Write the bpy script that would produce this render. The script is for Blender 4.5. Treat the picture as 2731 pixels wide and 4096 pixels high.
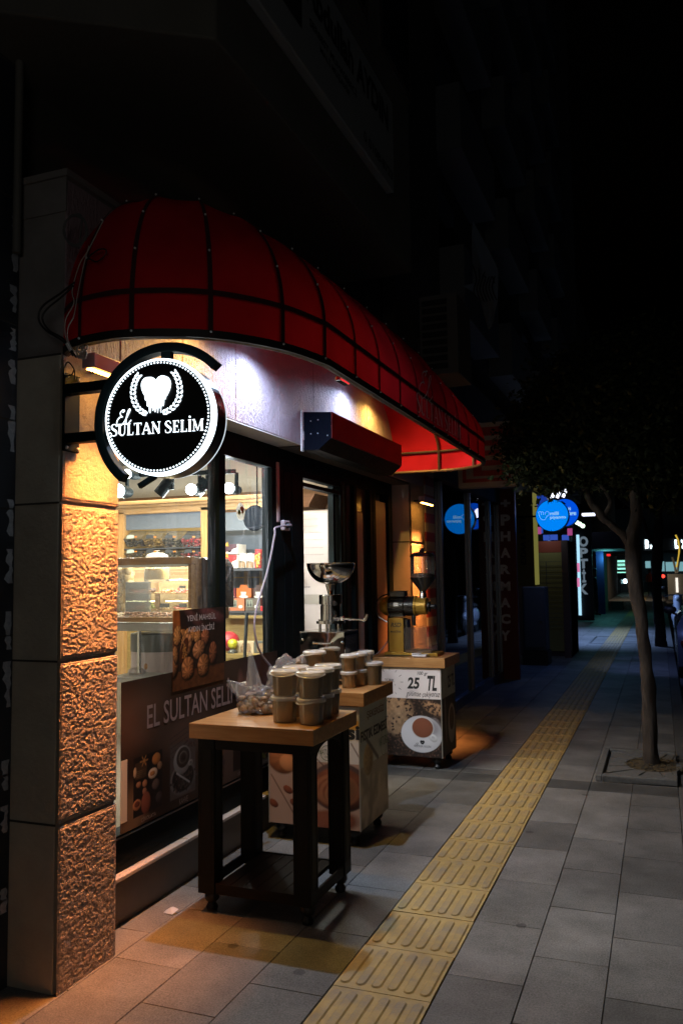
import bpy, bmesh, math, random
import numpy as np
from mathutils import Vector, Matrix, noise
random.seed(7); rng = np.random.default_rng(7)
for o in list(bpy.data.objects): bpy.data.objects.remove(o)
scene = bpy.context.scene
COL = scene.collection
# ------------------------------------------------------------------ camera
F, CX, CY, H = 3285.0, 1365.5, 2048.0, 1.65
_Y = np.array([2641-CX, 2285-CY, F]); _Y /= np.linalg.norm(_Y)
_c = (0.014*_Y[0]+_Y[1])/_Y[2]
_Z = np.array([-0.014, -1, _c]); _Z /= np.linalg.norm(_Z)
_X = np.cross(_Y, _Z); RR = np.stack([_X, _Y, _Z])
cam_d = bpy.data.cameras.new('camera'); cam = bpy.data.objects.new('camera', cam_d); COL.objects.link(cam)
cam_d.sensor_fit = 'VERTICAL'; cam_d.sensor_height = 36.0; cam_d.lens = F/4096*36
cam_d.clip_start = 0.05; cam_d.clip_end = 500
m3 = Matrix([[RR[i,0], -RR[i,1], -RR[i,2]] for i in range(3)])
cam.matrix_world = Matrix.Translation((0,0,H)) @ m3.to_4x4()
cam_d.dof.use_dof = True; cam_d.dof.focus_distance = 4.6; cam_d.dof.aperture_fstop = 7.0
scene.camera = cam
# ------------------------------------------------------------------ world
w = bpy.data.worlds.new("World"); scene.world = w; w.use_nodes = True
nt = w.node_tree; bg = nt.nodes['Background']
sky = nt.nodes.new('ShaderNodeTexSky'); sky.sky_type = 'NISHITA'; sky.sun_disc = False
sky.sun_elevation = math.radians(-5.5); sky.sun_rotation = math.radians(200)
nt.links.new(sky.outputs[0], bg.inputs[0]); bg.inputs[1].default_value = 0.12
scene.view_settings.view_transform = 'Standard'; scene.view_settings.look = 'None'
scene.view_settings.exposure = 0; scene.view_settings.gamma = 1
scene.cycles.max_bounces = 10; scene.cycles.transparent_max_bounces = 24
scene.cycles.sample_clamp_indirect = 6

def lamp(name, kind, loc, power, color, aim=None, parent=None, **kw):
    d = bpy.data.lights.new(name, kind); d.energy = power; d.color = color
    for k, v in kw.items(): setattr(d, k, v)
    o = bpy.data.objects.new(name, d); COL.objects.link(o)
    if parent: o.parent = parent; o.location = Vector(loc)-Vector(BASE[parent.name])
    else: o.location = loc
    if aim is not None:
        o.rotation_euler = (Vector(aim)-Vector(loc)).to_track_quat('-Z', 'Y').to_euler()
    return o
BASE = {}
# unseen frontal fill light added behind the camera, on the road side of the pavement
lamp('front_fill', 'POINT', (1.1, -3.2, 2.2), 44, (1.0, .93, .84), shadow_soft_size=.7)
lamp('facade_fill', 'SUN', (0, 0, 20), 0.016, (.75, .85, 1.0), aim=(-6, 8, 0), angle=math.radians(12))  # weak directional fill added to lift the dark upper facades

# ------------------------------------------------------------------ pixel -> point helpers (measured on the full photograph)
def ray(p):
    return RR @ np.array([p[0]-CX, p[1]-CY, F])
def PZ(p, z=0.0):
    d = ray(p); t = (z-H)/d[2]; return Vector((d[0]*t, d[1]*t, z))
def PX(p, x):
    d = ray(p); t = x/d[0]; return Vector((x, d[1]*t, H+d[2]*t))
def PY(p, y):
    d = ray(p); t = y/d[1]; return Vector((d[0]*t, y, H+d[2]*t))
def ZZ(ox, oy, s): return lambda x, y: (ox+x/s, oy+y/s)
Z1 = ZZ(0,600,1.568); Z2 = ZZ(350,1300,2.24); Z4 = ZZ(1100,1600,1.742); Z5a = ZZ(1100,1350,1.742)
ZA = ZZ(400,1850,1.96); ZB = ZZ(400,2400,2.24); Z6 = ZZ(1700,1700,1.5209); Z6b = ZZ(1000,0,1.568)
Z5 = ZZ(700,2500,1.3067); Z8 = ZZ(0,3000,1.0453); Z7 = ZZ(1500,2700,1.2737)
Z9 = ZZ(2200,2000,2.9397); ZJ = ZZ(900,2550,2.6133); ZC = ZZ(1400,2600,3.136); ZM = ZZ(1100,2150,3.92)
ZG = ZZ(1450,2150,3.92); ZI = ZZ(450,2100,4.48); ZK = ZZ(750,2100,3.92); ZL = ZZ(2050,1900,2.3025)
def DD(x, y): return (x*2731/1568, y*2731/1568)

# ------------------------------------------------------------------ materials
MATS = {}
def mat(name, color=(.5,.5,.5), rough=.5, metal=0.0, emit=None, es=1.0, noise_amt=0.0, noise_scale=20, bump=0.0, bump_scale=60,
        spec=0.5, trans=0.0, alpha=1.0, stretch=(1,1,1), coat=0.0, rough_var=0.0):
    if name in MATS: return MATS[name]
    m = bpy.data.materials.new(name); m.use_nodes = True; MATS[name] = m
    n = m.node_tree.nodes; L = m.node_tree.links; b = n['Principled BSDF']
    c = tuple(color)+(1,)
    b.inputs['Base Color'].default_value = c; b.inputs['Roughness'].default_value = rough
    b.inputs['Metallic'].default_value = metal; b.inputs['Specular IOR Level'].default_value = spec
    b.inputs['Transmission Weight'].default_value = trans; b.inputs['Alpha'].default_value = alpha
    b.inputs['Coat Weight'].default_value = coat
    if emit: b.inputs['Emission Color'].default_value = tuple(emit)+(1,); b.inputs['Emission Strength'].default_value = es
    if noise_amt or bump or rough_var:
        tc = n.new('ShaderNodeTexCoord'); mp = n.new('ShaderNodeMapping'); mp.inputs['Scale'].default_value = stretch
        L.new(tc.outputs['Object'], mp.inputs[0])
        if noise_amt or rough_var:
            t = n.new('ShaderNodeTexNoise'); t.inputs['Scale'].default_value = noise_scale; t.inputs['Detail'].default_value = 6
            t.inputs['Roughness'].default_value = .65
            L.new(mp.outputs[0], t.inputs['Vector'])
        if noise_amt:
            r = n.new('ShaderNodeMapRange'); r.inputs[1].default_value = .25; r.inputs[2].default_value = .75
            r.inputs[3].default_value = 1-noise_amt; r.inputs[4].default_value = 1+noise_amt
            L.new(t.outputs[0], r.inputs[0])
            vm = n.new('ShaderNodeVectorMath'); vm.operation = 'SCALE'; vm.inputs[0].default_value = c[:3]
            L.new(r.outputs[0], vm.inputs['Scale']); L.new(vm.outputs[0], b.inputs['Base Color'])
        if rough_var:
            r = n.new('ShaderNodeMapRange'); r.inputs[1].default_value = .3; r.inputs[2].default_value = .7
            r.inputs[3].default_value = max(0, rough-rough_var); r.inputs[4].default_value = min(1, rough+rough_var)
            L.new(t.outputs[0], r.inputs[0]); L.new(r.outputs[0], b.inputs['Roughness'])
        if bump:
            t2 = n.new('ShaderNodeTexNoise'); t2.inputs['Scale'].default_value = bump_scale; t2.inputs['Detail'].default_value = 8
            t2.inputs['Roughness'].default_value = .6; L.new(mp.outputs[0], t2.inputs['Vector'])
            bm = n.new('ShaderNodeBump'); bm.inputs['Strength'].default_value = bump; bm.inputs['Distance'].default_value = .01
            L.new(t2.outputs[0], bm.inputs['Height']); L.new(bm.outputs[0], b.inputs['Normal'])
    return m
def emat(name, color, strength):
    if name in MATS: return MATS[name]
    m = bpy.data.materials.new(name); m.use_nodes = True; MATS[name] = m
    n = m.node_tree.nodes; n.remove(n['Principled BSDF']); e = n.new('ShaderNodeEmission')
    e.inputs[0].default_value = tuple(color)+(1,); e.inputs[1].default_value = strength
    m.node_tree.links.new(e.outputs[0], n['Material Output'].inputs[0]); return m
def clearmat(name, tint=(1,1,1), refl=.08, haze=0.0, hazecol=(.8,.8,.8), rough=.02, streak=False):
    """thin clear sheet: mostly see-through, mirror-like at grazing angles, a little dust on it"""
    if name in MATS: return MATS[name]
    m = bpy.data.materials.new(name); m.use_nodes = True; MATS[name] = m
    n = m.node_tree.nodes; L = m.node_tree.links; n.remove(n['Principled BSDF'])
    tr = n.new('ShaderNodeBsdfTransparent'); tr.inputs[0].default_value = tuple(tint)+(1,)
    gl = n.new('ShaderNodeBsdfGlossy'); gl.inputs['Roughness'].default_value = rough
    lw = n.new('ShaderNodeFresnel'); lw.inputs[0].default_value = 1.45
    mr = n.new('ShaderNodeMath'); mr.operation = 'MULTIPLY_ADD'; mr.inputs[1].default_value = 1.0; mr.inputs[2].default_value = refl-.04
    mr.use_clamp = True
    L.new(lw.outputs[0], mr.inputs[0])
    mx = n.new('ShaderNodeMixShader'); L.new(mr.outputs[0], mx.inputs[0]); L.new(tr.outputs[0], mx.inputs[1]); L.new(gl.outputs[0], mx.inputs[2])
    out = mx
    if haze > 0:
        df = n.new('ShaderNodeBsdfDiffuse'); df.inputs[0].default_value = tuple(hazecol)+(1,)
        tl = n.new('ShaderNodeBsdfTranslucent'); tl.inputs[0].default_value = tuple(hazecol)+(1,)
        dm = n.new('ShaderNodeMixShader'); dm.inputs[0].default_value = .5
        L.new(df.outputs[0], dm.inputs[1]); L.new(tl.outputs[0], dm.inputs[2])
        m2 = n.new('ShaderNodeMixShader'); L.new(mx.outputs[0], m2.inputs[1]); L.new(dm.outputs[0], m2.inputs[2])
        m2.inputs[0].default_value = haze
        if streak:
            tc = n.new('ShaderNodeTexCoord'); mp = n.new('ShaderNodeMapping'); mp.inputs['Scale'].default_value = (1, 14, 1.3)
            L.new(tc.outputs['Object'], mp.inputs[0])
            t = n.new('ShaderNodeTexNoise'); t.inputs['Scale'].default_value = 2.2; t.inputs['Detail'].default_value = 8; t.inputs['Roughness'].default_value = .7
            L.new(mp.outputs[0], t.inputs['Vector'])
            r = n.new('ShaderNodeMapRange'); r.inputs[1].default_value = .5; r.inputs[2].default_value = .78
            r.inputs[3].default_value = haze*.25; r.inputs[4].default_value = haze*3.0
            L.new(t.outputs[0], r.inputs[0]); L.new(r.outputs[0], m2.inputs[0])
        out = m2
    L.new(out.outputs[0], n['Material Output'].inputs[0]); return m
def vcol_mat(name, rough=.45, spec=.4, emit=0, bump=0.0, bump_scale=200, coat=0.0, fine=0.0, fine_scale=300):
    if name in MATS: return MATS[name]
    m = bpy.data.materials.new(name); m.use_nodes = True; MATS[name] = m
    n = m.node_tree.nodes; L = m.node_tree.links; b = n['Principled BSDF']
    a = n.new('ShaderNodeAttribute'); a.attribute_name = 'Col'; src = a.outputs['Color']
    b.inputs['Roughness'].default_value = rough; b.inputs['Specular IOR Level'].default_value = spec; b.inputs['Coat Weight'].default_value = coat
    tc = n.new('ShaderNodeTexCoord')
    if fine:
        t = n.new('ShaderNodeTexNoise'); t.inputs['Scale'].default_value = fine_scale; t.inputs['Detail'].default_value = 4; t.inputs['Roughness'].default_value = .8
        L.new(tc.outputs['Object'], t.inputs['Vector'])
        t3 = n.new('ShaderNodeTexNoise'); t3.inputs['Scale'].default_value = 3.1; t3.inputs['Detail'].default_value = 8; t3.inputs['Roughness'].default_value = .7
        L.new(tc.outputs['Object'], t3.inputs['Vector'])
        ad = n.new('ShaderNodeMath'); ad.operation = 'MULTIPLY_ADD'; ad.inputs[1].default_value = .55; L.new(t3.outputs[0], ad.inputs[0]); L.new(t.outputs[0], ad.inputs[2])
        r = n.new('ShaderNodeMapRange'); r.inputs[1].default_value = .48; r.inputs[2].default_value = 1.08
        r.inputs[3].default_value = 1-fine; r.inputs[4].default_value = 1+fine; L.new(ad.outputs[0], r.inputs[0])
        vm = n.new('ShaderNodeVectorMath'); vm.operation = 'SCALE'; L.new(src, vm.inputs[0]); L.new(r.outputs[0], vm.inputs['Scale']); src = vm.outputs[0]
    L.new(src, b.inputs['Base Color'])
    if emit: L.new(src, b.inputs['Emission Color']); b.inputs['Emission Strength'].default_value = emit
    if bump:
        t2 = n.new('ShaderNodeTexNoise'); t2.inputs['Scale'].default_value = bump_scale; t2.inputs['Detail'].default_value = 5
        L.new(tc.outputs['Object'], t2.inputs['Vector'])
        bm = n.new('ShaderNodeBump'); bm.inputs['Strength'].default_value = bump; bm.inputs['Distance'].default_value = .004
        L.new(t2.outputs[0], bm.inputs['Height']); L.new(bm.outputs[0], b.inputs['Normal'])
    return m
def woodmat(name, c1, c2, axis='Z', scale=6, rough=.4, spec=.4):
    if name in MATS: return MATS[name]
    m = bpy.data.materials.new(name); m.use_nodes = True; MATS[name] = m
    n = m.node_tree.nodes; L = m.node_tree.links; b = n['Principled BSDF']
    b.inputs['Roughness'].default_value = rough; b.inputs['Specular IOR Level'].default_value = spec
    tc = n.new('ShaderNodeTexCoord'); mp = n.new('ShaderNodeMapping')
    s = {'X': (.08,1,1), 'Y': (1,.08,1), 'Z': (1,1,.08)}[axis]; mp.inputs['Scale'].default_value = s
    L.new(tc.outputs['Object'], mp.inputs[0])
    t = n.new('ShaderNodeTexNoise'); t.inputs['Scale'].default_value = scale*10; t.inputs['Detail'].default_value = 8; t.inputs['Distortion'].default_value = .6
    L.new(mp.outputs[0], t.inputs['Vector'])
    cr = n.new('ShaderNodeValToRGB'); cr.color_ramp.elements[0].position = .35; cr.color_ramp.elements[1].position = .68
    cr.color_ramp.elements[0].color = tuple(c1)+(1,); cr.color_ramp.elements[1].color = tuple(c2)+(1,)
    L.new(t.outputs[0], cr.inputs[0]); L.new(cr.outputs[0], b.inputs['Base Color'])
    bm = n.new('ShaderNodeBump'); bm.inputs['Strength'].default_value = .08; bm.inputs['Distance'].default_value = .002
    L.new(t.outputs[0], bm.inputs['Height']); L.new(bm.outputs[0], b.inputs['Normal'])
    return m

# ------------------------------------------------------------------ object helpers
def tag(o, label=None, cat=None, group=None, kind=None):
    if label: o['label'] = label
    if cat: o['category'] = cat
    if group: o['group'] = group
    if kind: o['kind'] = kind
    return o
def empty(name, loc, label, cat, group=None):
    o = bpy.data.objects.new(name, None); COL.objects.link(o); o.location = loc; o.empty_display_size = .1
    BASE[o.name] = tuple(loc); return tag(o, label, cat, group)
class MB:
    def __init__(s): s.v = []; s.f = []
    def add(s, vs, fs):
        k = len(s.v); s.v += [tuple(v) for v in vs]; s.f += [tuple(i+k for i in f) for f in fs]; return s
    def box(s, x0, x1, y0, y1, z0, z1):
        return s.add([(x0,y0,z0),(x1,y0,z0),(x1,y1,z0),(x0,y1,z0),(x0,y0,z1),(x1,y0,z1),(x1,y1,z1),(x0,y1,z1)],
              [(0,3,2,1),(4,5,6,7),(0,1,5,4),(1,2,6,5),(2,3,7,6),(3,0,4,7)])
    def bar(s, a, b, w, h=None, up=(0,0,1)):
        a = Vector(a); b = Vector(b); h = h or w; d = (b-a).normalized(); u = Vector(up)
        if abs(d.dot(u)) > .98: u = Vector((0,1,0))
        r = d.cross(u).normalized(); q = r.cross(d).normalized(); vs = []
        for p in (a, b):
            for i, j in ((-1,-1),(1,-1),(1,1),(-1,1)): vs.append(p+r*w/2*i+q*h/2*j)
        return s.add(vs, [(0,1,2,3),(7,6,5,4),(0,4,5,1),(1,5,6,2),(2,6,7,3),(3,7,4,0)])
    def tube(s, pts, r, n=10, cap=True):
        pts = [Vector(p) for p in pts]; rs = r if hasattr(r, '__len__') else [r]*len(pts); vs = []; fs = []
        prev = None
        for i, p in enumerate(pts):
            d = (pts[min(i+1, len(pts)-1)]-pts[max(i-1, 0)])
            d = d.normalized() if d.length > 1e-9 else Vector((0,0,1))
            if prev is None:
                u = Vector((0,0,1)) if abs(d.z) < .9 else Vector((1,0,0)); u = (u-d*u.dot(d)).normalized()
            else:
                u = prev-d*prev.dot(d); u = u.normalized() if u.length > 1e-6 else Vector((1,0,0))
            prev = u; q = d.cross(u)
            for k in range(n):
                a = 2*math.pi*k/n; vs.append(p+(u*math.cos(a)+q*math.sin(a))*rs[i])
        for i in range(len(pts)-1):
            for k in range(n):
                k2 = (k+1) % n; fs.append((i*n+k, i*n+k2, (i+1)*n+k2, (i+1)*n+k))
        if cap: fs.append(tuple(range(n))[::-1]); fs.append(tuple((len(pts)-1)*n+k for k in range(n)))
        return s.add(vs, fs)
    def lathe(s, prof, c=(0,0,0), n=24, axis='Z', caps=True):
        vs = []; fs = []; c = Vector(c)
        for r, h in prof:
            for k in range(n):
                a = 2*math.pi*k/n; x, y = r*math.cos(a), r*math.sin(a)
                v = {'Z': (x,y,h), 'X': (h,x,y), 'Y': (x,h,-y)}[axis]; vs.append(c+Vector(v))
        for i in range(len(prof)-1):
            for k in range(n):
                k2 = (k+1) % n; fs.append((i*n+k, i*n+k2, (i+1)*n+k2, (i+1)*n+k))
        if caps:
            if prof[0][0] > 1e-5: fs.append(tuple(range(n))[::-1])
            if prof[-1][0] > 1e-5: fs.append(tuple((len(prof)-1)*n+k for k in range(n)))
        return s.add(vs, fs)
    def sphere(s, c, r, n=12, m=8, sc=(1,1,1)):
        vs = []; fs = []; c = Vector(c)
        for i in range(m+1):
            t = math.pi*i/m
            for k in range(n):
                a = 2*math.pi*k/n
                vs.append(c+Vector((r*sc[0]*math.sin(t)*math.cos(a), r*sc[1]*math.sin(t)*math.sin(a), r*sc[2]*math.cos(t))))
        for i in range(m):
            for k in range(n):
                k2 = (k+1) % n; fs.append((i*n+k, (i+1)*n+k, (i+1)*n+k2, i*n+k2))
        return s.add(vs, fs)
    def prism(s, poly, O, U, V, N, t):
        """polygon poly (2D) in plane O+U x+V y, thickness t along N"""
        O, U, V, N = Vector(O), Vector(U), Vector(V), Vector(N); k = len(poly)
        a = [O+U*x+V*y for x, y in poly]; b = [p+N*t for p in a]
        return s.add(a+b, [tuple(range(k))[::-1], tuple(range(k, 2*k))]+[(i, (i+1) % k, (i+1) % k+k, i+k) for i in range(k)])
    def quad(s, a, b, c, d): return s.add([a,b,c,d], [(0,1,2,3)])
    def build(s, name, m, parent=None, base=None, smooth=False, bevel=0, recalc=True, angle=None):
        b = Vector(BASE[parent.name]) if parent is not None and parent.name in BASE else Vector(base or (0,0,0))
        if parent is not None and parent.name not in BASE: b = Vector(ROOTB[parent.name])
        me = bpy.data.meshes.new(name); me.from_pydata([Vector(v)-b for v in s.v], [], s.f)
        if recalc:
            bm = bmesh.new(); bm.from_mesh(me); bmesh.ops.remove_doubles(bm, verts=bm.verts, dist=1e-6)
            bmesh.ops.recalc_face_normals(bm, faces=bm.faces); bm.to_mesh(me); bm.free()
        me.materials.append(m if not isinstance(m, str) else MATS[m])
        if smooth:
            for p in me.polygons: p.use_smooth = True
            try: me.set_sharp_from_angle(angle=math.radians(angle or 40))
            except Exception: pass
        o = bpy.data.objects.new(name, me); COL.objects.link(o)
        if parent is not None: o.parent = parent
        else: o.location = b
        ROOTB[o.name] = tuple(b)
        if bevel:
            md = o.modifiers.new('bevel', 'BEVEL'); md.width = bevel; md.segments = 2; md.limit_method = 'ANGLE'
        return o
def build_each(b, name, m, parent=None, **k):
    """one object for every separate piece collected in b"""
    up = list(range(len(b.v)))
    def fd(i):
        while up[i] != i: up[i] = up[up[i]]; i = up[i]
        return i
    for f in b.f:
        for j in f[1:]: up[fd(f[0])] = fd(j)
    gr = {}
    for f in b.f: gr.setdefault(fd(f[0]), []).append(f)
    out = []
    for fs in gr.values():
        ids = sorted({i for f in fs for i in f}); mp_ = {i: k_ for k_, i in enumerate(ids)}; q = MB(); q.add([b.v[i] for i in ids], [tuple(mp_[i] for i in f) for f in fs]); out.append(q.build(name, m, parent, **k))
    return out
ROOTB = {}
def copy_tree(o, parent=None):
    c = o.copy(); COL.objects.link(c)
    if parent is not None: c.parent = parent
    for ch in list(o.children): copy_tree(ch, c)
    return c
_fc = {}
def text_polys(s, bold=0.0):
    key = (s, bold)
    if key not in _fc:
        cu = bpy.data.curves.new('t', 'FONT'); cu.body = s; cu.size = 1; cu.offset = bold; cu.resolution_u = 3
        ob = bpy.data.objects.new('t', cu); COL.objects.link(ob)
        dg = bpy.context.evaluated_depsgraph_get(); me = bpy.data.meshes.new_from_object(ob.evaluated_get(dg))
        vs = [(v.co.x, v.co.y) for v in me.vertices]; fs = [tuple(p.vertices) for p in me.polygons]
        bpy.data.objects.remove(ob); bpy.data.curves.remove(cu); bpy.data.meshes.remove(me); _fc[key] = (vs, fs)
    return _fc[key]
def text(mb, s, O, U, V, box, bold=0.0, shear=0.0, wave=0.0, flip=False):
    """lay the string into box=(x0,x1,y0,y1) of the plane O + U*x + V*y"""
    vs, fs = text_polys(s, bold); xs = [a for a, b in vs]; ys = [b for a, b in vs]
    ax, bx, ay, by = min(xs), max(xs), min(ys), max(ys); O, U, V = Vector(O), Vector(U), Vector(V); out = []
    for x, y in vs:
        u = (x-ax)/(bx-ax); v = (y-ay)/(by-ay)
        X = box[0]+u*(box[1]-box[0])+shear*(v*(box[3]-box[2])); Y = box[2]+v*(box[3]-box[2])+wave*math.sin(u*9)*(box[3]-box[2])
        out.append(O+U*X+V*Y)
    mb.add(out, fs)
def strokes(mb, lines, O, U, V, wd):
    """flat ribbon strokes; each line is a list of (x,y[,w])"""
    O, U, V = Vector(O), Vector(U), Vector(V)
    for ln in lines:
        n = len(ln); L = []; R = []
        for i in range(n):
            a = ln[max(i-1,0)]; b = ln[min(i+1,n-1)]; dx, dy = b[0]-a[0], b[1]-a[1]; l = math.hypot(dx, dy) or 1
            ww = (ln[i][2] if len(ln[i]) > 2 else wd)/2; nx, ny = -dy/l*ww, dx/l*ww
            L.append(O+U*(ln[i][0]+nx)+V*(ln[i][1]+ny)); R.append(O+U*(ln[i][0]-nx)+V*(ln[i][1]-ny))
        mb.add(L+R, [(i, i+1, n+i+1, n+i) for i in range(n-1)])
def spline(pts, n=8):
    out = []
    P = [pts[0]]+list(pts)+[pts[-1]]
    for i in range(1, len(P)-2):
        for k in range(n):
            t = k/n; o = []
            for a, b, c, d in zip(P[i-1], P[i], P[i+1], P[i+2]):
                o.append(.5*((2*b)+(-a+c)*t+(2*a-5*b+4*c-d)*t*t+(-a+3*b-3*c+d)*t**3))
            out.append(tuple(o))
    out.append(tuple(pts[-1])); return out
# ---- printed sheets: a picture computed here and carried as colours of a fine grid
def fbm(hh, ww, s, oct=4, seed=0):
    r = np.random.default_rng(seed); out = np.zeros((hh, ww)); amp = 1; tot = 0
    for o in range(oct):
        gh, gw = max(2, int(hh/s*2**o)+2), max(2, int(ww/s*2**o)+2); g = r.random((gh, gw))
        y = np.linspace(0, gh-1.001, hh); x = np.linspace(0, gw-1.001, ww); yi = y.astype(int); xi = x.astype(int)
        fy = (y-yi)[:,None]; fx = (x-xi)[None,:]; fy = fy*fy*(3-2*fy); fx = fx*fx*(3-2*fx)
        a = g[yi][:,xi]; b = g[yi][:,xi+1]; c = g[yi+1][:,xi]; d = g[yi+1][:,xi+1]
        out += amp*((a*(1-fx)+b*fx)*(1-fy)+(c*(1-fx)+d*fx)*fy); tot += amp; amp *= .55
    return out/tot
class Art:
    def __init__(s, w, h, res=.004, bg=(.05,.03,.02)):
        s.w, s.h = w, h; s.nx = max(4, int(w/res)+1); s.ny = max(4, int(h/res)+1)
        s.X, s.Y = np.meshgrid(np.linspace(0, w, s.nx), np.linspace(0, h, s.ny)); s.c = np.zeros((s.ny, s.nx, 3))+np.array(bg)
    def ell(s, cx, cy, rx, ry, col, rot=0, shade=.5, soft=.08, ripple=0, light=(-.5,.6), hole=0):
        dx, dy = s.X-cx, s.Y-cy; ca, sa = math.cos(rot), math.sin(rot); a = (dx*ca+dy*sa)/rx; b = (-dx*sa+dy*ca)/ry
        r = np.sqrt(a*a+b*b); k = np.clip((1-r)/soft+.5, 0, 1)
        if hole: k = k*np.clip((r-hole)/soft+.5, 0, 1)
        sh = 1+shade*(a*light[0]+b*light[1])-shade*.5*r*r
        if ripple: sh = sh*(1+ripple*np.sin(np.arctan2(b, a)*9+r*2))
        s.c = s.c*(1-k[...,None])+k[...,None]*np.clip(np.array(col)*sh[...,None], 0, 1)
    def rect(s, x0, x1, y0, y1, col, a=1.0):
        k = ((s.X >= x0) & (s.X <= x1) & (s.Y >= y0) & (s.Y <= y1))[...,None]*a; s.c = s.c*(1-k)+k*np.array(col)
    def line(s, x0, y0, x1, y1, wd, col):
        dx, dy = x1-x0, y1-y0; t = np.clip(((s.X-x0)*dx+(s.Y-y0)*dy)/(dx*dx+dy*dy), 0, 1)
        k = np.clip(1.5-np.hypot(s.X-x0-t*dx, s.Y-y0-t*dy)/(wd/2), 0, 1)[...,None]; s.c = s.c*(1-k)+k*np.array(col)
    def mul(s, sc, lo, hi, seed=0, cells=None):
        s.c *= (lo+(hi-lo)*fbm(s.ny, s.nx, sc, 5, seed))[...,None]
    def build(s, name, O, U, V, m, parent=None, base=None):
        O, U, V = np.array(O), np.array(U), np.array(V); b = np.array(BASE[parent.name] if parent is not None else (base or (0,0,0)))
        P = (O-b)[None,None,:]+s.X[...,None]*U+s.Y[...,None]*V; me = bpy.data.meshes.new(name)
        idx = np.arange(s.nx*s.ny).reshape(s.ny, s.nx)
        q = np.stack([idx[:-1,:-1], idx[:-1,1:], idx[1:,1:], idx[1:,:-1]], -1).reshape(-1, 4)
        me.vertices.add(s.nx*s.ny); me.vertices.foreach_set('co', P.reshape(-1))
        me.loops.add(q.size); me.loops.foreach_set('vertex_index', q.reshape(-1))
        me.polygons.add(len(q)); me.polygons.foreach_set('loop_start', np.arange(len(q))*4); me.polygons.foreach_set('loop_total', np.full(len(q), 4))
        me.update(calc_edges=True)
        at = me.color_attributes.new('Col', 'FLOAT_COLOR', 'POINT')
        at.data.foreach_set('color', np.concatenate([np.clip(s.c, 0, 1), np.ones((s.ny, s.nx, 1))], -1).reshape(-1).astype(np.float32))
        me.materials.append(m); o = bpy.data.objects.new(name, me); COL.objects.link(o)
        if parent is not None: o.parent = parent
        else: o.location = b
        ROOTB[o.name] = tuple(b); return o
XA, YA, ZAX = (1,0,0), (0,1,0), (0,0,1)
# ================================================================== SETTING: ground, road, paving
asph = mat('asphalt', (.045,.045,.048), .85, noise_amt=.35, noise_scale=90, bump=.5, bump_scale=260)
b = MB(); b.quad((-60,-30,-.16),(80,-30,-.16),(80,260,-.16),(-60,260,-.16)); tag(b.build('ground', asph, recalc=False), kind='structure')
b = MB(); b.quad((.20,-30,-.12),(8.5,-30,-.12),(8.5,260,-.12),(.20,260,-.12)); tag(b.build('road', mat('road_asphalt', (.05,.05,.052), .8, noise_amt=.3, noise_scale=70, bump=.5, bump_scale=220), recalc=False), kind='structure')
b = MB(); yy = -4
while yy < 90: b.box(.058,.19,yy+.003,yy+.995,-.15,.002); yy += 1.0
tag(b.build('kerb', mat('kerb_stone', (.075,.075,.075), .8, noise_amt=.3, noise_scale=40, bump=.4, bump_scale=120), bevel=.008), kind='structure')
b = MB(); b.quad((-2.9,-6,-.012),(.06,-6,-.012),(.06,90,-.012),(-2.9,90,-.012)); tag(b.build('pavement_bed', mat('grout', (.11,.105,.10), .95), recalc=False), kind='structure')

slab_v, slab_f, slab_c = [], [], []
def slab(x0, x1, y0, y1, col):
    g = .0014; x0 += g; x1 -= g; y0 += g; y1 -= g; dz = [random.uniform(-.0012,.0012) for _ in range(4)]; k = len(slab_v); bv = .0015
    xs = [(x0,y0),(x1,y0),(x1,y1),(x0,y1)]; ins = [(x0+bv,y0+bv),(x1-bv,y0+bv),(x1-bv,y1-bv),(x0+bv,y1-bv)]
    for (x, y) in xs: slab_v.append((x, y, -.009))
    for (x, y), d in zip(xs, dz): slab_v.append((x, y, -.0035+d))
    for (x, y), d in zip(ins, dz): slab_v.append((x, y, d))
    for i in range(4):
        j = (i+1) % 4; slab_f.append((k+i, k+j, k+4+j, k+4+i)); slab_f.append((k+4+i, k+4+j, k+8+j, k+8+i))
    slab_f.append((k+8, k+9, k+10, k+11)); slab_c.extend([col]*9)
def scol(dark=False, warm=0):
    v = random.choice([.13,.14,.15,.158,.168,.105]) if not dark else .06
    if dark: v *= random.uniform(.9,1.1)
    return (v*1.0, v*(.97-.02*warm), v*(.945-.05*warm))
def column(x0, x1, phase, L=.566, warm=0, split=None):
    y = -6+phase
    edges = []
    while y < 90: edges.append(y); y += L
    ys = [e for e in edges if not (6.5 < e < 7.0)]+[6.615, 6.89]; ys.sort()
    for a, c in zip(ys[:-1], ys[1:]): slab(x0, x1, a, c, scol(abs(a-6.615) < .01, warm))
column(-2.95,-2.62,.1); column(-2.62,-2.29,.32, warm=1); column(-2.29,-1.96,.06, warm=1); column(-1.96,-1.63,.34, warm=1); column(-1.63,-1.307,.05, warm=.5)
ph = lambda y0, L=.566: (y0+6) % L
column(-.893,-.58,ph(4.581)); column(-.58,-.27,ph(4.297)); column(-.27,.056,ph(4.6))
me = bpy.data.meshes.new('pavement'); me.from_pydata(slab_v, [], slab_f); at = me.color_attributes.new('Col', 'FLOAT_COLOR', 'CORNER')
at.data.foreach_set('color', np.repeat(np.array([c+(1,) for c in slab_c], dtype=np.float32), 4, axis=0).reshape(-1))
pm = vcol_mat('granite_slab', rough=.6, spec=.35, bump=.28, bump_scale=330, fine=.85, fine_scale=120)
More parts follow.
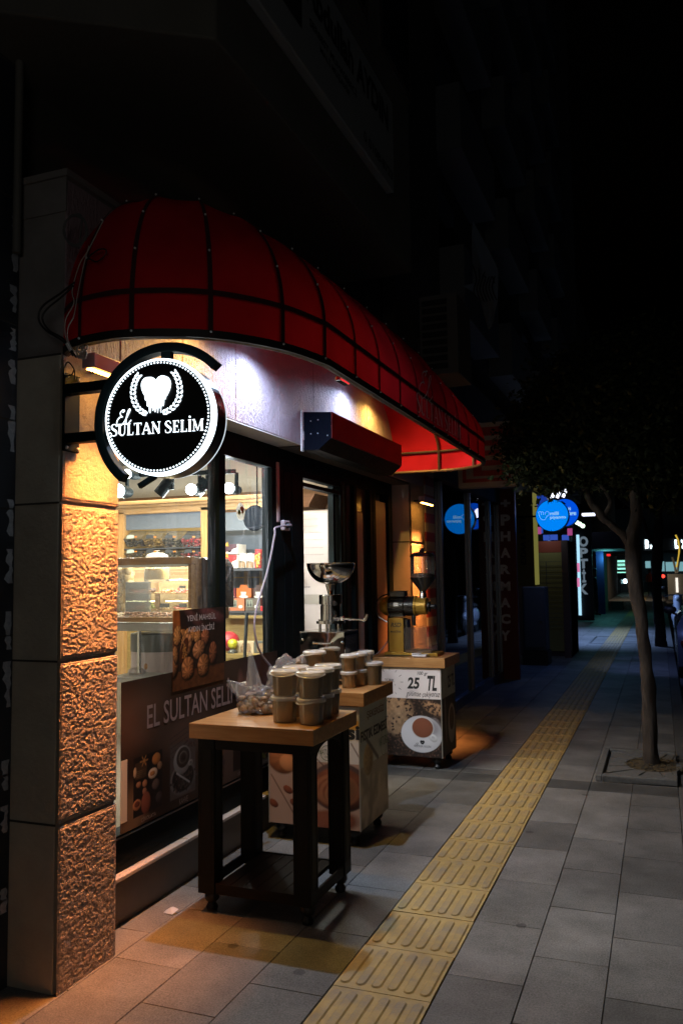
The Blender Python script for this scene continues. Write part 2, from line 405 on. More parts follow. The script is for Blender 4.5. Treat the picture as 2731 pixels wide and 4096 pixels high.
# stains and gum spots on the stone
n = pm.node_tree.nodes; L = pm.node_tree.links; bs = n['Principled BSDF']
src = bs.inputs['Base Color'].links[0].from_socket; tc = n.new('ShaderNodeTexCoord')
vo = n.new('ShaderNodeTexVoronoi'); vo.inputs['Scale'].default_value = 2.3; vo.inputs['Randomness'].default_value = 1; L.new(tc.outputs['Object'], vo.inputs['Vector'])
nz = n.new('ShaderNodeTexNoise'); nz.inputs['Scale'].default_value = 22; L.new(tc.outputs['Object'], nz.inputs['Vector'])
ad = n.new('ShaderNodeMath'); ad.operation = 'MULTIPLY_ADD'; ad.inputs[1].default_value = .045; L.new(nz.outputs[0], ad.inputs[0]); L.new(vo.outputs['Distance'], ad.inputs[2])
mr = n.new('ShaderNodeMapRange'); mr.inputs[1].default_value = .075; mr.inputs[2].default_value = .09; mr.inputs[3].default_value = .45; mr.inputs[4].default_value = 1; L.new(ad.outputs[0], mr.inputs[0])
n2 = n.new('ShaderNodeTexNoise'); n2.inputs['Scale'].default_value = 1.7; n2.inputs['Detail'].default_value = 9; n2.inputs['Roughness'].default_value = .7; L.new(tc.outputs['Object'], n2.inputs['Vector'])
m2 = n.new('ShaderNodeMapRange'); m2.inputs[1].default_value = .3; m2.inputs[2].default_value = .7; m2.inputs[3].default_value = .72; m2.inputs[4].default_value = 1.2; L.new(n2.outputs[0], m2.inputs[0])
mu = n.new('ShaderNodeMath'); mu.operation = 'MULTIPLY'; L.new(mr.outputs[0], mu.inputs[0]); L.new(m2.outputs[0], mu.inputs[1])
vm = n.new('ShaderNodeVectorMath'); vm.operation = 'SCALE'; L.new(src, vm.inputs[0]); L.new(mu.outputs[0], vm.inputs['Scale']); L.new(vm.outputs[0], bs.inputs['Base Color'])
me.materials.append(pm); o = bpy.data.objects.new('pavement', me); COL.objects.link(o); tag(o, kind='structure')

# tactile strip: square yellow tiles with six raised rounded bars
tv = MB(); T = .393
def capsule(x, ya, yb, r, z0, z1):
    pts = []
    for i in range(7): a = math.pi+math.pi*i/6; pts.append((x+r*math.cos(a), ya+r+r*math.sin(a)))
    for i in range(7): a = math.pi*i/6; pts.append((x+r*math.cos(a), yb-r+r*math.sin(a)))
    k = len(pts); cxm, cym = x, (ya+yb)/2
    ins = [(x+(px-x)*.72, cym+(py-cym)*(1-.0045/(abs(yb-ya)/2))) for px, py in pts]
    return [(px,py,z0) for px,py in pts]+[(px,py,z1) for px,py in ins], [(i, (i+1) % k, (i+1) % k+k, i+k) for i in range(k)]+[tuple(range(k,2*k))]
y = 3.5965-T*24
far = 0
while y < 90:
    jx, jz = random.uniform(-.002,.002), random.uniform(-.001,.001)
    tv.box(-1.302+jx, -.898+jx, y+.0025, y+T-.0025, -.011, .001+jz)
    for i in range(6):
        x = -1.302+.034+i*.0672+jx; vs, fs = capsule(x, y+.03, y+T-.03, .0225, .0012+jz, .0072+jz); tv.add(vs, fs)
    y += T
tm = mat('tactile_yellow', (.37,.255,.085), .65, noise_amt=.2, noise_scale=14, bump=.35, bump_scale=170)
n = tm.node_tree.nodes; L = tm.node_tree.links; bs = n['Principled BSDF']; src = bs.inputs['Base Color'].links[0].from_socket
tc = n.new('ShaderNodeTexCoord'); nz = n.new('ShaderNodeTexNoise'); nz.inputs['Scale'].default_value = 5.5; nz.inputs['Detail'].default_value = 10; nz.inputs['Roughness'].default_value = .75
L.new(tc.outputs['Object'], nz.inputs['Vector']); sx = n.new('ShaderNodeSeparateXYZ'); L.new(tc.outputs['Object'], sx.inputs[0])
zr = n.new('ShaderNodeMapRange'); zr.inputs[1].default_value = .002; zr.inputs[2].default_value = .007; zr.inputs[3].default_value = 0; zr.inputs[4].default_value = .09; L.new(sx.outputs[2], zr.inputs[0])
ad = n.new('ShaderNodeMath'); L.new(nz.outputs[0], ad.inputs[0]); L.new(zr.outputs[0], ad.inputs[1])
mr = n.new('ShaderNodeMapRange'); mr.inputs[1].default_value = .49; mr.inputs[2].default_value = .70; mr.inputs[3].default_value = 0; mr.inputs[4].default_value = .8; L.new(ad.outputs[0], mr.inputs[0])
mx = n.new('ShaderNodeMix'); mx.data_type = 'RGBA'; L.new(mr.outputs[0], mx.inputs[0]); L.new(src, mx.inputs[6]); mx.inputs[7].default_value = (.2,.165,.125,1)
L.new(mx.outputs[2], bs.inputs['Base Color'])
tag(tv.build('tactile_paving', tm, recalc=False), kind='structure')
# service cover let into the far pavement
b = MB(); b.box(-1.62,-.5,20.05,20.12,.001,.004); b.box(-1.62,-.5,22.2,22.27,.001,.004); b.box(-1.62,-1.58,20.12,22.2,.001,.004)
tag(b.build('drain_cover', mat('iron_dark', (.02,.02,.02), .6, metal=.5), base=(-1.1,21,0)), 'dark iron frame of a service cover set in the far pavement', 'manhole cover')

# ================================================================== SHOP BUILDING
shop = empty('shop_building', (-2.4, 5.5, 0), 'corner shop with rough stone pilasters, black framed glass front and overhanging upper floors', 'building')
black = mat('black_frame', (.0022,.006,.007), .65, spec=.1, noise_amt=.25, noise_scale=9, rough_var=.1)
plast = mat('grey_plaster', (.36,.33,.27), .85, noise_amt=.22, noise_scale=3.5, bump=.3, bump_scale=50)
GX = -2.49

def rock(y, z, amp=1.0):
    a = noise.fractal(Vector((y*64, z*88, 0)), .7, 2.2, 5, noise_basis='PERLIN_ORIGINAL'); c = noise.fractal(Vector((y*27+3, z*40, 9)), .9, 2, 3, noise_basis='PERLIN_ORIGINAL')
    t = min(1, max(0, (a+.35*c+.05)/.28)); u = min(1, max(0, (c-.15)/.3)); g = noise.noise(Vector((y*190, z*230, 2)))
    return amp*.5*(.0012-.0034*t*t*(3-2*t)-.0024*u*u*(3-2*u)+.0009*g+.0008*a)
def relief(name, x, y0, y1, zs, m, parent, step=.0045, amp=1.0, smoothz=None):
    ny = int((y1-y0)/step)+1; nz = int((zs[-1]-zs[0])/step)+1; vs = []; fs = []
    for j in range(nz):
        z = zs[0]+(zs[-1]-zs[0])*j/(nz-1); g = min(abs(z-s) for s in zs[1:-1]) if len(zs) > 2 else 1
        for i in range(ny):
            y = y0+(y1-y0)*i/(ny-1); a = amp
            if smoothz and z > smoothz: a *= .5
            d = rock(y, z, a)
            if g < .008: d = -.016
            elif g < .02: d = d*.4-.002
            ed = min(y-y0, y1-y); 
            if ed < .008: d = min(d, -.004+d*.4)
            vs.append((x+d, y, z))
    for j in range(nz-1):
        for i in range(ny-1): k = j*ny+i; fs.append((k, k+1, k+ny+1, k+ny))
    b = MB(); b.add(vs, fs); return b.build(name, m, parent, recalc=False, smooth=True, angle=180)
stone = mat('rough_stone', (.40,.345,.31), 1.0, noise_amt=.16, noise_scale=45, bump=.45, bump_scale=240, spec=0.0)
pil = MB(); pil.box(-2.72,-2.322,2.752,3.13,0,2.6)
pil = pil.build('pilaster', plast, shop, bevel=.004)
relief('stone_cladding', -2.3, 2.752, 3.132, [0,.66,1.315,1.97,2.6], stone, pil, smoothz=1.97, step=.003)
# grey face seams and the box of the pilaster head above the awning
b = MB(); b.box(-2.72,-2.309,2.756,3.75,2.602,3.37); b.box(-2.64,-2.285,2.735,3.78,3.37,3.40); b.box(-2.64,-2.3,2.748,2.756,3.22,3.37); b.build('pilaster_head', mat('head_plaster', (.2,.19,.185), .85, noise_amt=.2, noise_scale=5, bump=.3, bump_scale=60), shop)
b = MB(); 
for z in (.66,1.315,1.97,2.6): b.box(-2.69,-2.318,2.7485,2.753,z-.004,z+.004)
build_each(b, 'seam', mat('seam_dark', (.04,.035,.03), .9), pil)
# fascia
def bark(name, col):
    m = mat(name, col, .6, noise_amt=.06, noise_scale=4, spec=.4)
    n = m.node_tree.nodes; L = m.node_tree.links; b = n['Principled BSDF']; tc = n.new('ShaderNodeTexCoord'); mp = n.new('ShaderNodeMapping')
    mp.inputs['Scale'].default_value = (1, 4.2, 1); L.new(tc.outputs['Object'], mp.inputs[0])
    t = n.new('ShaderNodeTexNoise'); t.inputs['Scale'].default_value = 17; t.inputs['Detail'].default_value = 7; t.inputs['Roughness'].default_value = .62; t.inputs['Distortion'].default_value = 1.2
    L.new(mp.outputs[0], t.inputs['Vector']); bm = n.new('ShaderNodeBump'); bm.inputs['Strength'].default_value = 1.0; bm.inputs['Distance'].default_value = .045
    L.new(t.outputs[0], bm.inputs['Height']); L.new(bm.outputs[0], b.inputs['Normal']); return m
FT = lambda y: 3.37 if y < 3.6 else 3.45 if y < 4.2 else 3.5 if y < 4.8 else 3.55 if y < 6 else 3.45 if y < 6.58 else 3.25
fm = bark('bark_render', (.40,.31,.345))
b = MB(); ys = [3.134,3.67,4.25,4.838,5.427,6.015,6.605,7.2,7.79,8.38]
for a, c in zip(ys[:-1], ys[1:]): b.box(-2.6,-2.3,a+.003,c-.003,2.572,FT(a))
b.box(-2.59,-2.306,2.76,3.672,2.575,3.365); b.box(-2.59,-2.306,3.673,6.6,2.575,3.44); b.box(-2.59,-2.306,6.605,8.38,2.575,3.24)
b.box(-2.6,-2.3,2.757,3.128,2.604,3.3)
fas = b.build('fascia_wall', fm, shop, bevel=.003)
b = MB(); b.box(-2.6,-2.302,3.134,5.2,2.563,2.571); build_each(b, 'soffit_board', mat('soffit_paint', (.42,.4,.37), .7, noise_amt=.1, noise_scale=12), shop)
# low wall and sill
b = MB(); b.box(-2.62,-2.482,3.134,5.62,0,.222); b.build('wall_base', mat('base_tile', (.16,.135,.11), .45, noise_amt=.25, noise_scale=8, rough_var=.15), shop)
b = MB(); b.box(-2.62,-2.435,3.136,3.95,.223,.243); b.box(-2.62,-2.435,3.954,4.78,.223,.243); b.box(-2.62,-2.435,4.784,5.62,.223,.243); build_each(b, 'window_sill', mat('sill_marble', (.5,.43,.38), .35, noise_amt=.15, noise_scale=7), shop, bevel=.004)
# window frame
b = MB(); b.box(-2.56,GX+.012,3.134,5.16,.245,.41); b.box(-2.56,GX+.02,3.134,5.16,.412,.424); b.box(-2.56,GX+.012,3.134,5.66,2.405,2.562)
b.box(-2.56,GX+.015,4.362,4.438,.424,2.404); b.box(-2.56,GX+.012,5.098,5.165,.424,2.404)
fr = b.build('window_frame', black, shop, bevel=.003)
b = MB(); b.box(-2.475,-2.466,3.134,5.1,.405,.411); build_each(b, 'trim', mat('steel_trim', (.35,.35,.36), .3, metal=1), fr)
b = MB(); 
for a in (5.168,5.30,5.43,5.555): b.box(-2.56,-2.482,a,a+(.125 if a < 5.5 else .085),.0,2.56)
b.box(-2.56,-2.492,5.166,5.64,0,2.56); b.build('post', black, shop, bevel=.003)
gls = clearmat('shop_glass', (.93,.97,.96), .05, haze=.055, hazecol=(.72,.8,.9), rough=.01, streak=True)
b = MB(); b.quad((GX-.012,3.14,.42),(GX-.012,4.362,.42),(GX-.012,4.362,2.405),(GX-.012,3.14,2.405)); b.build('window_pane', gls, fr, recalc=False)
b = MB(); b.quad((GX-.02,4.438,.42),(GX-.02,5.1,.42),(GX-.02,5.1,2.405),(GX-.02,4.438,2.405)); b.build('window_pane', gls, fr, recalc=False)
# doorway
zt = PX(Z4(190,475), GX)[2]
b = MB(); b.box(-2.57,-2.478,5.645,7.82,2.44,2.562); b.box(-2.56,-2.485,5.66,6.42,2.395,2.438); b.box(-2.56,-2.49,5.66,6.42,2.33,2.36)
b.box(-2.57,-2.52,6.34,6.385,.02,2.44); b.box(-2.57,-2.48,6.41,6.47,.02,2.44); b.box(-2.57,-2.49,6.52,6.575,.02,2.44)
b.box(-2.57,-2.478,6.737,6.80,.02,2.44); b.box(-2.57,-2.472,7.14,7.20,.02,2.44); b.box(-2.57,-2.472,7.215,7.30,.02,2.44); b.box(-2.57,-2.476,7.70,7.815,.02,2.56); b.box(-2.57,-2.48,6.58,7.7,.02,.16)
df = b.build('door_frame', black, shop, bevel=.003)
b = MB(); b.box(-2.53,-2.52,6.58,6.736,.16,2.44); b.box(-2.53,-2.518,6.80,7.14,.16,2.44); build_each(b, 'door_leaf', mat('door_grey', (.05,.055,.058), .3, noise_amt=.2, noise_scale=5), df)
b = MB(); b.box(-2.53,-2.505,7.30,7.70,.16,2.36); b.build('side_panel', mat('pink_panel', (.36,.25,.24), .5, noise_amt=.08, noise_scale=6), df)
b = MB(); strokes(b, [spline([(7.36,1.32),(7.335,1.42),(7.36,1.47),(7.385,1.43),(7.41,1.47),(7.43,1.42),(7.40,1.32),(7.38,1.27)],5)], (-2.503,0,0), YA, ZAX, .006)
for k in range(5): strokes(b, [[(7.35+k*.017,1.30),(7.35+k*.017,1.2-.02*(k % 2))]], (-2.503,0,0), YA, ZAX, .005)
build_each(b, 'heart_outline', mat('brown_ink', (.1,.05,.045), .6), df)
b = MB(); b.box(-2.62,-2.47,5.62,7.9,0,.02); b.build('threshold', mat('threshold_stone', (.2,.19,.18), .6), shop)
# shutter box over the door
y0s, y1s = 5.222, 6.87
prof = [(-2.3,2.80),(-2.085,2.782),(-2.085,2.60),(-2.178,2.525),(-2.3,2.53)]
b = MB(); vs = [(x,y0s,z) for x,z in prof]+[(x,y1s,z) for x,z in prof]
b.add(vs, [(0,1,6,5),(2,3,8,7),(3,4,9,8)]); sb = b.build('shutter_box', black, shop, recalc=False)
b = MB(); b.add([(x,y0s-.004,z) for x,z in prof]+[(x,y0s,z) for x,z in prof]+[(x,y1s,z) for x,z in prof]+[(x,y1s+.004,z) for x,z in prof],[(0,1,2,3,4),(0,5,6,1),(1,6,7,2),(2,7,8,3),(10,11,12,13,14),(15,16,17,18,19)]); build_each(b, 'end_plate', mat('box_dark', (.004,.005,.009), .95, spec=.0), sb)
b = MB(); b.box(-2.0835,-2.079,5.226,6.866,2.602,2.775); b.box(-2.0835,-2.075,5.226,6.866,2.775,2.783); b.build('front_plate', mat('box_red', (.085,.006,.006), .6, spec=.2, noise_amt=.12, noise_scale=5), sb)
b = MB()
for (x,z) in ((-2.18,2.735),(-2.183,2.64),(-2.235,2.73),(-2.11,2.62),(-2.235,2.64)): b.sphere((x,y0s-.004,z), .005)
build_each(b, 'screw', mat('screw_zinc', (.6,.6,.6), .35, metal=.9), sb)
b = MB(); b.box(-2.302,-2.29,5.19,5.222,2.52,2.81); b.box(-2.296,-2.285,5.2,5.23,2.6,2.66); build_each(b, 'sealant', mat('sealant_white', (.6,.58,.6), .8, noise_amt=.3, noise_scale=60, bump=1, bump_scale=80), sb)
# underside lintel behind the shutter
b = MB(); b.box(-2.6,-2.32,5.2,7.9,2.555,2.574); b.build('lintel', mat('lintel_dark', (.05,.048,.045), .8), shop)
# far pilaster
b = MB(); b.box(-2.7,-2.325,7.9,8.385,0,2.574); p2 = b.build('pilaster', mat('pilaster_paint', (.36,.28,.25), .7, noise_amt=.08, noise_scale=7, bump=.2, bump_scale=40), shop)
relief('stone_cladding', -2.3, 7.9, 8.385, [0,.66,1.315,1.97,2.574], stone, p2, step=.008)
b = MB(); b.box(-2.51,-2.322,7.897,7.901,1.975,1.985); b.box(-2.51,-2.322,7.897,7.901,1.31,1.318); build_each(b, 'seam', 'seam_dark', p2)

# upper floors: projecting bay, windows, facade going on up
bayx = -1.65; bc = PX(DD(945,627), bayx); by1 = bc[1]; bz = bc[2]; by0 = PX(DD(497,100), bayx)[1]
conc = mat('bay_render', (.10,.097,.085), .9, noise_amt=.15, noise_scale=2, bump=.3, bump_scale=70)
b = MB()
b.add([(bayx,by0,bz),(bayx,by1,bz),(bayx,by1,bz+9),(bayx,by0,bz+9),(-2.7,by0-.7,bz),(-2.7,by1+.02,bz),(-2.7,by1+.02,bz+9),(-2.7,by0-.7,bz+9)],
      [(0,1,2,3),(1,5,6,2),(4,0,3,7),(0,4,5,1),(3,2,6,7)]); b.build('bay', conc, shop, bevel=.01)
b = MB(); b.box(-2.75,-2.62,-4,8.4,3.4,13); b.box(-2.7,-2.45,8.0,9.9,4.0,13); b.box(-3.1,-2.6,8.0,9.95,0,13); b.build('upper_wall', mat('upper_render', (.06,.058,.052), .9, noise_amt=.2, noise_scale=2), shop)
b = MB()
for yy in (2.9, 4.1, 5.1): b.box(bayx-.01,bayx+.012,yy,yy+.75,bz+1.35,bz+2.8)
wf = build_each(b, 'window', mat('window_frame_brown', (.06,.05,.045), .6), shop)
for yy, w1 in zip((2.9, 4.1, 5.1), wf):
    b = MB(); b.box(bayx+.012,bayx+.016,yy+.06,yy+.69,bz+1.41,bz+2.74); b.build('pane', mat('night_glass', (.012,.02,.03), .08, spec=.8), w1)
b = MB()
for (yv, r) in ((by1+.25,.05),(by1+.55,.035)): b.tube([(-2.4,yv,3.5),(-2.4,yv,9)], r)
build_each(b, 'drainpipe', mat('pipe_grey', (.1,.1,.09), .5), shop)
b = MB(); b.bar((bayx-.02,4.35,bz+.05),(bayx-.02,4.35,bz+.6),.02); 
for (a_, c_) in (((2.6,.05),(2.95,.12)),): pass
b.build('wall_crack', mat('crack', (.05,.045,.04), .9), shop)

# interior of the shop: floor, back wall, ceiling (parts of the building)
cream = mat('interior_wall', (.55,.5,.42), .8, noise_amt=.06, noise_scale=3)
b = MB(); b.box(-6.2,-2.62,3.0,8.4,-.05,.02); b.build('shop_floor', mat('shop_tiles', (.3,.27,.24), .3), shop)
b = MB(); b.box(-6.2,-2.56,7.35,7.45,.02,2.9); b.box(-6.3,-6.2,2.6,7.4,.02,2.9); b.box(-6.2,-2.72,2.9,2.98,.02,2.9); b.build('interior_wall', cream, shop)
b = MB(); b.box(-6.2,-2.62,3.0,7.4,2.86,2.92); b.build('shop_ceiling', mat('ceiling_grey', (.22,.22,.22), .8), shop)
b = MB(); b.box(-6.2,-2.8,7.3,7.35,2.3,2.5); b.build('cornice', mat('cornice_wood', (.2,.1,.04), .6), shop)

# neighbour on the left: dark tiled wall
xn = PY(Z1(124,1300), 2.76)[0]
nb = empty('neighbour_building', (xn-.2, 0, 0), 'dark stone clad neighbouring building at the left edge with streaks of white filler', 'building')
b = MB(); b.box(xn-1.2,xn,-6,2.748,-.1,14); b.build('wall', mat('dark_tile', (.022,.028,.04), .45, noise_amt=.5, noise_scale=3, rough_var=.2), nb)
b = MB()
for z in (.35,.85,1.42,1.95,2.33,2.75,3.3,3.9): b.box(xn-.001,xn+.0025,-6,2.74,z-.004,z+.004)
build_each(b, 'seam', 'seam_dark', nb)
b = MB(); random.seed(3); z = .3
while z < 3.2:
    h = random.uniform(.06,.22)
    if random.random() < .75:
        pts = []; k = 9
        for i in range(k): pts.append((2.742-random.uniform(.0,.012), z+h*i/(k-1)))
        for i in range(k): pts.append((2.742-random.uniform(.02,.05), z+h*(k-1-i)/(k-1)))
        b.prism(pts, (xn+.0005,0,0), YA, ZAX, XA, .002)
    z += h+random.uniform(.0,.12)
build_each(b, 'filler_streak', mat('filler', (.3,.33,.38), .9, noise_amt=.3, noise_scale=50), nb)
b = MB(); b.tube([(xn+.03,2.70,6.5),(xn+.03,2.70,3.05)], .018); tag(b.build('drainpipe', mat('hose_grey', (.12,.12,.11), .6), base=(xn+.03,2.7,3.05), smooth=True), 'thin ribbed hose hanging down the corner above the pilaster', 'pipe')
# ================================================================== AWNING
aw = empty('awning', (-2.3, 5.0, 2.6), 'long red barrel awning with rounded ends and dark ribs over the shop front', 'awning')
ZE, ZR, APX = 2.6, 2.775, 3.66
def outline(n_arc=14):
    pts = spline([(-2.3,2.745),(-2.2,2.675),(-2.08,2.64),(-1.891,2.648),(-1.617,2.785),(-1.431,3.055),(-1.352,3.36)], 6)
    y = 3.45
    while y < 6.85: pts.append((-1.352, y)); y += .09
    c, r = (-1.83,6.87), .475
    for i in range(n_arc+1):
        a = math.radians(0+90*i/n_arc); pts.append((c[0]+r*math.cos(a), c[1]+r*math.sin(a)))
    pts.append((-2.05,7.345)); pts.append((-2.3,7.335)); return pts
OUT = outline()
LEN = [0]
for a, c in zip(OUT[:-1], OUT[1:]): LEN.append(LEN[-1]+math.dist(a, c))
def at_s(s):
    for i in range(len(LEN)-1):
        if s <= LEN[i+1] or i == len(LEN)-2:
            t = (s-LEN[i])/(LEN[i+1]-LEN[i]); return (OUT[i][0]+(OUT[i+1][0]-OUT[i][0])*t, OUT[i][1]+(OUT[i+1][1]-OUT[i][1])*t)
def s_of(p): return min(np.linspace(0, LEN[-1], 3000), key=lambda s: math.dist(at_s(s), p))
def dome_par(P):
    t = min(1, max(0, 1-(P[1]-2.64)/.76)) if P[1] < 3.4 else 0
    return 2.775+(2.70-2.775)*t, float(np.interp(P[1], [2.6,3.3,4.2,5.5,6.8], [3.5,3.5,3.567,3.6,3.4])), 1.3-.5*t
def dome(s, t, off=0.0):
    """t 0..1: 0 eave, .16 ring, 1 wall top"""
    P = at_s(s); A = (-2.3, min(max(P[1], 3.7), 6.5)); zr, ap, pw = dome_par(P); d = math.dist(P, A)
    if t < .16:
        z = ZE+(ZR-ZE)*t/.16
        th = 0 if z <= zr else math.asin(min(1, (z-zr)/(ap-zr))); k = math.cos(th)**pw*(1+off/max(.2, d)); return Vector((A[0]+(P[0]-A[0])*k, A[1]+(P[1]-A[1])*k, z))
    th0 = math.asin(max(0, (ZR-zr)/(ap-zr))); th = th0+(t-.16)/.84*(math.pi/2-th0); k = abs(math.cos(th))**pw*(1+off/max(d,.2)); z = zr+(ap-zr)*math.sin(th)+off*math.sin(th)
    return Vector((A[0]+(P[0]-A[0])*k, A[1]+(P[1]-A[1])*k, z))
ribs = [s_of(p) for p in [(-2.14,2.655),(-1.891,2.648),(-1.617,2.785),(-1.43,3.055),(-1.352,3.334),(-1.352,3.714),(-1.352,4.08),(-1.352,4.455),(-1.352,4.814),(-1.352,5.187),(-1.352,5.559),(-1.352,5.923),(-1.352,6.264),(-1.352,6.612),(-1.36,6.94),(-1.5,7.2),(-1.85,7.345)]]
# red cloth that glows a little when lit from inside
am = bpy.data.materials.new('awning_cloth'); am.use_nodes = True; n = am.node_tree.nodes; L = am.node_tree.links; n.remove(n['Principled BSDF'])
df = n.new('ShaderNodeBsdfDiffuse'); tl = n.new('ShaderNodeBsdfTranslucent'); mx = n.new('ShaderNodeMixShader'); mx.inputs[0].default_value = .055
tc = n.new('ShaderNodeTexCoord'); t = n.new('ShaderNodeTexNoise'); t.inputs['Scale'].default_value = 3.5; t.inputs['Detail'].default_value = 8; L.new(tc.outputs['Object'], t.inputs['Vector'])
for sh, c in ((df,(.40,.014,.022)),(tl,(.32,.006,.010))):
    r = n.new('ShaderNodeMapRange'); r.inputs[1].default_value = .3; r.inputs[2].default_value = .7; r.inputs[3].default_value = .8; r.inputs[4].default_value = 1.12; L.new(t.outputs[0], r.inputs[0])
    vm = n.new('ShaderNodeVectorMath'); vm.operation = 'SCALE'; vm.inputs[0].default_value = c; L.new(r.outputs[0], vm.inputs['Scale']); L.new(vm.outputs[0], sh.inputs[0])
wv = n.new('ShaderNodeTexNoise'); wv.inputs['Scale'].default_value = 420; L.new(tc.outputs['Object'], wv.inputs['Vector'])
bm_ = n.new('ShaderNodeBump'); bm_.inputs['Strength'].default_value = .15; bm_.inputs['Distance'].default_value = .002; L.new(wv.outputs[0], bm_.inputs['Height']); L.new(bm_.outputs[0], df.inputs['Normal'])
L.new(df.outputs[0], mx.inputs[1]); L.new(tl.outputs[0], mx.inputs[2]); L.new(mx.outputs[0], n['Material Output'].inputs[0])
NS, NT = 320, 44; vs = []; fs = []
for i in range(NS+1):
    s = LEN[-1]*i/NS; rr_ = sorted(ribs+[0, LEN[-1]]); lo = max([q for q in rr_ if q <= s+1e-9]); hi = min([q for q in rr_ if q >= s-1e-9]+[LEN[-1]]); u = (s-lo)/(hi-lo) if hi > lo else 0
    sag = .012*math.sin(math.pi*u)**.8
    for j in range(NT+1):
        tt = j/NT; w_ = math.sin(math.pi*min(1, max(0,(tt-.16)/.84)))**.6 if tt > .16 else .35*math.sin(math.pi*tt/.16)
        vs.append(dome(s, tt, -sag*w_))
for i in range(NS):
    for j in range(NT): k = i*(NT+1)+j; fs.append((k, k+NT+1, k+NT+2, k+1))
b = MB(); b.add(vs, fs); b.build('canopy', am, aw, recalc=False, smooth=True, angle=80)
frm = mat('awning_frame', (.055,.032,.015), .45, metal=.3, noise_amt=.3, noise_scale=40)
band = mat('awning_seam_shade', (.055,.009,.009), .8)
for q in ribs:
    b = MB(); pts = [dome(q, j/24, -.024) for j in range(25)]; b.tube(pts, .0125, 8); b.build('rib', frm, aw, smooth=True)
b = MB(); ss = [LEN[-1]*i/150 for i in range(151)]
b.tube([dome(s, .165, -.022) for s in ss], .012, 8); b.build('ring_beam', frm, aw, smooth=True)
b = MB(); b.tube([dome(s, 0, -.02)+Vector((0,0,.002)) for s in ss], .013, 8); b.build('eave_tube', mat('eave_brass', (.11,.065,.03), .4, metal=.5, noise_amt=.3, noise_scale=30), aw, smooth=True)
# piping strips with the tubes' shadow put into their colour, then the black hem
def strip(pa, pb, n): return [(i, i+1, n+i+1, n+i) for i in range(n-1)]
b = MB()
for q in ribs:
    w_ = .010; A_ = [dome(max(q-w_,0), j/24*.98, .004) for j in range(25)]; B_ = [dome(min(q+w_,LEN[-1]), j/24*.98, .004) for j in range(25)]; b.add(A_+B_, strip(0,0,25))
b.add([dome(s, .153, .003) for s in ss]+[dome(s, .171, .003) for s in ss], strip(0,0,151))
b.build('seam_shade_band', band, aw, recalc=False)
b = MB(); b.add([dome(s, 0, .004)-Vector((0,0,.008)) for s in ss]+[dome(s, .022, .005) for s in ss]+[dome(s, 0, -.032)-Vector((0,0,.009)) for s in ss], strip(0,0,151)+[(302+i,302+i+1,i+1,i) for i in range(150)]); b.build('hem', mat('hem_black', (.012,.009,.009), .6), aw, recalc=False)
b = MB()
for q in ribs:
    for t_ in (.015,.30,.47,.66): b.sphere(dome(q, t_, .008), .0052, 8, 6)
build_each(b, 'rivet', mat('rivet_white', (.7,.7,.7), .4), aw, smooth=True)
# lettering on the straight valance
let = mat('awning_letter', (.9,.8,.8), .7)
def serif_font():
    """thick-and-thin capitals as ribbon strokes in a 1x1 box: name -> (strokes, width)"""
    T_, t_ = .17, .055
    G = {}
    G['L'] = ([[(.2,0,T_),(.2,1,T_)],[(.05,.02,t_),(.62,.02,t_)],[(.6,0,.04),(.62,.25,.04)],[(.05,.98,t_),(.35,.98,t_)]], .66)
    G['T'] = ([[(.36,0,T_),(.36,1,T_)],[(.0,.97,t_),(.72,.97,t_)],[(.02,1,.05),(.02,.78,.02)],[(.7,1,.05),(.7,.78,.02)],[(.2,.02,t_),(.52,.02,t_)]], .74)
    G['A'] = ([[(.06,0,t_),(.40,1,.07)],[(.40,1,.1),(.74,0,T_+.02)],[(.17,.33,t_),(.62,.33,t_)],[(-.03,.02,t_),(.2,.02,t_)],[(.55,.02,t_),(.86,.02,t_)]], .84)
    G['N'] = ([[(.13,0,t_),(.13,1,t_)],[(.1,1,T_),(.72,0,T_)],[(.72,0,t_),(.72,1,t_)],[(0,.02,t_),(.26,.02,t_)],[(.58,.98,t_),(.85,.98,t_)],[(0,.98,t_),(.2,.98,t_)]], .86)
    G['E'] = ([[(.2,0,T_),(.2,1,T_)],[(.05,.02,t_),(.62,.02,t_)],[(.05,.98,t_),(.6,.98,t_)],[(.2,.51,t_),(.48,.51,t_)],[(.61,0,.04),(.62,.24,.04)],[(.59,1,.04),(.6,.78,.04)],[(.48,.4,.04),(.48,.62,.04)]], .68)
    G['İ'] = ([[(.2,0,T_),(.2,1,T_)],[(.05,.02,t_),(.35,.02,t_)],[(.05,.98,t_),(.35,.98,t_)],[(.13,1.24,.15),(.27,1.24,.15)]], .4)
    G['M'] = ([[(.13,0,t_),(.15,1,t_)],[(.12,1,T_),(.5,.05,.1)],[(.48,.05,t_),(.84,1,t_+.02)],[(.88,0,T_),(.86,1,T_)],[(0,.02,t_),(.26,.02,t_)],[(.72,.02,t_),(1.03,.02,t_)],[(0,.98,t_),(.2,.98,t_)],[(.8,.98,t_),(1.03,.98,t_)]], 1.05)
    G['U'] = ([spline([(.16,1,T_),(.16,.5,T_),(.18,.18,T_),(.4,.0,.08),(.62,.14,t_),(.66,.5,t_),(.66,1,t_)],5),[(0,.98,t_),(.32,.98,t_)],[(.53,.98,t_),(.8,.98,t_)]], .8)
    G['S'] = ([spline([(.56,.76,.04),(.48,.95,t_),(.3,1,t_),(.12,.9,.1),(.1,.72,.13),(.3,.54,.19),(.5,.4,.17),(.58,.24,.13),(.5,.06,.09),(.3,0,t_),(.12,.05,t_),(.05,.26,.04)],5)], .66)
    return G
SER = serif_font()
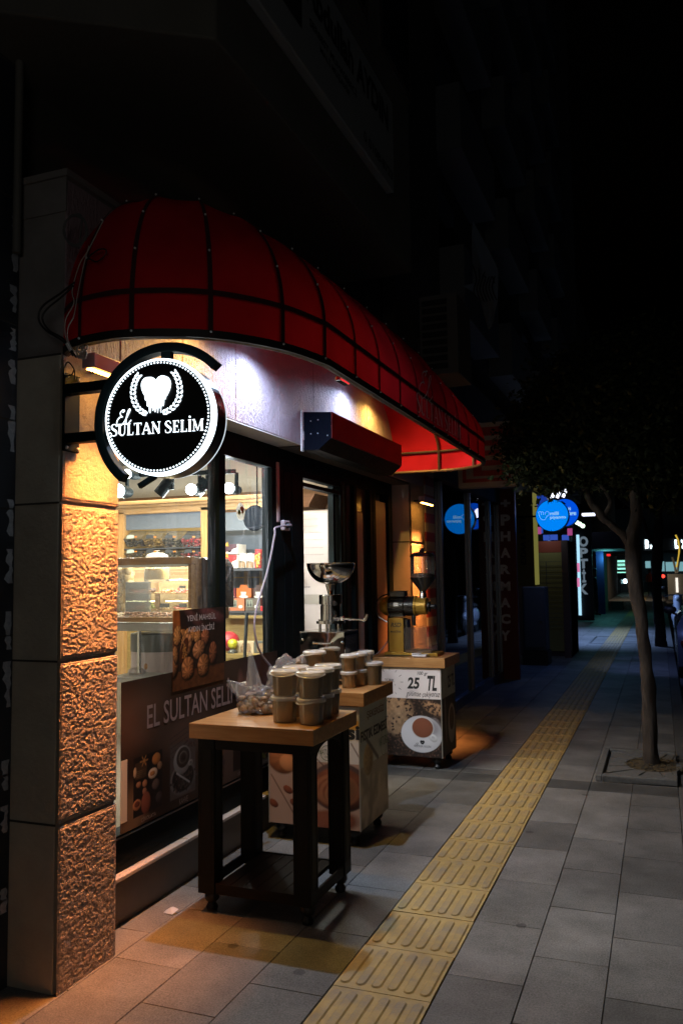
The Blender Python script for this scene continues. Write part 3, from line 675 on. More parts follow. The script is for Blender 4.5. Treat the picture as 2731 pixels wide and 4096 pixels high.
def serif_text(mb, s, O, U, V, box, shear=0):
    wd = sum((SER[c][1]+.05) if c != ' ' else .35 for c in s); sx = (box[1]-box[0])/wd; sy = box[3]-box[2]; x = 0
    for c in s:
        if c == ' ': x += .35; continue
        st, w_ = SER[c]; out = []
        for ln in st: out.append([(box[0]+(x+p[0])*sx, box[2]+p[1]*sy, (p[2] if len(p) > 2 else .06)*(sx+sy)/2) for p in ln])
        strokes(mb, out, O, U, V, .01); x += w_+.05
EL = [spline([(.52,.86),(.62,1.0),(.5,1.02),(.36,.86),(.4,.66),(.5,.6),(.34,.58),(.16,.38),(.14,.12),(.3,.02),(.52,.16),(.72,.45),(.9,.8),(.98,1.0),(.94,1.06),(.84,.9),(.74,.5),(.72,.2),(.8,.1),(.92,.2),(1.05,.36)],6)]
def el_text(mb, O, U, V, box, wd, shear=0):
    strokes(mb, [[(box[0]+(x/1.05)*(box[1]-box[0])+shear*y, box[2]+y*(box[3]-box[2])) for x, y in ln] for ln in EL], O, U, V, wd)
b = MB(); serif_text(b, 'SULTAN SELİM', (-1.3455,0,0), YA, ZAX, (4.78,5.98,2.645,2.765))
el_text(b, (-1.344,0,0), YA, ZAX, (4.80,5.16,2.745,2.93), .009)
b.build('lettering', let, aw, recalc=False)

# ================================================================== light fittings of the shop front (all shown burning)
def spot_fixture(loc, color, power, label, glow):
    t = empty('spot_light', loc, label, 'lamp', 'flood lights under the awning'); x, y, z = loc
    b = MB(); b.box(x-.02,x+.05,y-.035,y+.035,z,z+.02); b.bar((x-.0,y,z+.015),(-2.305,y,z+.045),.012,.012); b.build('housing', black, t, bevel=.003)
    b = MB(); b.box(x-.012,x+.042,y-.028,y+.028,z-.004,z); b.build('lens', emat('lens_'+glow, color, 30), t)
    lamp('lamp', 'SPOT', (x+.015,y,z-.02), power, color, aim=(x+.34,y,z-1), parent=t, spot_size=math.radians(172), spot_blend=1.0, shadow_soft_size=.02)
WHT, YEL, ORG = (.52,.70,1.0), (1.0,.60,.12), (1.0,.30,.06)
spot_fixture((-2.12,3.72,3.08), YEL, 110, 'warm yellow flood light under the awning, nearest the round sign', 'warm')
spot_fixture((-2.13,4.36,3.10), WHT, 185, 'white flood light under the awning, over the front display table', 'cold')
spot_fixture((-2.18,6.02,3.2), WHT, 90, 'white flood light under the awning above the shutter box', 'cold')
spot_fixture((-2.18,6.62,3.2), YEL, 85, 'warm yellow flood light under the awning, farthest along the shutter box', 'warm')
# little bracket seen on the awning edge
p = Z5a(488,300); q = PX(p, -1.42)
t = empty('flood_light', tuple(q), 'small chrome flood light clipped behind the awning edge above the door', 'lamp')
b = MB(); b.box(q[0]-.03,q[0]+.0,q[1]-.06,q[1]+.06,q[2]-.012,q[2]+.012); b.build('housing', mat('chrome', (.7,.72,.75), .15, metal=1), t, bevel=.003)
b = MB(); b.tube([(q[0]-.015,q[1],q[2]+.01),(q[0]-.02,q[1],q[2]+.035)], .006); b.build('clip', black, t)

def wall_washer(base, y0, y1, label, power, x=-2.165, z=2.52):
    t = empty('wall_washer', base, label, 'lamp')
    b = MB(); b.box(x-.032,x+.032,y0,y1,z,z+.062); b.build('housing', mat('washer_metal', (.34,.25,.3), .4, metal=.4), t, bevel=.003)
    b = MB(); k = max(3, int((y1-y0)/.022))
    for i in range(k): yy = y0+(y1-y0)*(i+.5)/k; b.box(x-.012,x+.012,yy-.006,yy+.006,z-.006,z)
    b.build('led_row', emat('led_orange', (1,.42,.06), 45), t)
    b = MB(); b.bar((x,(y0+y1)/2,z+.04),(-2.302,(y0+y1)/2,z+.04),.014); build_each(b, 'bracket', black, t)
    d = lamp('lamp', 'AREA', (x,(y0+y1)/2,z-.012), power, ORG, aim=(x-.02,(y0+y1)/2,z-1), parent=t, shape='RECTANGLE', size=.03, size_y=y1-y0)
    d.data.spread = math.radians(42); d.rotation_euler = (0, math.radians(7), 0)
wall_washer((-2.215,2.9,2.5), 2.735, 3.12, 'orange wall washer bar shining down the near stone pilaster behind the round sign', 12)
fz = PX(Z4(1040,625), -2.2)
wall_washer((-2.215,8.1,2.34), 7.80, 8.2, 'orange wall washer bar on the far stone pilaster', 15, z=2.36)

# ================================================================== ROUND SIGN
SY = 2.69
cen = PY(Z1(995,1672), SY); SX, SZ = cen[0], cen[2]; RD = (PY(Z1(995,1335), SY)[2]-PY(Z1(995,2010), SY)[2])/2
sg = empty('round_sign', (SX, SY+.05, SZ), 'round black lightbox sign with glowing white rim and melting heart emblem on a wall bracket', 'sign')
PHI = math.radians(7); SU = Vector((math.cos(PHI), math.sin(PHI), 0)); SV = Vector((0,0,1)); SN = Vector((math.sin(PHI), -math.cos(PHI), 0)); SO = Vector((SX,SY,SZ))
def circ(r, n=72, a0=0, a1=360): return [(r*math.cos(math.radians(a0+(a1-a0)*i/n)), r*math.sin(math.radians(a0+(a1-a0)*i/n))) for i in range(n if a1-a0 == 360 else n+1)]
def sprism(poly, d0, d1, name, m, parent=sg, **k):
    b = MB(); b.prism(poly, SO+SN*d0, SU, SV, SN, d1-d0); return b.build(name, m, parent, **k)
white_lit = emat('sign_white', (.80,.92,1.0), 3.4)
black_face = mat('sign_black', (.008,.008,.009), .5)
sprism(circ(RD*1.085), -.036, 0, 'lit_rim', white_lit, smooth=False)
sprism(circ(RD*1.085), -.124, -.038, 'case', mat('sign_case', (.012,.012,.014), .28, coat=.5))
sprism(circ(RD*1.08), -.136, -.1245, 'lit_rim', emat('sign_white_back', (.80,.92,1.0), .9))
sprism(circ(RD*1.035), 0.001, .006, 'face_plate', black_face)
b = MB(); N_ = 96
for i in range(N_):
    a = 2*math.pi*i/N_; c = SO+SN*.0075+SU*(RD*math.cos(a))+SV*(RD*math.sin(a)); r_ = RD*.0175
    b.add([c+SU*(r_*math.cos(k*math.pi/4))+SV*(r_*math.sin(k*math.pi/4)) for k in range(8)], [tuple(range(8))])
b.build('dot_row', white_lit, sg, recalc=False)
def sz(u, v): return ((u-637)/425*RD, (823-.075*(u-637)-v)/482*RD)
def sposter(lst): return [sz(*p) for p in lst]
OF = SO+SN*.0078
# emblem: heart dripping downwards
heart = sposter(spline([(624,503),(600,478),(565,472),(525,482),(500,520),(498,565),(512,612),(527,640)],5)+[(530,670),(535,683),(541,670),(543,655),(546,700),(548,730),(552,738),(556,728),(558,706),(565,706),(566,780),(572,796),(579,780),(582,740),(590,738),(594,752),(598,775),(603,752),(606,742),(612,770),(616,788),(622,770),(626,745),(634,742),(638,795),(641,775),(645,740),(654,738),(658,752),(662,748),(664,792),(668,740),(676,700),(680,722),(684,733),(689,722),(692,690),(694,652),(698,668),(703,672),(707,660),(710,640)]+spline([(716,640),(735,598),(746,560),(747,515),(730,480),(700,463),(665,462),(640,478),(624,503)],5))
b = MB(); b.prism(heart, OF-SN*.001, SU, SV, SN, .003); b.build('heart', white_lit, sg)
b = MB()
def laurel(path, side):
    pts = spline(path, 6)
    for i in range(0, len(pts)-1, 3):
        (x0, y0), (x1, y1) = pts[i], pts[min(i+3, len(pts)-1)]; d = math.atan2(y1-y0, x1-x0)
        for sd in (-1, 1):
            a = d+math.pi+sd*.55; cx_, cy_ = x0+17*math.cos(d+sd*1.2), y0+15*math.sin(d+sd*1.2); dd = d+sd*.42
            lf = [(cx_+20*math.cos(th)*math.cos(dd)-8.5*math.sin(th)*math.sin(dd)*(1-.35*math.cos(th)), cy_+20*math.cos(th)*math.sin(dd)+8.5*math.sin(th)*math.cos(dd)*(1-.35*math.cos(th))) for th in [k*math.pi/5 for k in range(10)]]
            b.add([OF+SU*q[0]+SV*q[1] for q in sposter(lf)], [tuple(range(10))])
laurel([(535,800),(480,765),(440,700),(425,620),(432,545),(455,480),(485,440)], 1)
laurel([(690,790),(755,755),(805,690),(825,610),(818,530),(795,460),(765,415)], -1)
b.build('laurel_wreath', white_lit, sg, recalc=False)
x0, y0 = sz(234,997); x1, y1 = sz(1028,945)
b = MB(); serif_text(b, 'SULTAN SELİM', OF, SU, SV, (x0, x1, (y0+y1)/2-.002, (y0+y1)/2+RD*.205))
a0 = sz(270,920); a1 = sz(412,768); el_text(b, OF+SN*.001, SU, SV, (a0[0], a1[0], a0[1], a1[1]), RD*.017)
b.build('lettering', white_lit, sg, recalc=False)
# bent bracket ring, arms, wall plate
ro, ri = RD*1.46, RD*1.285
ring = circ(ro, 60, 43, 231)+circ(ri, 60, 41, 233)[::-1]
RO = SO-SN*.045
b = MB(); k = 61; O_ = RO-SN*.055
vs = [O_+SU*x+SV*y for x, y in circ(ro,60,43,231)]+[O_+SU*x+SV*y for x, y in circ(ri,60,43,231)]; vs += [v+SN*.05 for v in vs]
fs = [(i,i+1,k+i+1,k+i) for i in range(k-1)]+[(2*k+i,2*k+i+1,3*k+i+1,3*k+i) for i in range(k-1)]+[(i,i+1,2*k+i+1,2*k+i) for i in range(k-1)]+[(k+i,k+i+1,3*k+i+1,3*k+i) for i in range(k-1)]+[(0,k,3*k,2*k),(k-1,2*k-1,4*k-1,3*k-1)]
b.add(vs, fs); b.build('bracket_ring', black, sg, bevel=.002)
b = MB(); b.bar(RO-SN*.03+SV*(RD*1.0),RO-SN*.03+SV*(ri+.006),.04,.03,up=SN); b.bar(RO-SN*.03-SV*(RD*1.05)-SU*.05,RO-SN*.03-SV*(ri-.012)-SU*.12,.02,.02,up=SN); build_each(b, 'spacer', black, sg)
b = MB()
for zz in (PY(Z1(560,1487), 2.75)[2], PY(Z1(560,1798), 2.75)[2]): b.box(-2.295,SX-ri*.94,2.735,2.785,zz-.0205,zz+.0205)
build_each(b, 'arm', black, sg, bevel=.002)
b = MB(); b.box(-2.299,-2.285,2.738,2.835,2.185,2.515); b.build('wall_plate', black, sg, bevel=.003)
b = MB()
for yy, zz in ((2.75,2.50),(2.82,2.50),(2.75,2.20),(2.82,2.20)): b.sphere((-2.283,yy,zz), .008, 8, 6)
build_each(b, 'bolt', 'screw_zinc', sg)

# ---- loose cables on the pilaster head
cb = mat('cable_black', (.012,.012,.012), .5); cg = mat('cable_grey', (.35,.33,.3), .5)
def cable(name, pts, r, m, label, base=None):
    b = MB(); b.tube(spline([tuple(p) for p in pts], 7), r, 7); return tag(b.build(name, m, base=base or tuple(pts[0]), smooth=True), label, 'cable')
Pf = lambda *p: PY(Z1(*p), 2.60)
cable('cable', [Pf(470,830),(Pf(380,900)),Pf(270,980),Pf(245,1060),Pf(290,1130),Pf(385,1190),Pf(430,1235),Pf(460,1290)], .0042, cb, 'thick black cable looping out left of the awning corner', (-2.35,2.6,2.7))
cable('cable', [Pf(465,850),(Pf(390,920)),Pf(295,1000),Pf(268,1060),Pf(310,1130),Pf(395,1180),Pf(440,1240),Pf(480,1300)], .0038, cb, 'thinner black cable forming the inner loop left of the awning corner', (-2.34,2.6,2.7))
cable('cable', [Pf(650,440),Pf(560,620),Pf(500,720),Pf(455,880),Pf(465,960),Pf(415,1060),Pf(410,1150),Pf(430,1220)], .0022, cg, 'thin white cable running down across the left end of the awning, left strand', (-2.2,2.6,2.7))
cable('cable', [Pf(560,600),Pf(525,730),Pf(490,900),Pf(465,1040),Pf(430,1110),Pf(428,1190),Pf(470,1260),Pf(550,1250)], .0022, cg, 'thin white cable running down across the left end of the awning, right strand', (-2.2,2.6,2.72))
Pc = lambda *p: PY(Z1(*p), 2.66)
cl = []
for k in range(40):
    a = k*.62; cl.append(Pc(475+(72+6*math.sin(k*1.7))*math.cos(a), 505+(95+8*math.cos(k))*math.sin(a)))
cable('cable_coil', cl+[Pc(495,620)], .003, mat('coil_grey', (.1,.1,.1), .6), 'grey cable coil hanging on the pilaster head behind the awning', (-2.2,2.66,3.0))
lp = [Pc(560,680),Pc(610,700),Pc(660,660),Pc(665,625),Pc(620,625),Pc(570,660),Pc(550,690)]
cable('cable', lp, .003, cb, 'short black cable loop lying on the red awning cloth', (-2.1,2.66,2.9))
kn = []
for k in range(36): a = k*.9; kn.append(Pc(515+38*math.cos(a)*math.sin(k*.37+1), 1265+42*math.sin(a*1.13)))
cable('cable_bundle', kn, .0028, cg, 'tangle of thin white wires under the awning corner above the wall washer', (-2.2,2.66,2.5))
cable('cable', [Pc(470,1440),Pc(468,1380),Pc(430,1330),Pc(405,1370),Pc(410,1415),Pc(450,1410),Pc(465,1380)], .0028, cb, 'short black cable looping into the top of the sign plate', (-2.2,2.66,2.4))
b = MB(); a_ = Pf(425,1215); b.bar(a_, Pf(450,1260), .016, .01); tag(b.build('cable_tie', mat('tape_white', (.75,.75,.75), .5), base=tuple(a_)), 'white tape wrapped round the cables at the awning corner', 'tape')
# ================================================================== PRINTS ON THE WINDOW
pr = vcol_mat('print_gloss', rough=.5, spec=.2)
prm = vcol_mat('print_matt', rough=.5, spec=.35)
FX = GX+.023
film = empty('window_film', (FX,4.2,.78), 'dark brown printed film along the bottom of the shop window with product pictures', 'window film')
y0_, y1_, z0_, z1_ = 3.385, 5.135, .424, 1.146
A = Art(y1_-y0_, z1_-z0_, .0045, (.035,.021,.015))
A.c = .75*A.c*(.35+1.5*fbm(A.ny, A.nx, 90, 4, 3)[...,None])
fl = lambda y, z: (y-y0_, z-z0_)
for (y, z, rx, ry, c) in ((3.55,.95,.22,.14,(.09,.05,.035)),(4.0,.80,.28,.10,(.075,.045,.035)),(4.85,.98,.2,.15,(.06,.03,.035)),(3.47,.5,.12,.12,(.13,.085,.05)),(4.45,.6,.16,.2,(.08,.05,.04))):
    q = fl(y, z); A.ell(q[0], q[1], rx, ry, c, soft=.9, shade=0)
for i, (y, z, rx, ry, rt) in enumerate([(4.62,.97,.045,.10,.2),(4.69,.95,.05,.09,-.3),(4.75,1.0,.04,.07,.5),(4.66,.90,.07,.035,.1)]): q = fl(y, z); A.ell(q[0], q[1], rx, ry, (.12,.06,.05), rt, .7, .5)
def picbox(a, c_, kind):
    x0, x1, zz0, zz1 = a-y0_, c_-y0_, .472-z0_, .762-z0_; w_, h_ = x1-x0, zz1-zz0; sv = A.c.copy(); A.rect(x0, x1, zz0, zz1, (.010,.008,.008)); r = random.Random(int(a*100))
    E_ = lambda u, v, rx, ry, c, **k: A.ell(x0+u*w_, zz0+v*h_, rx*w_, ry*h_, c, **k)
    if kind == 0:
        A.rect(x0+.06*w_, x0+.45*w_, zz0+.62*h_, zz0+.9*h_, (.04,.025,.015))
        for k in range(4): A.line(x0+.1*w_, zz0+(.66+.03*k)*h_, x0+.4*w_, zz0+(.67+.03*k)*h_, .003, (.1,.07,.04))
        for u, v, rx, ry, c in ((.78,.86,.15,.1,(.35,.14,.04)),(.9,.72,.09,.07,(.2,.12,.07)),(.66,.63,.16,.09,(.55,.42,.3)),(.64,.63,.09,.045,(.4,.17,.06)),(.17,.53,.08,.05,(.3,.15,.08)),(.38,.51,.08,.06,(.3,.15,.08)),(.37,.38,.07,.06,(.25,.12,.07)),(.76,.42,.13,.09,(.09,.06,.05)),(.42,.17,.16,.19,(.16,.055,.035)),(.12,.2,.14,.09,(.3,.14,.07)),(.12,.21,.09,.05,(.1,.03,.02)),(.88,.17,.12,.1,(.04,.03,.03)),(.05,.75,.05,.09,(.4,.3,.2))): E_(u, v, rx, ry, c, shade=.6)
        for k in range(6): t = k*math.pi/3; A.line(x0+.35*w_, zz0+.9*h_, x0+(.35+.13*math.cos(t))*w_, zz0+(.9+.09*math.sin(t))*h_, .005, (.35,.18,.06))
    if kind == 1:
        A.rect(x0, x1, zz0, zz1, (.065,.05,.047)); 
        for k in range(5): A.line(x0, zz0+(.75+.09*k)*h_, x0+.7*w_, zz0+(.88+.09*k)*h_, .003, (.03,.02,.02))
        E_(.5,.32,.5,.3,(.12,.11,.11), shade=.3); E_(.5,.33,.43,.25,(.012,.01,.01), shade=.3)
        for k in range(90): u, v = r.gauss(.5,.2), r.gauss(.28,.1); E_(u, v, .035, .022, r.choice([(.03,.02,.018),(.06,.045,.04)]), rot=r.random()*3)
        for k in range(26): E_(r.uniform(.4,1), r.uniform(.82,1), .035, .02, (.05,.03,.025), rot=r.random()*3)
        E_(.47,.66,.34,.26,(.2,.19,.185), shade=.4); E_(.5,.7,.26,.19,(.03,.022,.018), shade=.2); E_(.5,.7,.17,.12,(.10,.085,.075), hole=.75); E_(.52,.7,.06,.05,(.02,.012,.01)); E_(.8,.55,.1,.06,(.2,.19,.18), hole=.5)
        A.line(x0+.25*w_, zz0+.45*h_, x0+.75*w_, zz0+.2*h_, .008, (.3,.3,.3))
    if kind == 2:
        for k in range(26): E_(r.random(), r.random(), .1, .07, r.choice([(.08,.04,.03),(.12,.06,.03),(.05,.03,.04)]), rot=r.random()*3)
    if kind == 3:
        for k in range(9): E_(.2+r.random()*.6, .25+r.random()*.65, .08, .05, (.11,.11,.12), hole=.6); A.line(x0+.5*w_, zz0+.3*h_, x0+(.2+r.random()*.6)*w_, zz0+(.3+r.random()*.6)*h_, .004, (.12,.12,.12))
    if kind == 4:
        for k in range(30): E_(r.random(), r.random(), .09, .05, r.choice([(.14,.05,.02),(.1,.09,.02),(.03,.02,.02)]), rot=r.random()*3)
for a, c_, k in ((3.491,3.745,0),(3.817,4.072,1),(4.144,4.39,2),(4.505,4.76,3),(4.83,5.08,4)): picbox(a, c_, k)
A.c *= 1.0; A.build('printed_sheet', (FX,y0_,z0_), YA, ZAX, pr, film)
b = MB(); text(b, 'EL SULTAN SELİM', (FX+.0015,0,0), YA, ZAX, (3.602,4.561,.886,1.045), .01)
b.build('lettering', mat('film_letter', (.27,.2,.2), .5), film, recalc=False)
b = MB()
for s_, a, c_ in (('ÇİKOLATA',3.555,3.685),('KAHVE',3.905,3.99),('KURU MEYVE',4.19,4.34),('ŞİFALI OTLAR',4.56,4.73),('BAHARAT',4.90,5.02)): text(b, s_, (FX+.0015,0,0), YA, ZAX, (a, c_, .432, .462), .008)
b.build('caption', mat('caption_letter', (.16,.13,.125), .5), film, recalc=False)
b = MB(); b.box(FX+.0005,FX+.002,3.385,3.437,.475,.77); b.build('white_strip', mat('paper_white', (.55,.5,.42), .7), film)
# fig poster
PXX = GX+.0265; pt = empty('poster', (PXX,4.11,1.25), 'poster of dried figs taped above the film on the shop window', 'poster')
w_, h_ = .557, .434; A = Art(w_, h_, .003, (.03,.018,.012)); A.c = A.c*(.5+fbm(A.ny, A.nx, 60, 4, 9)[...,None])
def pq(u, v): p = PX(ZB(u, v), PXX); return (p[1]-3.834, p[2]-1.04)
def fig(u, v, ru, rv, c, rot=0, **k): q = pq(u, v); A.ell(q[0], q[1], ru/2.24/3285*4.55*1.5, rv/2.24/3285*4.55*1.05, (.012,.007,.004), rot, 0, .25); A.ell(q[0], q[1]+.004, ru/2.24/3285*4.55*1.4, rv/2.24/3285*4.55*.98, c, rot, 1.0, .08, .34, **k)
A.rect(0, w_, 0, .10, (.11,.045,.018)); q = pq(1020,140); A.ell(q[0], q[1], .16, .035, (.12,.05,.045), -.25, .5, .6); q = pq(850,170); A.ell(q[0],q[1],.13,.03,(.1,.045,.035),-.5,.4,.6); q = pq(660,380); A.ell(q[0],q[1],.08,.05,(.2,.08,.035),.3,.5,.4)
for k in range(5): q = pq(640+18*k, 180+15*k); A.ell(q[0], q[1], .015, .10, (.26,.09,.02), .1, .4, .4)
for (u, v) in ((700,300),(740,330),(790,320),(840,310),(880,330),(700,350),(770,370)): fig(u, v, 50, 60, (.40,.2,.07), .4)
fig(945,340,55,85,(.28,.11,.05)); fig(1015,480,55,110,(.2,.08,.035)); fig(890,450,80,85,(.36,.17,.075),.2); fig(660,610,55,100,(.26,.12,.05)); fig(680,500,30,80,(.3,.15,.06),.3)
fig(770,440,60,140,(.4,.2,.09),-.5)
q = pq(755,450); A.ell(q[0], q[1], .035, .075, (.09,.028,.01), -.5, .2, .1)
rr = random.Random(4)
for k in range(90): A.ell(q[0]+rr.gauss(0,.013), q[1]+rr.gauss(0,.032), .004, .004, (.4,.2,.06))
fig(790,610,75,95,(.33,.15,.06)); fig(930,580,75,95,(.31,.14,.055),.3); fig(790,660,70,60,(.3,.13,.05)); fig(930,640,65,50,(.22,.1,.04))
A.mul(9, .55, 1.5, 21); A.c = np.clip(A.c, 0, 1)**1.2*1.15; A.build('printed_sheet', (PXX,3.834,1.04), YA, ZAX, pr, pt)
b = MB(); text(b, 'YENİ MAHSÜL', (PXX+.0015,0,0), YA, ZAX, (3.975,4.292,1.408,1.452), .008); text(b, 'AYDIN İNCİRİ', (PXX+.0015,0,0), YA, ZAX, (3.985,4.275,1.347,1.388), .008)
b.build('lettering', mat('poster_letter', (.42,.38,.36), .5), pt, recalc=False)
# round sticker
p = PX(ZA(1102,385), GX-.017); ra = (PX(ZA(1102,315), GX-.017)[2]-PX(ZA(1102,453), GX-.017)[2])/2
stt = empty('sticker', tuple(p), 'small round white sticker with dried fruit on the right hand window pane', 'sticker')
b = MB(); b.prism(circ(ra,40), (p[0],p[1],p[2]), YA, ZAX, XA, .0012); MATS['sticker_white'] = clearmat('sticker_vinyl', (1,1,1), .05, haze=.97, hazecol=(.85,.85,.82)); b.build('disc', MATS['sticker_white'], stt)
b = MB(); 
for (u, v, ru, rv, c) in ((.3,.35,.5,.25,'sticker_orange'),(.45,.05,.35,.22,'sticker_brown'),(-.35,-.1,.35,.3,'sticker_green')):
    bb = MB(); bb.prism([(p_[0]*ru*1.0+u*ra, p_[1]*rv+v*ra) for p_ in circ(ra,16)], (p[0]+.0015,p[1],p[2]), YA, ZAX, XA, .0006)
    bb.build('fruit', mat(c, {'sticker_orange': (.65,.3,.16), 'sticker_brown': (.4,.2,.1), 'sticker_green': (.1,.22,.08)}[c], .5), stt)
b = MB(); text(b, 'MEYVE', (p[0]+.003,p[1],p[2]), YA, ZAX, (-ra*.5,ra*.5,-ra*.5,-ra*.22), .02); text(b, 'KURULARI', (p[0]+.003,p[1],p[2]), YA, ZAX, (-ra*.72,ra*.72,-ra*.82,-ra*.55), .02); b.build('lettering', 'sticker_white', stt, recalc=False)

# ================================================================== TABLE
wt = woodmat('beech_top', (.29,.135,.045), (.41,.215,.08), 'X', 5, .36, .4)
bk = mat('black_wood', (.006,.0065,.0062), .6, noise_amt=.25, noise_scale=12, spec=.18)
bf = mat('black_foot', (.008,.008,.008), .45)
tb = empty('display_table', (-1.89, 3.9, 0), 'small black table with thick light wood top and open lower shelf, nearest the camera', 'table')
b = MB(); b.box(-2.226,-1.552,3.612,4.205,.852,.927); b.build('table_top', wt, tb, bevel=.003)
LX = ((-2.192,-2.102),(-1.675,-1.585)); LY = ((3.642,3.732),(4.085,4.175))
for (xa, xb) in LX:
    for (ya, yb) in LY:
        b = MB(); b.box(xa,xb,ya,yb,.10,.852)
        for f in (ya-.0025, yb+.0025):
            yy = (min(f,ya if f<ya else yb), max(f,ya if f<ya else yb))
            for (p0,p1,q0,q1) in ((xa+.012,xa+.018,.17,.80),(xb-.018,xb-.012,.17,.80),(xa+.018,xb-.018,.17,.176),(xa+.018,xb-.018,.794,.80)): b.box(p0,p1,yy[0],yy[1],q0,q1)
        for f in (xa-.0025, xb):
            for (p0,p1,q0,q1) in ((ya+.012,ya+.018,.17,.80),(yb-.018,yb-.012,.17,.80),(ya+.018,yb-.018,.17,.176),(ya+.018,yb-.018,.794,.80)): b.box(f,f+.0025,p0,p1,q0,q1)
        b.build('leg', bk, tb, bevel=.002)
def bun(cx, cy, parent):
    b = MB(); b.lathe([(.012,0),(.026,.006),(.030,.022),(.022,.036),(.018,.044),(.03,.052),(.038,.066),(.036,.084),(.028,.098)], (cx,cy,0), 18); b.build('foot', bf, parent, smooth=True)
for x in (-2.147,-1.63):
    for y in (3.70,4.13): bun(x, y, tb)
b = MB(); k = 6; xs = np.linspace(-2.10,-1.677,k+1)
for a, c_ in zip(xs[:-1], xs[1:]): b.box(a+.0015,c_-.0015,3.655,4.16,.125,.145)
b.box(-2.10,-1.677,3.65,3.664,.10,.15); b.box(-2.10,-1.677,4.15,4.165,.10,.15); b.box(-2.185,-2.17,3.734,4.083,.10,.15); b.box(-1.606,-1.592,3.734,4.083,.10,.15)
b.build('shelf', mat('shelf_wood', (.010,.007,.006), .6, spec=.15, noise_amt=.3, noise_scale=9), tb, bevel=.0015)
def arch(x, ya, yb, zt_, zb, th, parent, m=bk):
    n_ = 14; pts = [(ya, zt_)]+[(yb, zt_), (yb, zb)]
    for i in range(n_+1):
        t = math.pi*i/n_; pts.append(((ya+yb)/2+(yb-ya-.03)/2*math.cos(t), zb+(zt_-zb-.025)*math.sin(t)**.8))
    pts.append((ya, zb)); b = MB(); b.prism(pts, (x,0,0), YA, ZAX, XA, th); build_each(b, 'apron', m, parent)
arch(-1.612, 3.733, 4.084, .851, .745, .018, tb); arch(-2.186, 3.733, 4.084, .851, .745, .018, tb)
b = MB(); b.box(-2.10,-1.677,3.65,3.665,.80,.851); b.box(-2.10,-1.677,4.15,4.165,.80,.851); build_each(b, 'rail', bk, tb)

# ================================================================== CARTS
alu = mat('alu_edge', (.5,.48,.42), .35, metal=.7)
def cart(name, loc, lab, x0, x1, y0, y1, ztop, tx0, tx1, ty0, ty1):
    t = empty(name, loc, lab, 'cart'); b = MB(); b.box(tx0,tx1,ty0,ty1,ztop-.083,ztop); b.build('cart_top', wt, t, bevel=.003)
    b = MB(); b.box(x0,x1,y0,y1,.1,ztop-.084); b.build('body', bk, t)
    b = MB(); b.box(x1-.004,x1+.003,y0-.004,y0+.003,.1,ztop-.085); b.box(x0-.003,x0+.004,y0-.004,y0+.003,.1,ztop-.085); build_each(b, 'edge_trim', alu, t)
    for x in (x0+.06,x1-.06):
        for y in (y0+.06,y1-.05): bun(x, y, t)
    return t
# nut butter cart
c2 = cart('nut_butter_cart', (-2.06,5.07,0), 'wood topped cart with peanut butter pictures carrying the steel mill', -2.37,-1.757,4.80,5.335,.935,-2.395,-1.714,4.77,5.355)
A = Art(.605,.74,.0045,(.62,.58,.55)); A.c *= (.9+.2*fbm(A.ny,A.nx,40,3,5))[...,None]
def c2q(u, v): p = PY(Z5(u,v), 4.796); return (p[0]+2.366, p[2]-.105)
A.rect(0,.605,.60,.70,(.55,.33,.10)); A.rect(0,.605,.655,.74,(.5,.46,.44)); A.rect(0,.605,0,.395,(.42,.27,.21)); 
for (a_, c_) in (((503,780),(640,1020)),((920,620),(965,700)),((720,680),(800,760))):
    q0, q1 = c2q(*a_), c2q(*c_); A.line(q0[0],q0[1],q1[0],q1[1],.007,(.12,.06,.04))
q = c2q(560,690); A.ell(q[0],q[1],.11,.10,(.42,.14,.05),-.6,.7,.12,.1); q = c2q(590,720); A.ell(q[0],q[1],.06,.05,(.62,.25,.1),-.4,.5,.2)
for (u, v) in ((590,860),(515,930),(625,930),(700,800)): q = c2q(u,v); A.ell(q[0],q[1],.035,.022,(.22,.06,.03),-.5,.7)
q = c2q(860,850); A.ell(q[0],q[1],.20,.15,(.10,.06,.055),0,.5,.06); A.ell(q[0],q[1]-.01,.18,.13,(.22,.07,.035),0,.7,.1,.12)
for k in range(7): A.ell(q[0]-.02+.01*k,q[1]-.02,.15-.02*k,.10-.013*k,(.36-.02*k,.14,.07),.3*k,.4,.1,hole=.82)
q = c2q(800,1020); A.ell(q[0],q[1]-.01,.2,.07,(.25,.08,.045),.1,.4,.3)
A.build('front_print', (-2.366,4.7965,.105), XA, ZAX, prm, c2)
b = MB(); q0, q1 = PY(Z5(905,600),4.79), PY(Z5(962,540),4.79); text(b, 'si', (0,4.795,0), XA, ZAX, (q0[0]-.01,q1[0],q0[2],q1[2]+.012), .04)
text(b, 'Ezme', (0,4.795,0), XA, ZAX, (q0[0]-.24,q0[0]-.02,q0[2],q1[2]), .04); b.build('lettering', mat('ink_black', (.012,.012,.012), .6), c2, recalc=False)
b = MB(); c_ = PY(Z5(795,670),4.795); strokes(b, [[(c_[0]+.045*math.cos(t*.2),c_[2]+.045*math.sin(t*.2)) for t in range(32)]], (0,4.795,0), XA, ZAX, .003)
text(b, 'NATURAL', (0,4.795,0), XA, ZAX, (c_[0]-.055,c_[0]+.055,c_[2]-.01,c_[2]+.022), .0); text(b, '100%', (0,4.795,0), XA, ZAX, (c_[0]-.018,c_[0]+.018,c_[2]-.03,c_[2]-.016), .0)
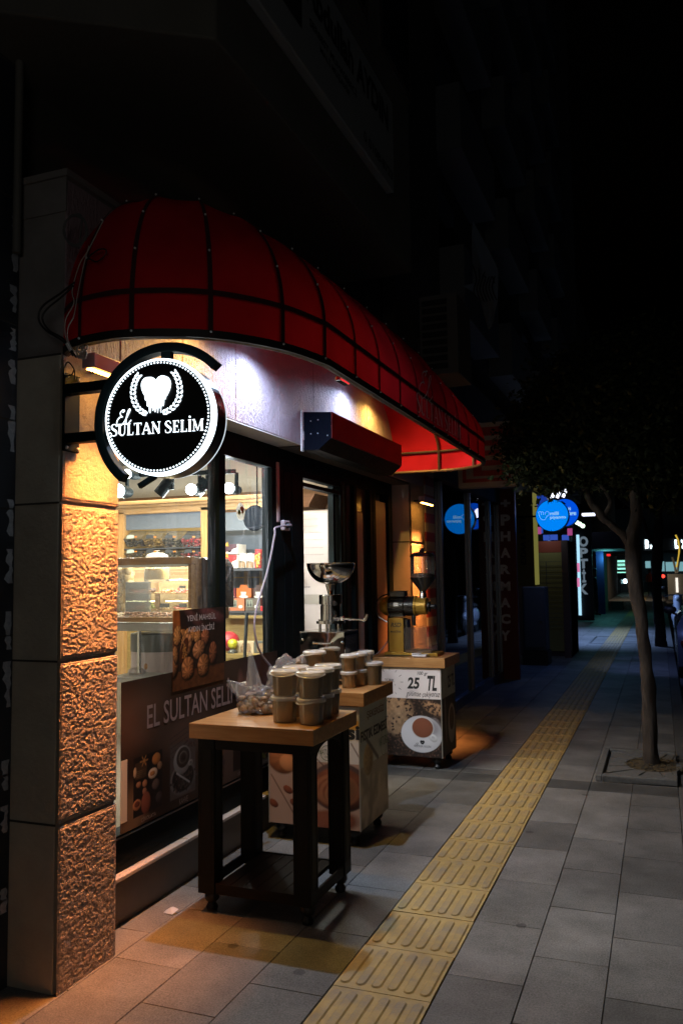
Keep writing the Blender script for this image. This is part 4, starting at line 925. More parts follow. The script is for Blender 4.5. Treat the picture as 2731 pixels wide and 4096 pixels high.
# side print
SX2 = -1.7535; A = Art(.533,.745,.0045,(.40,.42,.38)); A.c *= (.88+.24*fbm(A.ny,A.nx,60,3,8))[...,None]
def c2s(u, v): p = PX(Z5(u,v), SX2); return (p[1]-4.801, p[2]-.103)
A.rect(0,.533,0,.37,(.30,.255,.2)); nz_ = fbm(A.ny,A.nx,70,4,12); wv_ = .5+.5*np.sin((A.X*14+nz_*15+A.Y*9)); mask = np.clip((.40-.15*A.X/.53-A.Y)/.05,0,1)[...,None]; A.c = A.c*(1-mask)+mask*((.24,.19,.14)+wv_[...,None]*np.array((.24,.19,.13)))
q = c2s(1010,700); A.ell(q[0],q[1],.09,.10,(.42,.29,.14),0,.5,.1); A.ell(q[0],q[1],.065,.075,(.34,.22,.1),.3,.5,.1,.2); q0,q1 = c2s(1000,595), c2s(1060,690); A.line(q0[0],q0[1],q1[0],q1[1],.03,(.1,.09,.08))
A.build('side_print', (SX2,4.801,.103), YA, ZAX, prm, c2)
def bx(u0, v0, u1, v1, fn=PX, c0=SX2): a, c_ = fn(Z5(u0,v0), c0), fn(Z5(u1,v1), c0); return a, c_
b2 = MB(); a, c_ = bx(1010,490,1103,410); text(b2, 'ŞEKERSİZ', (SX2+.0015,0,0), YA, ZAX, (4.93,5.27,.742,.812), .02); b2.build('lettering', mat('ink_bronze', (.17,.085,.045), .5), c2, recalc=False)
b2 = MB(); a, c_ = bx(980,595,1132,480); text(b2, 'FISTIK EZMESİ', (SX2+.0015,0,0), YA, ZAX, (4.812,5.322,.628,.712), .035); b2.build('lettering', 'ink_black', c2, recalc=False)
a = PX(Z5(1088,610), SX2); text(b, 'NATURAL', (SX2+.0015,0,0), YA, ZAX, (a[1]-.09,a[1]+.10,a[2]-.02,a[2]+.04), .0)
strokes(b, [[(a[1]+.06*math.cos(t*.2),a[2]+.085*math.sin(t*.2)) for t in range(33)]], (SX2+.0015,0,0), YA, ZAX, .003); b.build('emblem', mat('ink_green', (.04,.10,.035), .6), c2, recalc=False)
# coffee cart
c3 = cart('coffee_cart', (-2.08,7.12,0), 'wood topped cart with coffee cup picture and 25 TL price under the grinder', -2.385,-1.776,6.884,7.37,.94,-2.405,-1.731,6.85,7.40)
A = Art(.605,.745,.004,(.02,.012,.009)); r_ = random.Random(5)
def c3q(u, v): p = PY(ZC(u,v), 6.88); return (p[0]+2.381, p[2]-.105)
K3 = 1/3.136/3285*7.05
A.ell(.20,.36,.16,.2,(.33,.2,.11),.4,.3,.25); A.ell(.56,.40,.13,.05,(.3,.17,.09),-.4,.3,.3); A.c *= (.6+.8*fbm(A.ny,A.nx,6,2,4))[...,None]
for k in range(1500):
    x, y = r_.random()*.6, r_.random()*.49
    if ((x-.18)/.12)**2+((y-.33)/.15)**2 < 1 and r_.random() < .93: continue
    A_c = r_.choice([(.035,.018,.012),(.055,.03,.02),(.02,.01,.008),(.09,.05,.035)])
    if k < 750: 
        i0, i1 = max(0,int((x-.015)/.004)), int((x+.015)/.004)+1; j0, j1 = max(0,int((y-.015)/.004)), int((y+.015)/.004)+1
        sX, sY, sc = A.X[j0:j1,i0:i1], A.Y[j0:j1,i0:i1], A.c[j0:j1,i0:i1]; an = r_.random()*3
        dx, dy = sX-x, sY-y; a_ = (dx*math.cos(an)+dy*math.sin(an))/.012; b_ = (-dx*math.sin(an)+dy*math.cos(an))/.0085; kk = np.clip((1-np.hypot(a_,b_))/.3,0,1)[...,None]
        A.c[j0:j1,i0:i1] = sc*(1-kk)+kk*np.clip(np.array(A_c)*(1+.8*b_[...,None]),0,1)
q = c3q(895,1055); A.ell(q[0],q[1],247*K3*1.07,225*K3,(.62,.60,.62),0,.25,.03,light=(-.6,-.1)); A.ell(q[0]+.1,q[1]+.05,.06,.07,(.3,.28,.3),0,0,.9)
q = c3q(1040,1105); A.ell(q[0],q[1],.04,.03,(.6,.58,.58),-.6,.4,.2,hole=.45)
q = c3q(907,975); A.ell(q[0],q[1],138*K3*1.05,130*K3,(.66,.62,.6),0,.2,.05); A.ell(q[0],q[1],128*K3*1.05,122*K3,(.22,.07,.035),0,.25,.06)
A.rect(0,.605,.487,.745,(.66,.60,.60))
A.build('front_print', (-2.381,6.8805,.105), XA, ZAX, prm, c3)
b = MB(); O3 = (0,6.879,0)
def tx(s_, u0, v0, u1, v1, bold=.0, shear=0.0, wave=0.0): a, c_ = PY(ZC(u0,v0),6.88), PY(ZC(u1,v1),6.88); text(b, s_, O3, XA, ZAX, (a[0],c_[0]-abs(shear)*(c_[2]-a[2]) if shear else c_[0],a[2],c_[2]), bold, shear, wave)
tx('100 gr', 840,325,975,272,.012,.15); tx('25', 715,485,875,345,.035,.12); tx('TL', 950,510,1100,325,.035,.12); tx('gülümse çekiyoruz', 697,597,1130,525,.0,.25,.05); tx('TÜRK', 432,392,552,355,.01)
def tick(u0,v0,u1,v1): a, c_ = PY(ZC(u0,v0),6.88), PY(ZC(u1,v1),6.88); strokes(b, [[(a[0],a[2]),(c_[0],c_[2])]], O3, XA, ZAX, .0035)
for k in ((348,297,378,318),(408,238,425,272),(493,220,493,255),(583,250,565,280),(643,312,612,332),(628,402,665,402),(608,475,638,495),(560,430,566,445),(565,530,577,552)): tick(*k)
# small shop emblem under the cup
ce = c3q(905,1160); ce = (ce[0]-2.381, ce[1]+.105)
strokes(b, [spline([(ce[0],ce[1]-.014),(ce[0]-.014,ce[1]+.004),(ce[0]-.008,ce[1]+.013),(ce[0],ce[1]+.006),(ce[0]+.008,ce[1]+.013),(ce[0]+.014,ce[1]+.004),(ce[0],ce[1]-.014)],4)], O3, XA, ZAX, .012)
serif_text(b, 'SULTAN SELİM', O3, XA, ZAX, (ce[0]-.075,ce[0]+.075,ce[1]-.04,ce[1]-.024)); el_text(b, O3, XA, ZAX, (ce[0]-.066,ce[0]-.035,ce[1]-.028,ce[1]-.006), .0018)
b.build('lettering', 'ink_black', c3, recalc=False)
A = Art(.483,.745,.005,(.36,.37,.32)); A.rect(0,.483,0,.487,(.035,.028,.02)); A.c *= (.7+.6*fbm(A.ny,A.nx,14,3,2))[...,None]
A.ell(.33,.24,.13,.17,(.34,.31,.27),0,.3,.05); A.ell(.33,.28,.08,.10,(.09,.05,.03),0,.3,.06); A.ell(.12,.3,.03,.2,(.2,.18,.15),.1,.3,.4)
A.build('side_print', (-1.7725,6.886,.105), YA, ZAX, prm, c3)
b = MB(); text(b, '25 TL', (-1.771,0,0), YA, ZAX, (7.1,7.34,.66,.77), .03, .0); b.build('lettering', 'ink_black', c3, recalc=False)

# ================================================================== JARS
plc = clearmat('jar_plastic', (.96,.95,.93), .10, haze=.24, hazecol=(.72,.60,.42), rough=.12)
lidm = mat('lid_plastic', (.72,.68,.62), .25, spec=.6, coat=.4, alpha=.6)
def fillm(name, c): return mat(name, c, .35, noise_amt=.07, noise_scale=25)
fA, fB = fillm('tahini_paste', (.80,.58,.33)), fillm('peanut_paste', (.78,.42,.12)); fD = fillm('hazel_paste', (.24,.17,.09))
JARS = {}
def jar(kind, x, y, z, rot, label, group):
    R_, h_, fm_, handle = {'tahini': (.060,.116,fA,True), 'peanut': (.047,.094,fB,False), 'big': (.056,.136,fD,False), 'mid': (.062,.108,fB,True), 'hazel': (.060,.116,fD,False), 'peanut_tall': (.06,.116,fB,False)}[kind]
    if kind in JARS:
        t = copy_tree(JARS[kind]); t.location = (x,y,z); t.rotation_euler = (0,0,rot); tag(t, label, 'jar', group); return t
    t = empty('food_jar', (0,0,0), label, 'jar', group)
    b = MB(); b.lathe([(0,0),(R_*.92,0),(R_*.96,.004),(R_*1.07,h_),(R_*1.05,h_),(R_*.94,.005),(0,.005)], n=32); b.build('cup', plc, t, smooth=True, recalc=False)
    b = MB(); b.lathe([(0,.003),(R_*.9,.003),(R_*.935,.006),(R_*1.035,h_*.92),(0,h_*.925)], n=32); b.build('filling', fm_, t, smooth=True)
    b = MB(); b.lathe([(R_*1.10,h_-.010),(R_*1.22,h_-.009),(R_*1.235,h_-.004),(R_*1.22,h_+.006),(R_*1.12,h_+.012),(R_*1.08,h_+.012),(R_*1.05,h_+.007),(0,h_+.007)], n=36); b.build('lid', lidm, t, smooth=True, angle=30)
    if handle:
        b = MB(); pts = []
        for i in range(15): a = math.radians(200+i*10); tl_ = -.012*math.sin(math.pi*i/14); pts.append((R_*1.25*math.cos(a), R_*1.25*math.sin(a), h_-.004+tl_))
        b.tube(pts, .0032, 6); b.build('handle', lidm, t, smooth=True)
    t.location = (x,y,z); t.rotation_euler = (0,0,rot); JARS[kind] = t; return t
G1 = 'jars stacked on the small front table'; G2 = 'jars stacked on the nut butter cart'; HT = .1295
def stack(kind, x, y, z, H_, n_, names, group, r=(.3,1.2)):
    for i in range(n_): jar(kind, x+random.uniform(-.002,.002), y, z+i*H_, r[i % 2], names[i], group)
random.seed(11)
stack('tahini', -1.787, 3.802, .927, .1285, 2, ['lower tahini jar of the left front stack on the table, beside the bag of figs','upper tahini jar of the left front stack on the table, beside the bag of figs'], G1, (2.0,.2))
stack('tahini', -1.633, 3.777, .927, .1285, 2, ['lower tahini jar of the right front stack on the table, handle hanging aslant','upper tahini jar of the right front stack, at the front corner of the table'], G1, (-.6,.4))
stack('hazel', -1.648, 3.93, .927, .1285, 2, ['lower dark jar standing right behind the front corner stack','upper dark jar right behind the front corner stack'], G1)
stack('hazel', -1.667, 4.085, .927, .1285, 2, ['lower jar of the rearmost dark stack at the right edge of the table','upper jar of the rearmost dark stack at the right edge of the table'], G1)
stack('peanut_tall', -1.80, 3.965, .927, .1285, 2, ['lower amber jar half hidden behind the two front stacks','upper amber jar half hidden behind the two front stacks'], G1)
for i, (x, y) in enumerate(((-1.888,4.99),(-1.866,5.115),(-1.862,5.24))):
    w1 = ['front', 'middle', 'rear'][i]; stack('peanut', x, y, .935, .1065, 2, [f'lower small peanut butter jar of the {w1} stack beside the mill', f'upper small peanut butter jar of the {w1} stack beside the mill'], G2)
jar('big', -1.79, 5.17, .935, 0, 'single taller dark jar at the right edge of the nut butter cart', G2)
stack('mid', -2.105, 4.93, .935, .116, 2, ['hidden lower jar in front of the mill on the nut butter cart','light lidded jar of peanut butter in front of the steel mill'], G2, (0,-.8))

# ================================================================== BAG OF FIGS
bagp = clearmat('bag_plastic', (.97,.97,.97), .14, haze=.12, hazecol=(.75,.73,.78), rough=.1)
def figpile(b, c, ext, n_, r0, seed):
    rg = random.Random(seed)
    for i in range(n_):
        p = Vector((c[0]+rg.gauss(0,1)*ext[0], c[1]+rg.gauss(0,1)*ext[1], c[2]+abs(rg.gauss(0,1))*ext[2])); s0 = len(b.v); b.sphere((0,0,0), r0*rg.uniform(.8,1.2), 9, 6, (1,rg.uniform(.7,1),rg.uniform(.55,.8)))
        rot = Matrix.Rotation(rg.random()*6, 3, 'Z') @ Matrix.Rotation(rg.uniform(-1,1), 3, 'X'); sd = rg.random()*50
        for k in range(s0, len(b.v)): v = rot @ Vector(b.v[k]); v *= 1+.22*noise.noise(v*60+Vector((sd,0,0))); b.v[k] = tuple(v+p)
def bag(loc, sc, spike, label, seed):
    t = empty('fig_bag', loc, label, 'bag', 'plastic bags of figs on the table'); b = MB(); figpile(b, (loc[0],loc[1],loc[2]+.02), (sc[0]*.36,sc[1]*.36,sc[2]*.4), 46, .023, seed)
    b.build('figs', mat('dried_fig', (.30,.17,.08), .55, noise_amt=.45, noise_scale=30, bump=.5, bump_scale=90), t, smooth=True, angle=180, recalc=False)
    b = MB(); b.sphere((0,0,0), 1, 40, 26); s_ = Vector((seed*3.1,0,0)); vs = []
    for v in b.v:
        v = Vector(v); a = noise.fractal(v*1.6+s_, 1, 2, 4, noise_basis='PERLIN_ORIGINAL'); k = 1+.28*a+.05*noise.noise(v*9+s_); p = Vector((v.x*sc[0]*k, v.y*sc[1]*k, v.z*sc[2]*k+sc[2]*.7))
        for sp, am, tight in spike:
            d = v.normalized().dot(Vector(sp).normalized()); 
            if d > tight: p += Vector(sp)*am*((d-tight)/(1-tight))**1.6
        p.z = max(p.z, .002); vs.append(tuple(p+Vector(loc)))
    b.v = vs; b.build('bag_film', bagp, t, recalc=False, smooth=True, angle=25)
bag((-2.03,3.98,.928), (.115,.09,.085), [((-.75,-.1,.55),.10,.86),((-.15,0,.98),.19,.93),((.1,-.6,.0),.05,.8)], 'crumpled clear bag of dried figs with a pointed corner, left of the jars', 2)
bag((-1.915,4.10,.928), (.13,.09,.165), [((.5,-.2,.7),.06,.88)], 'taller clear bag of figs standing behind the left jar stack', 5)

# ================================================================== PEANUT MILL (steel)
st = mat('polished_steel', (.62,.60,.57), .07, metal=1, rough_var=.05, noise_scale=6); sb2 = mat('brushed_steel', (.6,.59,.57), .22, metal=1)
ml = empty('peanut_mill', (-2.03,5.19,.935), 'polished steel nut mill with bowl hopper and side spout on the second cart', 'mill')
def MP(u, v, y=5.19): return PY(Z4(u,v), y)
fy, by_ = 5.06, 5.33
q0 = PY(Z4(175,1620), fy); q1 = PY(Z4(480,1625), fy)
mx0, mx1, mzt = q0[0], q1[0]-.002, (q0[2]+q1[2])/2
b = MB(); 
gx = 15; gz = 15; vs = []; fs = []
for j in range(gz+1):
    for i in range(gx+1):
        u, v = i/gx, j/gz; d = .006*noise.noise(Vector((u*2.2,v*2.4,3)))*math.sin(math.pi*u)*math.sin(math.pi*v)*2; vs.append((mx0+(mx1-mx0)*u, fy+d, .965+(mzt-.965)*v))
for j in range(gz):
    for i in range(gx): k = j*(gx+1)+i; fs.append((k,k+1,k+gx+2,k+gx+1))
b.add(vs, fs); b.box(mx0,mx1,fy+.012,by_,.965,mzt); b.build('case', st, ml, recalc=False, smooth=True, angle=30)
b = MB(); b.box(mx0-.004,mx1+.004,fy-.003,by_+.004,mzt,mzt+.008); b.build('top_plate', sb2, ml, bevel=.001)
b = MB()
for x in (mx0+.02,mx1-.02):
    for y in (fy+.03,by_-.03): b.lathe([(.012,0),(.012,.03)], (x,y,.935), 12)
build_each(b, 'foot', bf, ml)
q0, q1 = PY(Z4(262,1695), fy-.02), PY(Z4(392,1695), fy-.02)
b = MB(); b.tube([(q0[0],fy,q0[2]),(q0[0]+.004,fy-.022,q0[2]),(q1[0]-.004,fy-.022,q0[2]),(q1[0],fy,q0[2])], .006, 8); b.sphere((q0[0],fy,q0[2]),.009); b.sphere((q1[0],fy,q0[2]),.009); b.build('handle', st, ml, smooth=True)
b = MB()
for (u, v) in ((192,1670),(465,1690),(183,1785),(480,1790)): q = PY(Z4(u,v), fy-.003); b.sphere(tuple(q), .009, 10, 6, (1,.5,1))
build_each(b, 'screw', sb2, ml, smooth=True)
b = MB()
for k in range(6): q = PY(Z4(350,1863+k*8), fy-.006); b.box(q[0],q[0]+.045,fy-.006,fy-.0035,q[2]-.001,q[2]+.0015)
b.build('vent', black, ml)
b = MB(); b.box(mx1+.0005,mx1+.002,fy+.03,by_-.02,1.0,mzt-.02); b.build('side_label', mat('label_black', (.01,.01,.012), .3), ml)
b = MB()
for k in range(5): b.box(mx1+.002,mx1+.0026,fy+.05,by_-.05-.01*(k % 2),mzt-.04-k*.009,mzt-.038-k*.009)
b.build('label_line', mat('label_grey', (.25,.25,.25), .5), ml)
mc = MP(385,1400)[0]; z = lambda v: MP(385,v)[2]; rr2 = lambda u0, u1, v=1400: (MP(u1,v)[0]-MP(u0,v)[0])/2
b = MB()
for (dx, dy) in ((-.065,-.03),(.0,-.07),(.065,-.02),(-.03,.06),(.045,.06)): b.lathe([(.0095,mzt+.006),(.0095,z(1552))], (mc+dx,5.19+dy,0), 12); b.lathe([(.013,z(1552)+.016),(.013,z(1552)+.024)], (mc+dx,5.19+dy,0), 6)
build_each(b, 'pillar', sb2, ml, smooth=True)
b = MB(); R1 = rr2(293,478); b.lathe([(R1,z(1556)),(R1,z(1537)),(rr2(322,452),z(1536)),(rr2(322,452),z(1430)),(rr2(326,448),z(1428)),(rr2(326,448),z(1424)),(rr2(314,460),z(1422)),(rr2(314,460),z(1362)),(rr2(318,456),z(1356)),(.02,z(1355))], (mc,5.19,0), 40); b.build('grinding_head', sb2, ml, smooth=True, angle=30)
b = MB(); b.lathe([(rr2(372,402),z(1356)),(rr2(356,420),z(1285)),(rr2(356,420)*.7,z(1284))], (mc,5.19,0), 28, caps=False); b.build('neck', st, ml, smooth=True)
RB = rr2(235,548); zb, ztb = z(1287), z(1139); pr_ = [(RB*math.sin(math.pi/2*k/14)**.9, ztb-(ztb-zb)*math.cos(math.pi/2*k/14)) for k in range(1,15)]
b = MB(); b.lathe([(.02,zb)]+pr_+[(RB*1.015,ztb+.002),(RB*.985,ztb+.002)]+[(r*.975,h_+.004) for r, h_ in pr_[::-1][1:]], (mc+MP(392,1200)[0]-MP(385,1200)[0],5.19,0), 48, caps=False); b.build('hopper_bowl', st, ml, smooth=True, angle=60)
b = MB(); q = [MP(440,1518), MP(500,1520), MP(600,1528), MP(640,1530), MP(655,1515), MP(663,1488)]
q = [Vector((v[0],5.19-.06+.0*i,v[2])) for i, v in enumerate(q)]
b.tube([q[0],q[1],q[2]]+spline([tuple(q[2]),tuple(q[3]),tuple(q[4]),tuple(q[5])],5)[2:], [.009]*3+[.0105]*14, 14); b.build('spout', st, ml, smooth=True)
b = MB(); b.lathe([(.016,0),(.018,.003),(.018,.018),(.016,.021)], tuple(q[0]+(q[1]-q[0])*.7), 8, axis='X'); b.lathe([(.012,0),(.013,.02)], (mc+.055,5.19-.045,z(1415)), 12, axis='Y'); b.build('collar_nut', sb2, ml)
b = MB(); b.lathe([(.014,-.02),(.017,-.012),(.017,0)], (mc+.052,5.145,z(1415)), 14, axis='Y'); b.build('knob', bf, ml, smooth=True)

# ================================================================== COFFEE GRINDER (gold)
gd = mat('gold_paint', (.40,.23,.035), .3, metal=.55, spec=.6, noise_amt=.05, noise_scale=8); gk = mat('gloss_black', (.01,.009,.009), .22, coat=.4)
gr = empty('coffee_grinder', (-2.08,7.13,.94), 'golden electric coffee grinder with black motor and clear bean hopper on the far cart', 'grinder')
GY = 7.12
def GP(u, v, y=GY): return PY(Z4(u,v), y)
q0, q1 = GP(768,1765,7.02), GP(1125,1765,7.02)
b = MB(); b.box(q0[0],q1[0]+.01,7.0,7.24,.948,.968); b.box(q0[0],q0[0]+.02,7.0,7.24,.9405,.948); b.box(q1[0]-.01,q1[0]+.01,7.0,7.24,.9405,.948); b.build('base_plate', gd, gr, bevel=.002)
q0, q1 = GP(790,1520,7.05), GP(895,1735,7.05)
b = MB(); b.box(q0[0],q1[0],7.05,7.19,.968,q0[2]); b.build('post', gd, gr, bevel=.002); b = MB(); b.box(q1[0]+.001,q1[0]+.03,7.08,7.18,.968,q0[2]-.01); b.build('post_side', gk, gr)
b = MB(); a, c_ = GP(805,1582,7.048), GP(880,1552,7.048); text(b, 'RSD', (0,7.0475,0), XA, ZAX, (a[0],c_[0]-.008,a[2],c_[2]), .02, .2); a, c_ = GP(802,1621,7.048), GP(880,1603,7.048); text(b, 'MAKİNA', (0,7.0475,0), XA, ZAX, (a[0],c_[0]-.004,a[2],c_[2]), .02, .2); b.build('lettering', 'ink_black', gr, recalc=False)
mz = GP(850,1435)[2]; RM = (GP(850,1368)[2]-GP(850,1508)[2])/2; X_ = lambda u: GP(u,1430)[0]
b = MB(); b.lathe([(RM*1.02,X_(800))]+[(RM*1.02*math.cos(k*math.pi/14), X_(800)-(X_(800)-X_(727))*math.sin(k*math.pi/14)) for k in range(1,8)], (0,GY,mz), 30, axis='X'); b.build('end_cap', gd, gr, smooth=True)
b = MB(); b.lathe([(RM*.94,X_(800)),(RM*.94,X_(905)),(RM*.8,X_(906)),(RM*.8,X_(918)),(RM*.98,X_(919)),(RM*.98,X_(985))], (0,GY,mz), 30, axis='X')
for k in range(16):
    a = 2*math.pi*k/16; b.box(X_(803),X_(903),GY+RM*1.0*math.cos(a)-.0015,GY+RM*1.0*math.cos(a)+.0015,mz+RM*1.0*math.sin(a)-.0015,mz+RM*1.0*math.sin(a)+.0015)
b.box(X_(800),X_(900),GY-.05,GY+.03,mz-RM*1.05,mz-RM*.8); b.build('motor', gk, gr, smooth=True, angle=30)
q0, q1 = GP(795,1370,7.06), GP(915,1335,7.06); b = MB(); b.box(q0[0],q1[0]-.02,7.06,7.16,q0[2],q1[2]); b.box(q0[0]-.003,q1[0]-.015,7.055,7.165,q1[2],q1[2]+.008); b.build('switch_box', gk, gr, bevel=.003)
b = MB(); q0, q1 = GP(820,1440,7.02), GP(848,1413,7.02); b.box(q0[0],q1[0]+.008,GY-RM*.99,GY-RM*.97,q0[2],q1[2]); b.build('name_plate', mat('plate_steel', (.5,.5,.48), .4, metal=.8), gr)
b = MB(); b.lathe([(RM*.98,X_(976)),(RM*1.02,X_(978)),(RM*1.02,X_(986)),(RM*.86,X_(988)),(RM*.84,X_(1058)),(RM*.6,X_(1066))], (0,GY,mz), 32, axis='X'); b.build('grinding_head', gd, gr, smooth=True, angle=30)
b = MB(); b.lathe([(RM*.55,X_(1062)),(RM*.55,X_(1078)),(RM*.3,X_(1085)),(RM*.3,X_(1112)),(RM*.25,X_(1118))], (0,GY,mz-.004), 12, axis='X'); b.build('adjust_knob', gk, gr)
hx = GP(1028,1300)[0]; hz = lambda v: GP(1028,v)[2]; hr = lambda u0, u1: (GP(u1,1200)[0]-GP(u0,1200)[0])/2
b = MB(); b.lathe([(hr(1003,1052),hz(1396)),(hr(1003,1052),hz(1350)),(hr(1008,1050),hz(1342))], (hx,GY,0), 24); b.build('neck', sb2, gr, smooth=True, angle=30)
b = MB(); b.lathe([(hr(1008,1048),hz(1342)),(hr(1008,1048)*.95,hz(1335)),(hr(945,1113),hz(1246)),(hr(943,1115),hz(1236)),(hr(948,1111),hz(1236))], (hx,GY,0), 32, caps=False); b.build('funnel', gk, gr, smooth=True, angle=30)
b = MB(); b.lathe([(hr(948,1111),hz(1238)),(hr(948,1111),hz(1092))], (hx,GY,0), 36, caps=False); b.build('hopper', clearmat('hopper_clear', (.93,.93,.93), .08, haze=.05, rough=.03), gr, smooth=True)
b = MB(); b.lathe([(hr(955,1105),hz(1240)),(hr(955,1105),hz(1215)),(hr(990,1070),hz(1205)),(0,hz(1203))], (hx,GY,0), 30); b.build('coffee_beans', mat('beans', (.09,.035,.015), .5, noise_amt=.5, noise_scale=90, bump=.8, bump_scale=120), gr, smooth=True)
b = MB(); b.lathe([(hr(943,1115),hz(1092)),(hr(945,1113),hz(1084)),(hr(958,1100),hz(1068)),(hr(985,1073),hz(1060)),(hr(1010,1048),hz(1056)),(hr(1016,1042),hz(1040)),(hr(1010,1048),hz(1034)),(0,hz(1032))], (hx,GY,0), 32); b.build('hopper_lid', gk, gr, smooth=True, angle=35)
b = MB(); q = [GP(792,1352), GP(735,1375), GP(707,1430), GP(722,1500), GP(785,1548)]; b.tube(spline([(v[0],GY-.02,v[2]) for v in q],8), .0055, 8); b.build('cable_sleeve', gk, gr, smooth=True)
b = MB(); q = GP(972,1545); b.lathe([(.016,-.05),(.018,0),(.014,.05)], (q[0],GY-.03,q[2]+.02), 14); b.build('chute', gk, gr, smooth=True)
# clear bin
q0, q1, q2 = GP(897,1735,7.02), GP(1090,1735,7.02), GP(1085,1580,7.02); zb_ = .970; pts = [(q0[0]+.004,zb_),(q1[0],zb_),(q1[0],zb_+.055),(q2[0]-.04,q2[2]-.005),(q0[0]+.004,q2[2]-.01)]
b = MB(); b.prism(pts, (0,7.02,0), XA, ZAX, YA, .19); b.v = b.v; ob = b.build('collecting_bin', clearmat('bin_clear', (.93,.90,.86), .12, haze=.14, hazecol=(.5,.42,.35), rough=.08), gr)
b = MB(); b.box(q0[0]+.01,q1[0]-.01,7.03,7.19,zb_+.001,zb_+.016); b.build('ground_coffee', mat('grounds', (.14,.07,.03), .9, noise_amt=.4, noise_scale=50), gr)
# scale and papers on the cart
q = GP(1010,1770,6.95); t = empty('kitchen_scale', (q[0],6.93,.94), 'small white kitchen scale in front of the golden grinder', 'scale')
b = MB(); b.box(q[0]-.035,q[0]+.065,6.90,6.985,.946,.962); b.lathe([(.042,.946),(.044,.955),(.042,.962)], (q[0]-.03,6.942,0), 28); b.build('body', mat('scale_white', (.6,.58,.62), .3), t, bevel=.002, smooth=True, angle=30)
b = MB(); b.lathe([(.020,.962),(.040,.966),(.043,.970),(.042,.973),(0,.974)], (q[0]-.03,6.942,0), 28); b.build('pan', 'scale_white', t, smooth=True)
b = MB(); 
for (dx,dy) in ((-.05,-.02),(.05,-.03),(.05,.03)): b.lathe([(.004,.9405),(.004,.946)], (q[0]+dx,6.942+dy,0), 8)
build_each(b, 'foot', bf, t)
t = empty('paper_bag_pile', (-2.27,6.95,.94), 'flat dark paper bags lying under the left end of the grinder', 'paper bags')
for k in range(4):
    b = MB(); z_ = .9412+k*.0016; xo = -.03*k; b.add([(-2.36-xo,6.90+.01*k,z_),(-2.14-xo*.3,6.93,z_+.001),(-2.10-xo*.3,6.99,z_+.002),(-2.3,6.985,z_)], [(0,1,2,3)]); b.build('bag', mat('paper_dark', (.07,.06,.03), .7), t, recalc=False)

# ================================================================== SOCKET, TRUNKING, FLEX
q = PX(Z4(60,875), -2.478); t = empty('wall_socket', tuple(q), 'white surface socket with a black plug on the black post between window and door', 'socket')
wp = mat('white_plastic', (.5,.44,.46), .4)
b = MB(); b.box(-2.481,-2.452,q[1]-.05,q[1]+.055,q[2]-.036,q[2]+.036); b.build('box', wp, t, bevel=.008)
b = MB(); b.lathe([(.022,0),(.024,.004),(.018,.03),(.008,.045)], (-2.452,q[1]-.01,q[2]), 20, axis='X'); b.build('plug', bf, t, smooth=True)
b = MB(); b.box(-2.481,-2.466,q[1]-.115,q[1]-.085,q[2]+.02,2.45); tag(b.build('cable_trunking', mat('trunk_pink', (.36,.27,.28), .5), base=(-2.47,q[1]-.1,q[2]), bevel=.002), 'thin pinkish plastic trunking running down the black post to the socket', 'trunking')
cc = [Vector((-2.41,q[1]-.02,q[2]))]; 
for (u, v, x) in ((1380,510,-2.40),(1370,560,-2.39),(1345,700,-2.38),(1310,860,-2.37),(1265,1010,-2.36),(1225,1150,-2.34),(1210,1280,-2.32),(1230,1420,-2.30),(1275,1520,-2.28),(1340,1600,-2.26)): cc.append(PX(ZA(u,v), x))
cable('flex_cable', cc, .0068, mat('flex_pinkwhite', (.26,.22,.26), .6), 'long whitish electric flex hanging from the socket down behind the bag of figs', tuple(q))
cc = [GP(785,1680,7.2), GP(740,1740,7.15), GP(700,1775,7.0), GP(640,1785,6.6), GP(610,1800,6.0)]
cable('flex_cable', cc, .006, 'flex_pinkwhite' if False else MATS['flex_pinkwhite'], 'whitish flex curving from the grinder towards the nut butter cart', tuple(cc[0]))
# scrap of paper on the ground
q = PZ(Z8(715,680)); b = MB(); b.add([(q[0]-.03,q[1]-.02,.003),(q[0]+.025,q[1]-.028,.004),(q[0]+.038,q[1]+.012,.018),(q[0]+.0,q[1]+.02,.022),(q[0]-.035,q[1]+.012,.004),(q[0],q[1],.026)], [(0,1,5),(1,2,5),(2,3,5),(3,4,5),(4,0,5)]); tag(b.build('paper_scrap', mat('paper_blue', (.45,.5,.6), .7), base=tuple(q), recalc=False), 'crumpled white scrap of paper on the paving beside the table foot', 'litter')
# ================================================================== INSIDE THE SHOP
oak = woodmat('shop_oak', (.34,.18,.06), (.48,.29,.11), 'Z', 5, .5); oakh = woodmat('shop_oak_h', (.30,.17,.07), (.45,.28,.13), 'X', 5, .5)
SYY = 6.3
def I(u, v, y=SYY): return PY(ZA(u, v), y)
def ibox(b, u0, v0, u1, v1, y, d):
    a, c = I(u0, v1, y), I(u1, v0, y); z0 = (I(u0,v1,y)[2]+I(u1,v1,y)[2])/2; z1 = (I(u0,v0,y)[2]+I(u1,v0,y)[2])/2; b.box(a[0], c[0], y, y+d, z0, z1); return b
shf = empty('wall_shelving', (-3.7,6.5,.02), 'tall oak shelving with dark panels along the back of the shop, seen through the window', 'shelving')
b = MB(); ibox(b,100,395,190,1700,6.3,.08); ibox(b,792,350,853,1250,6.3,.08); build_each(b, 'upright', oak, shf)
b = MB(); ibox(b,100,330,1420,385,6.3,.1); ibox(b,100,305,1420,332,6.26,.14); ibox(b,100,275,1420,306,6.2,.2); b.build('cornice', oakh, shf, bevel=.01)
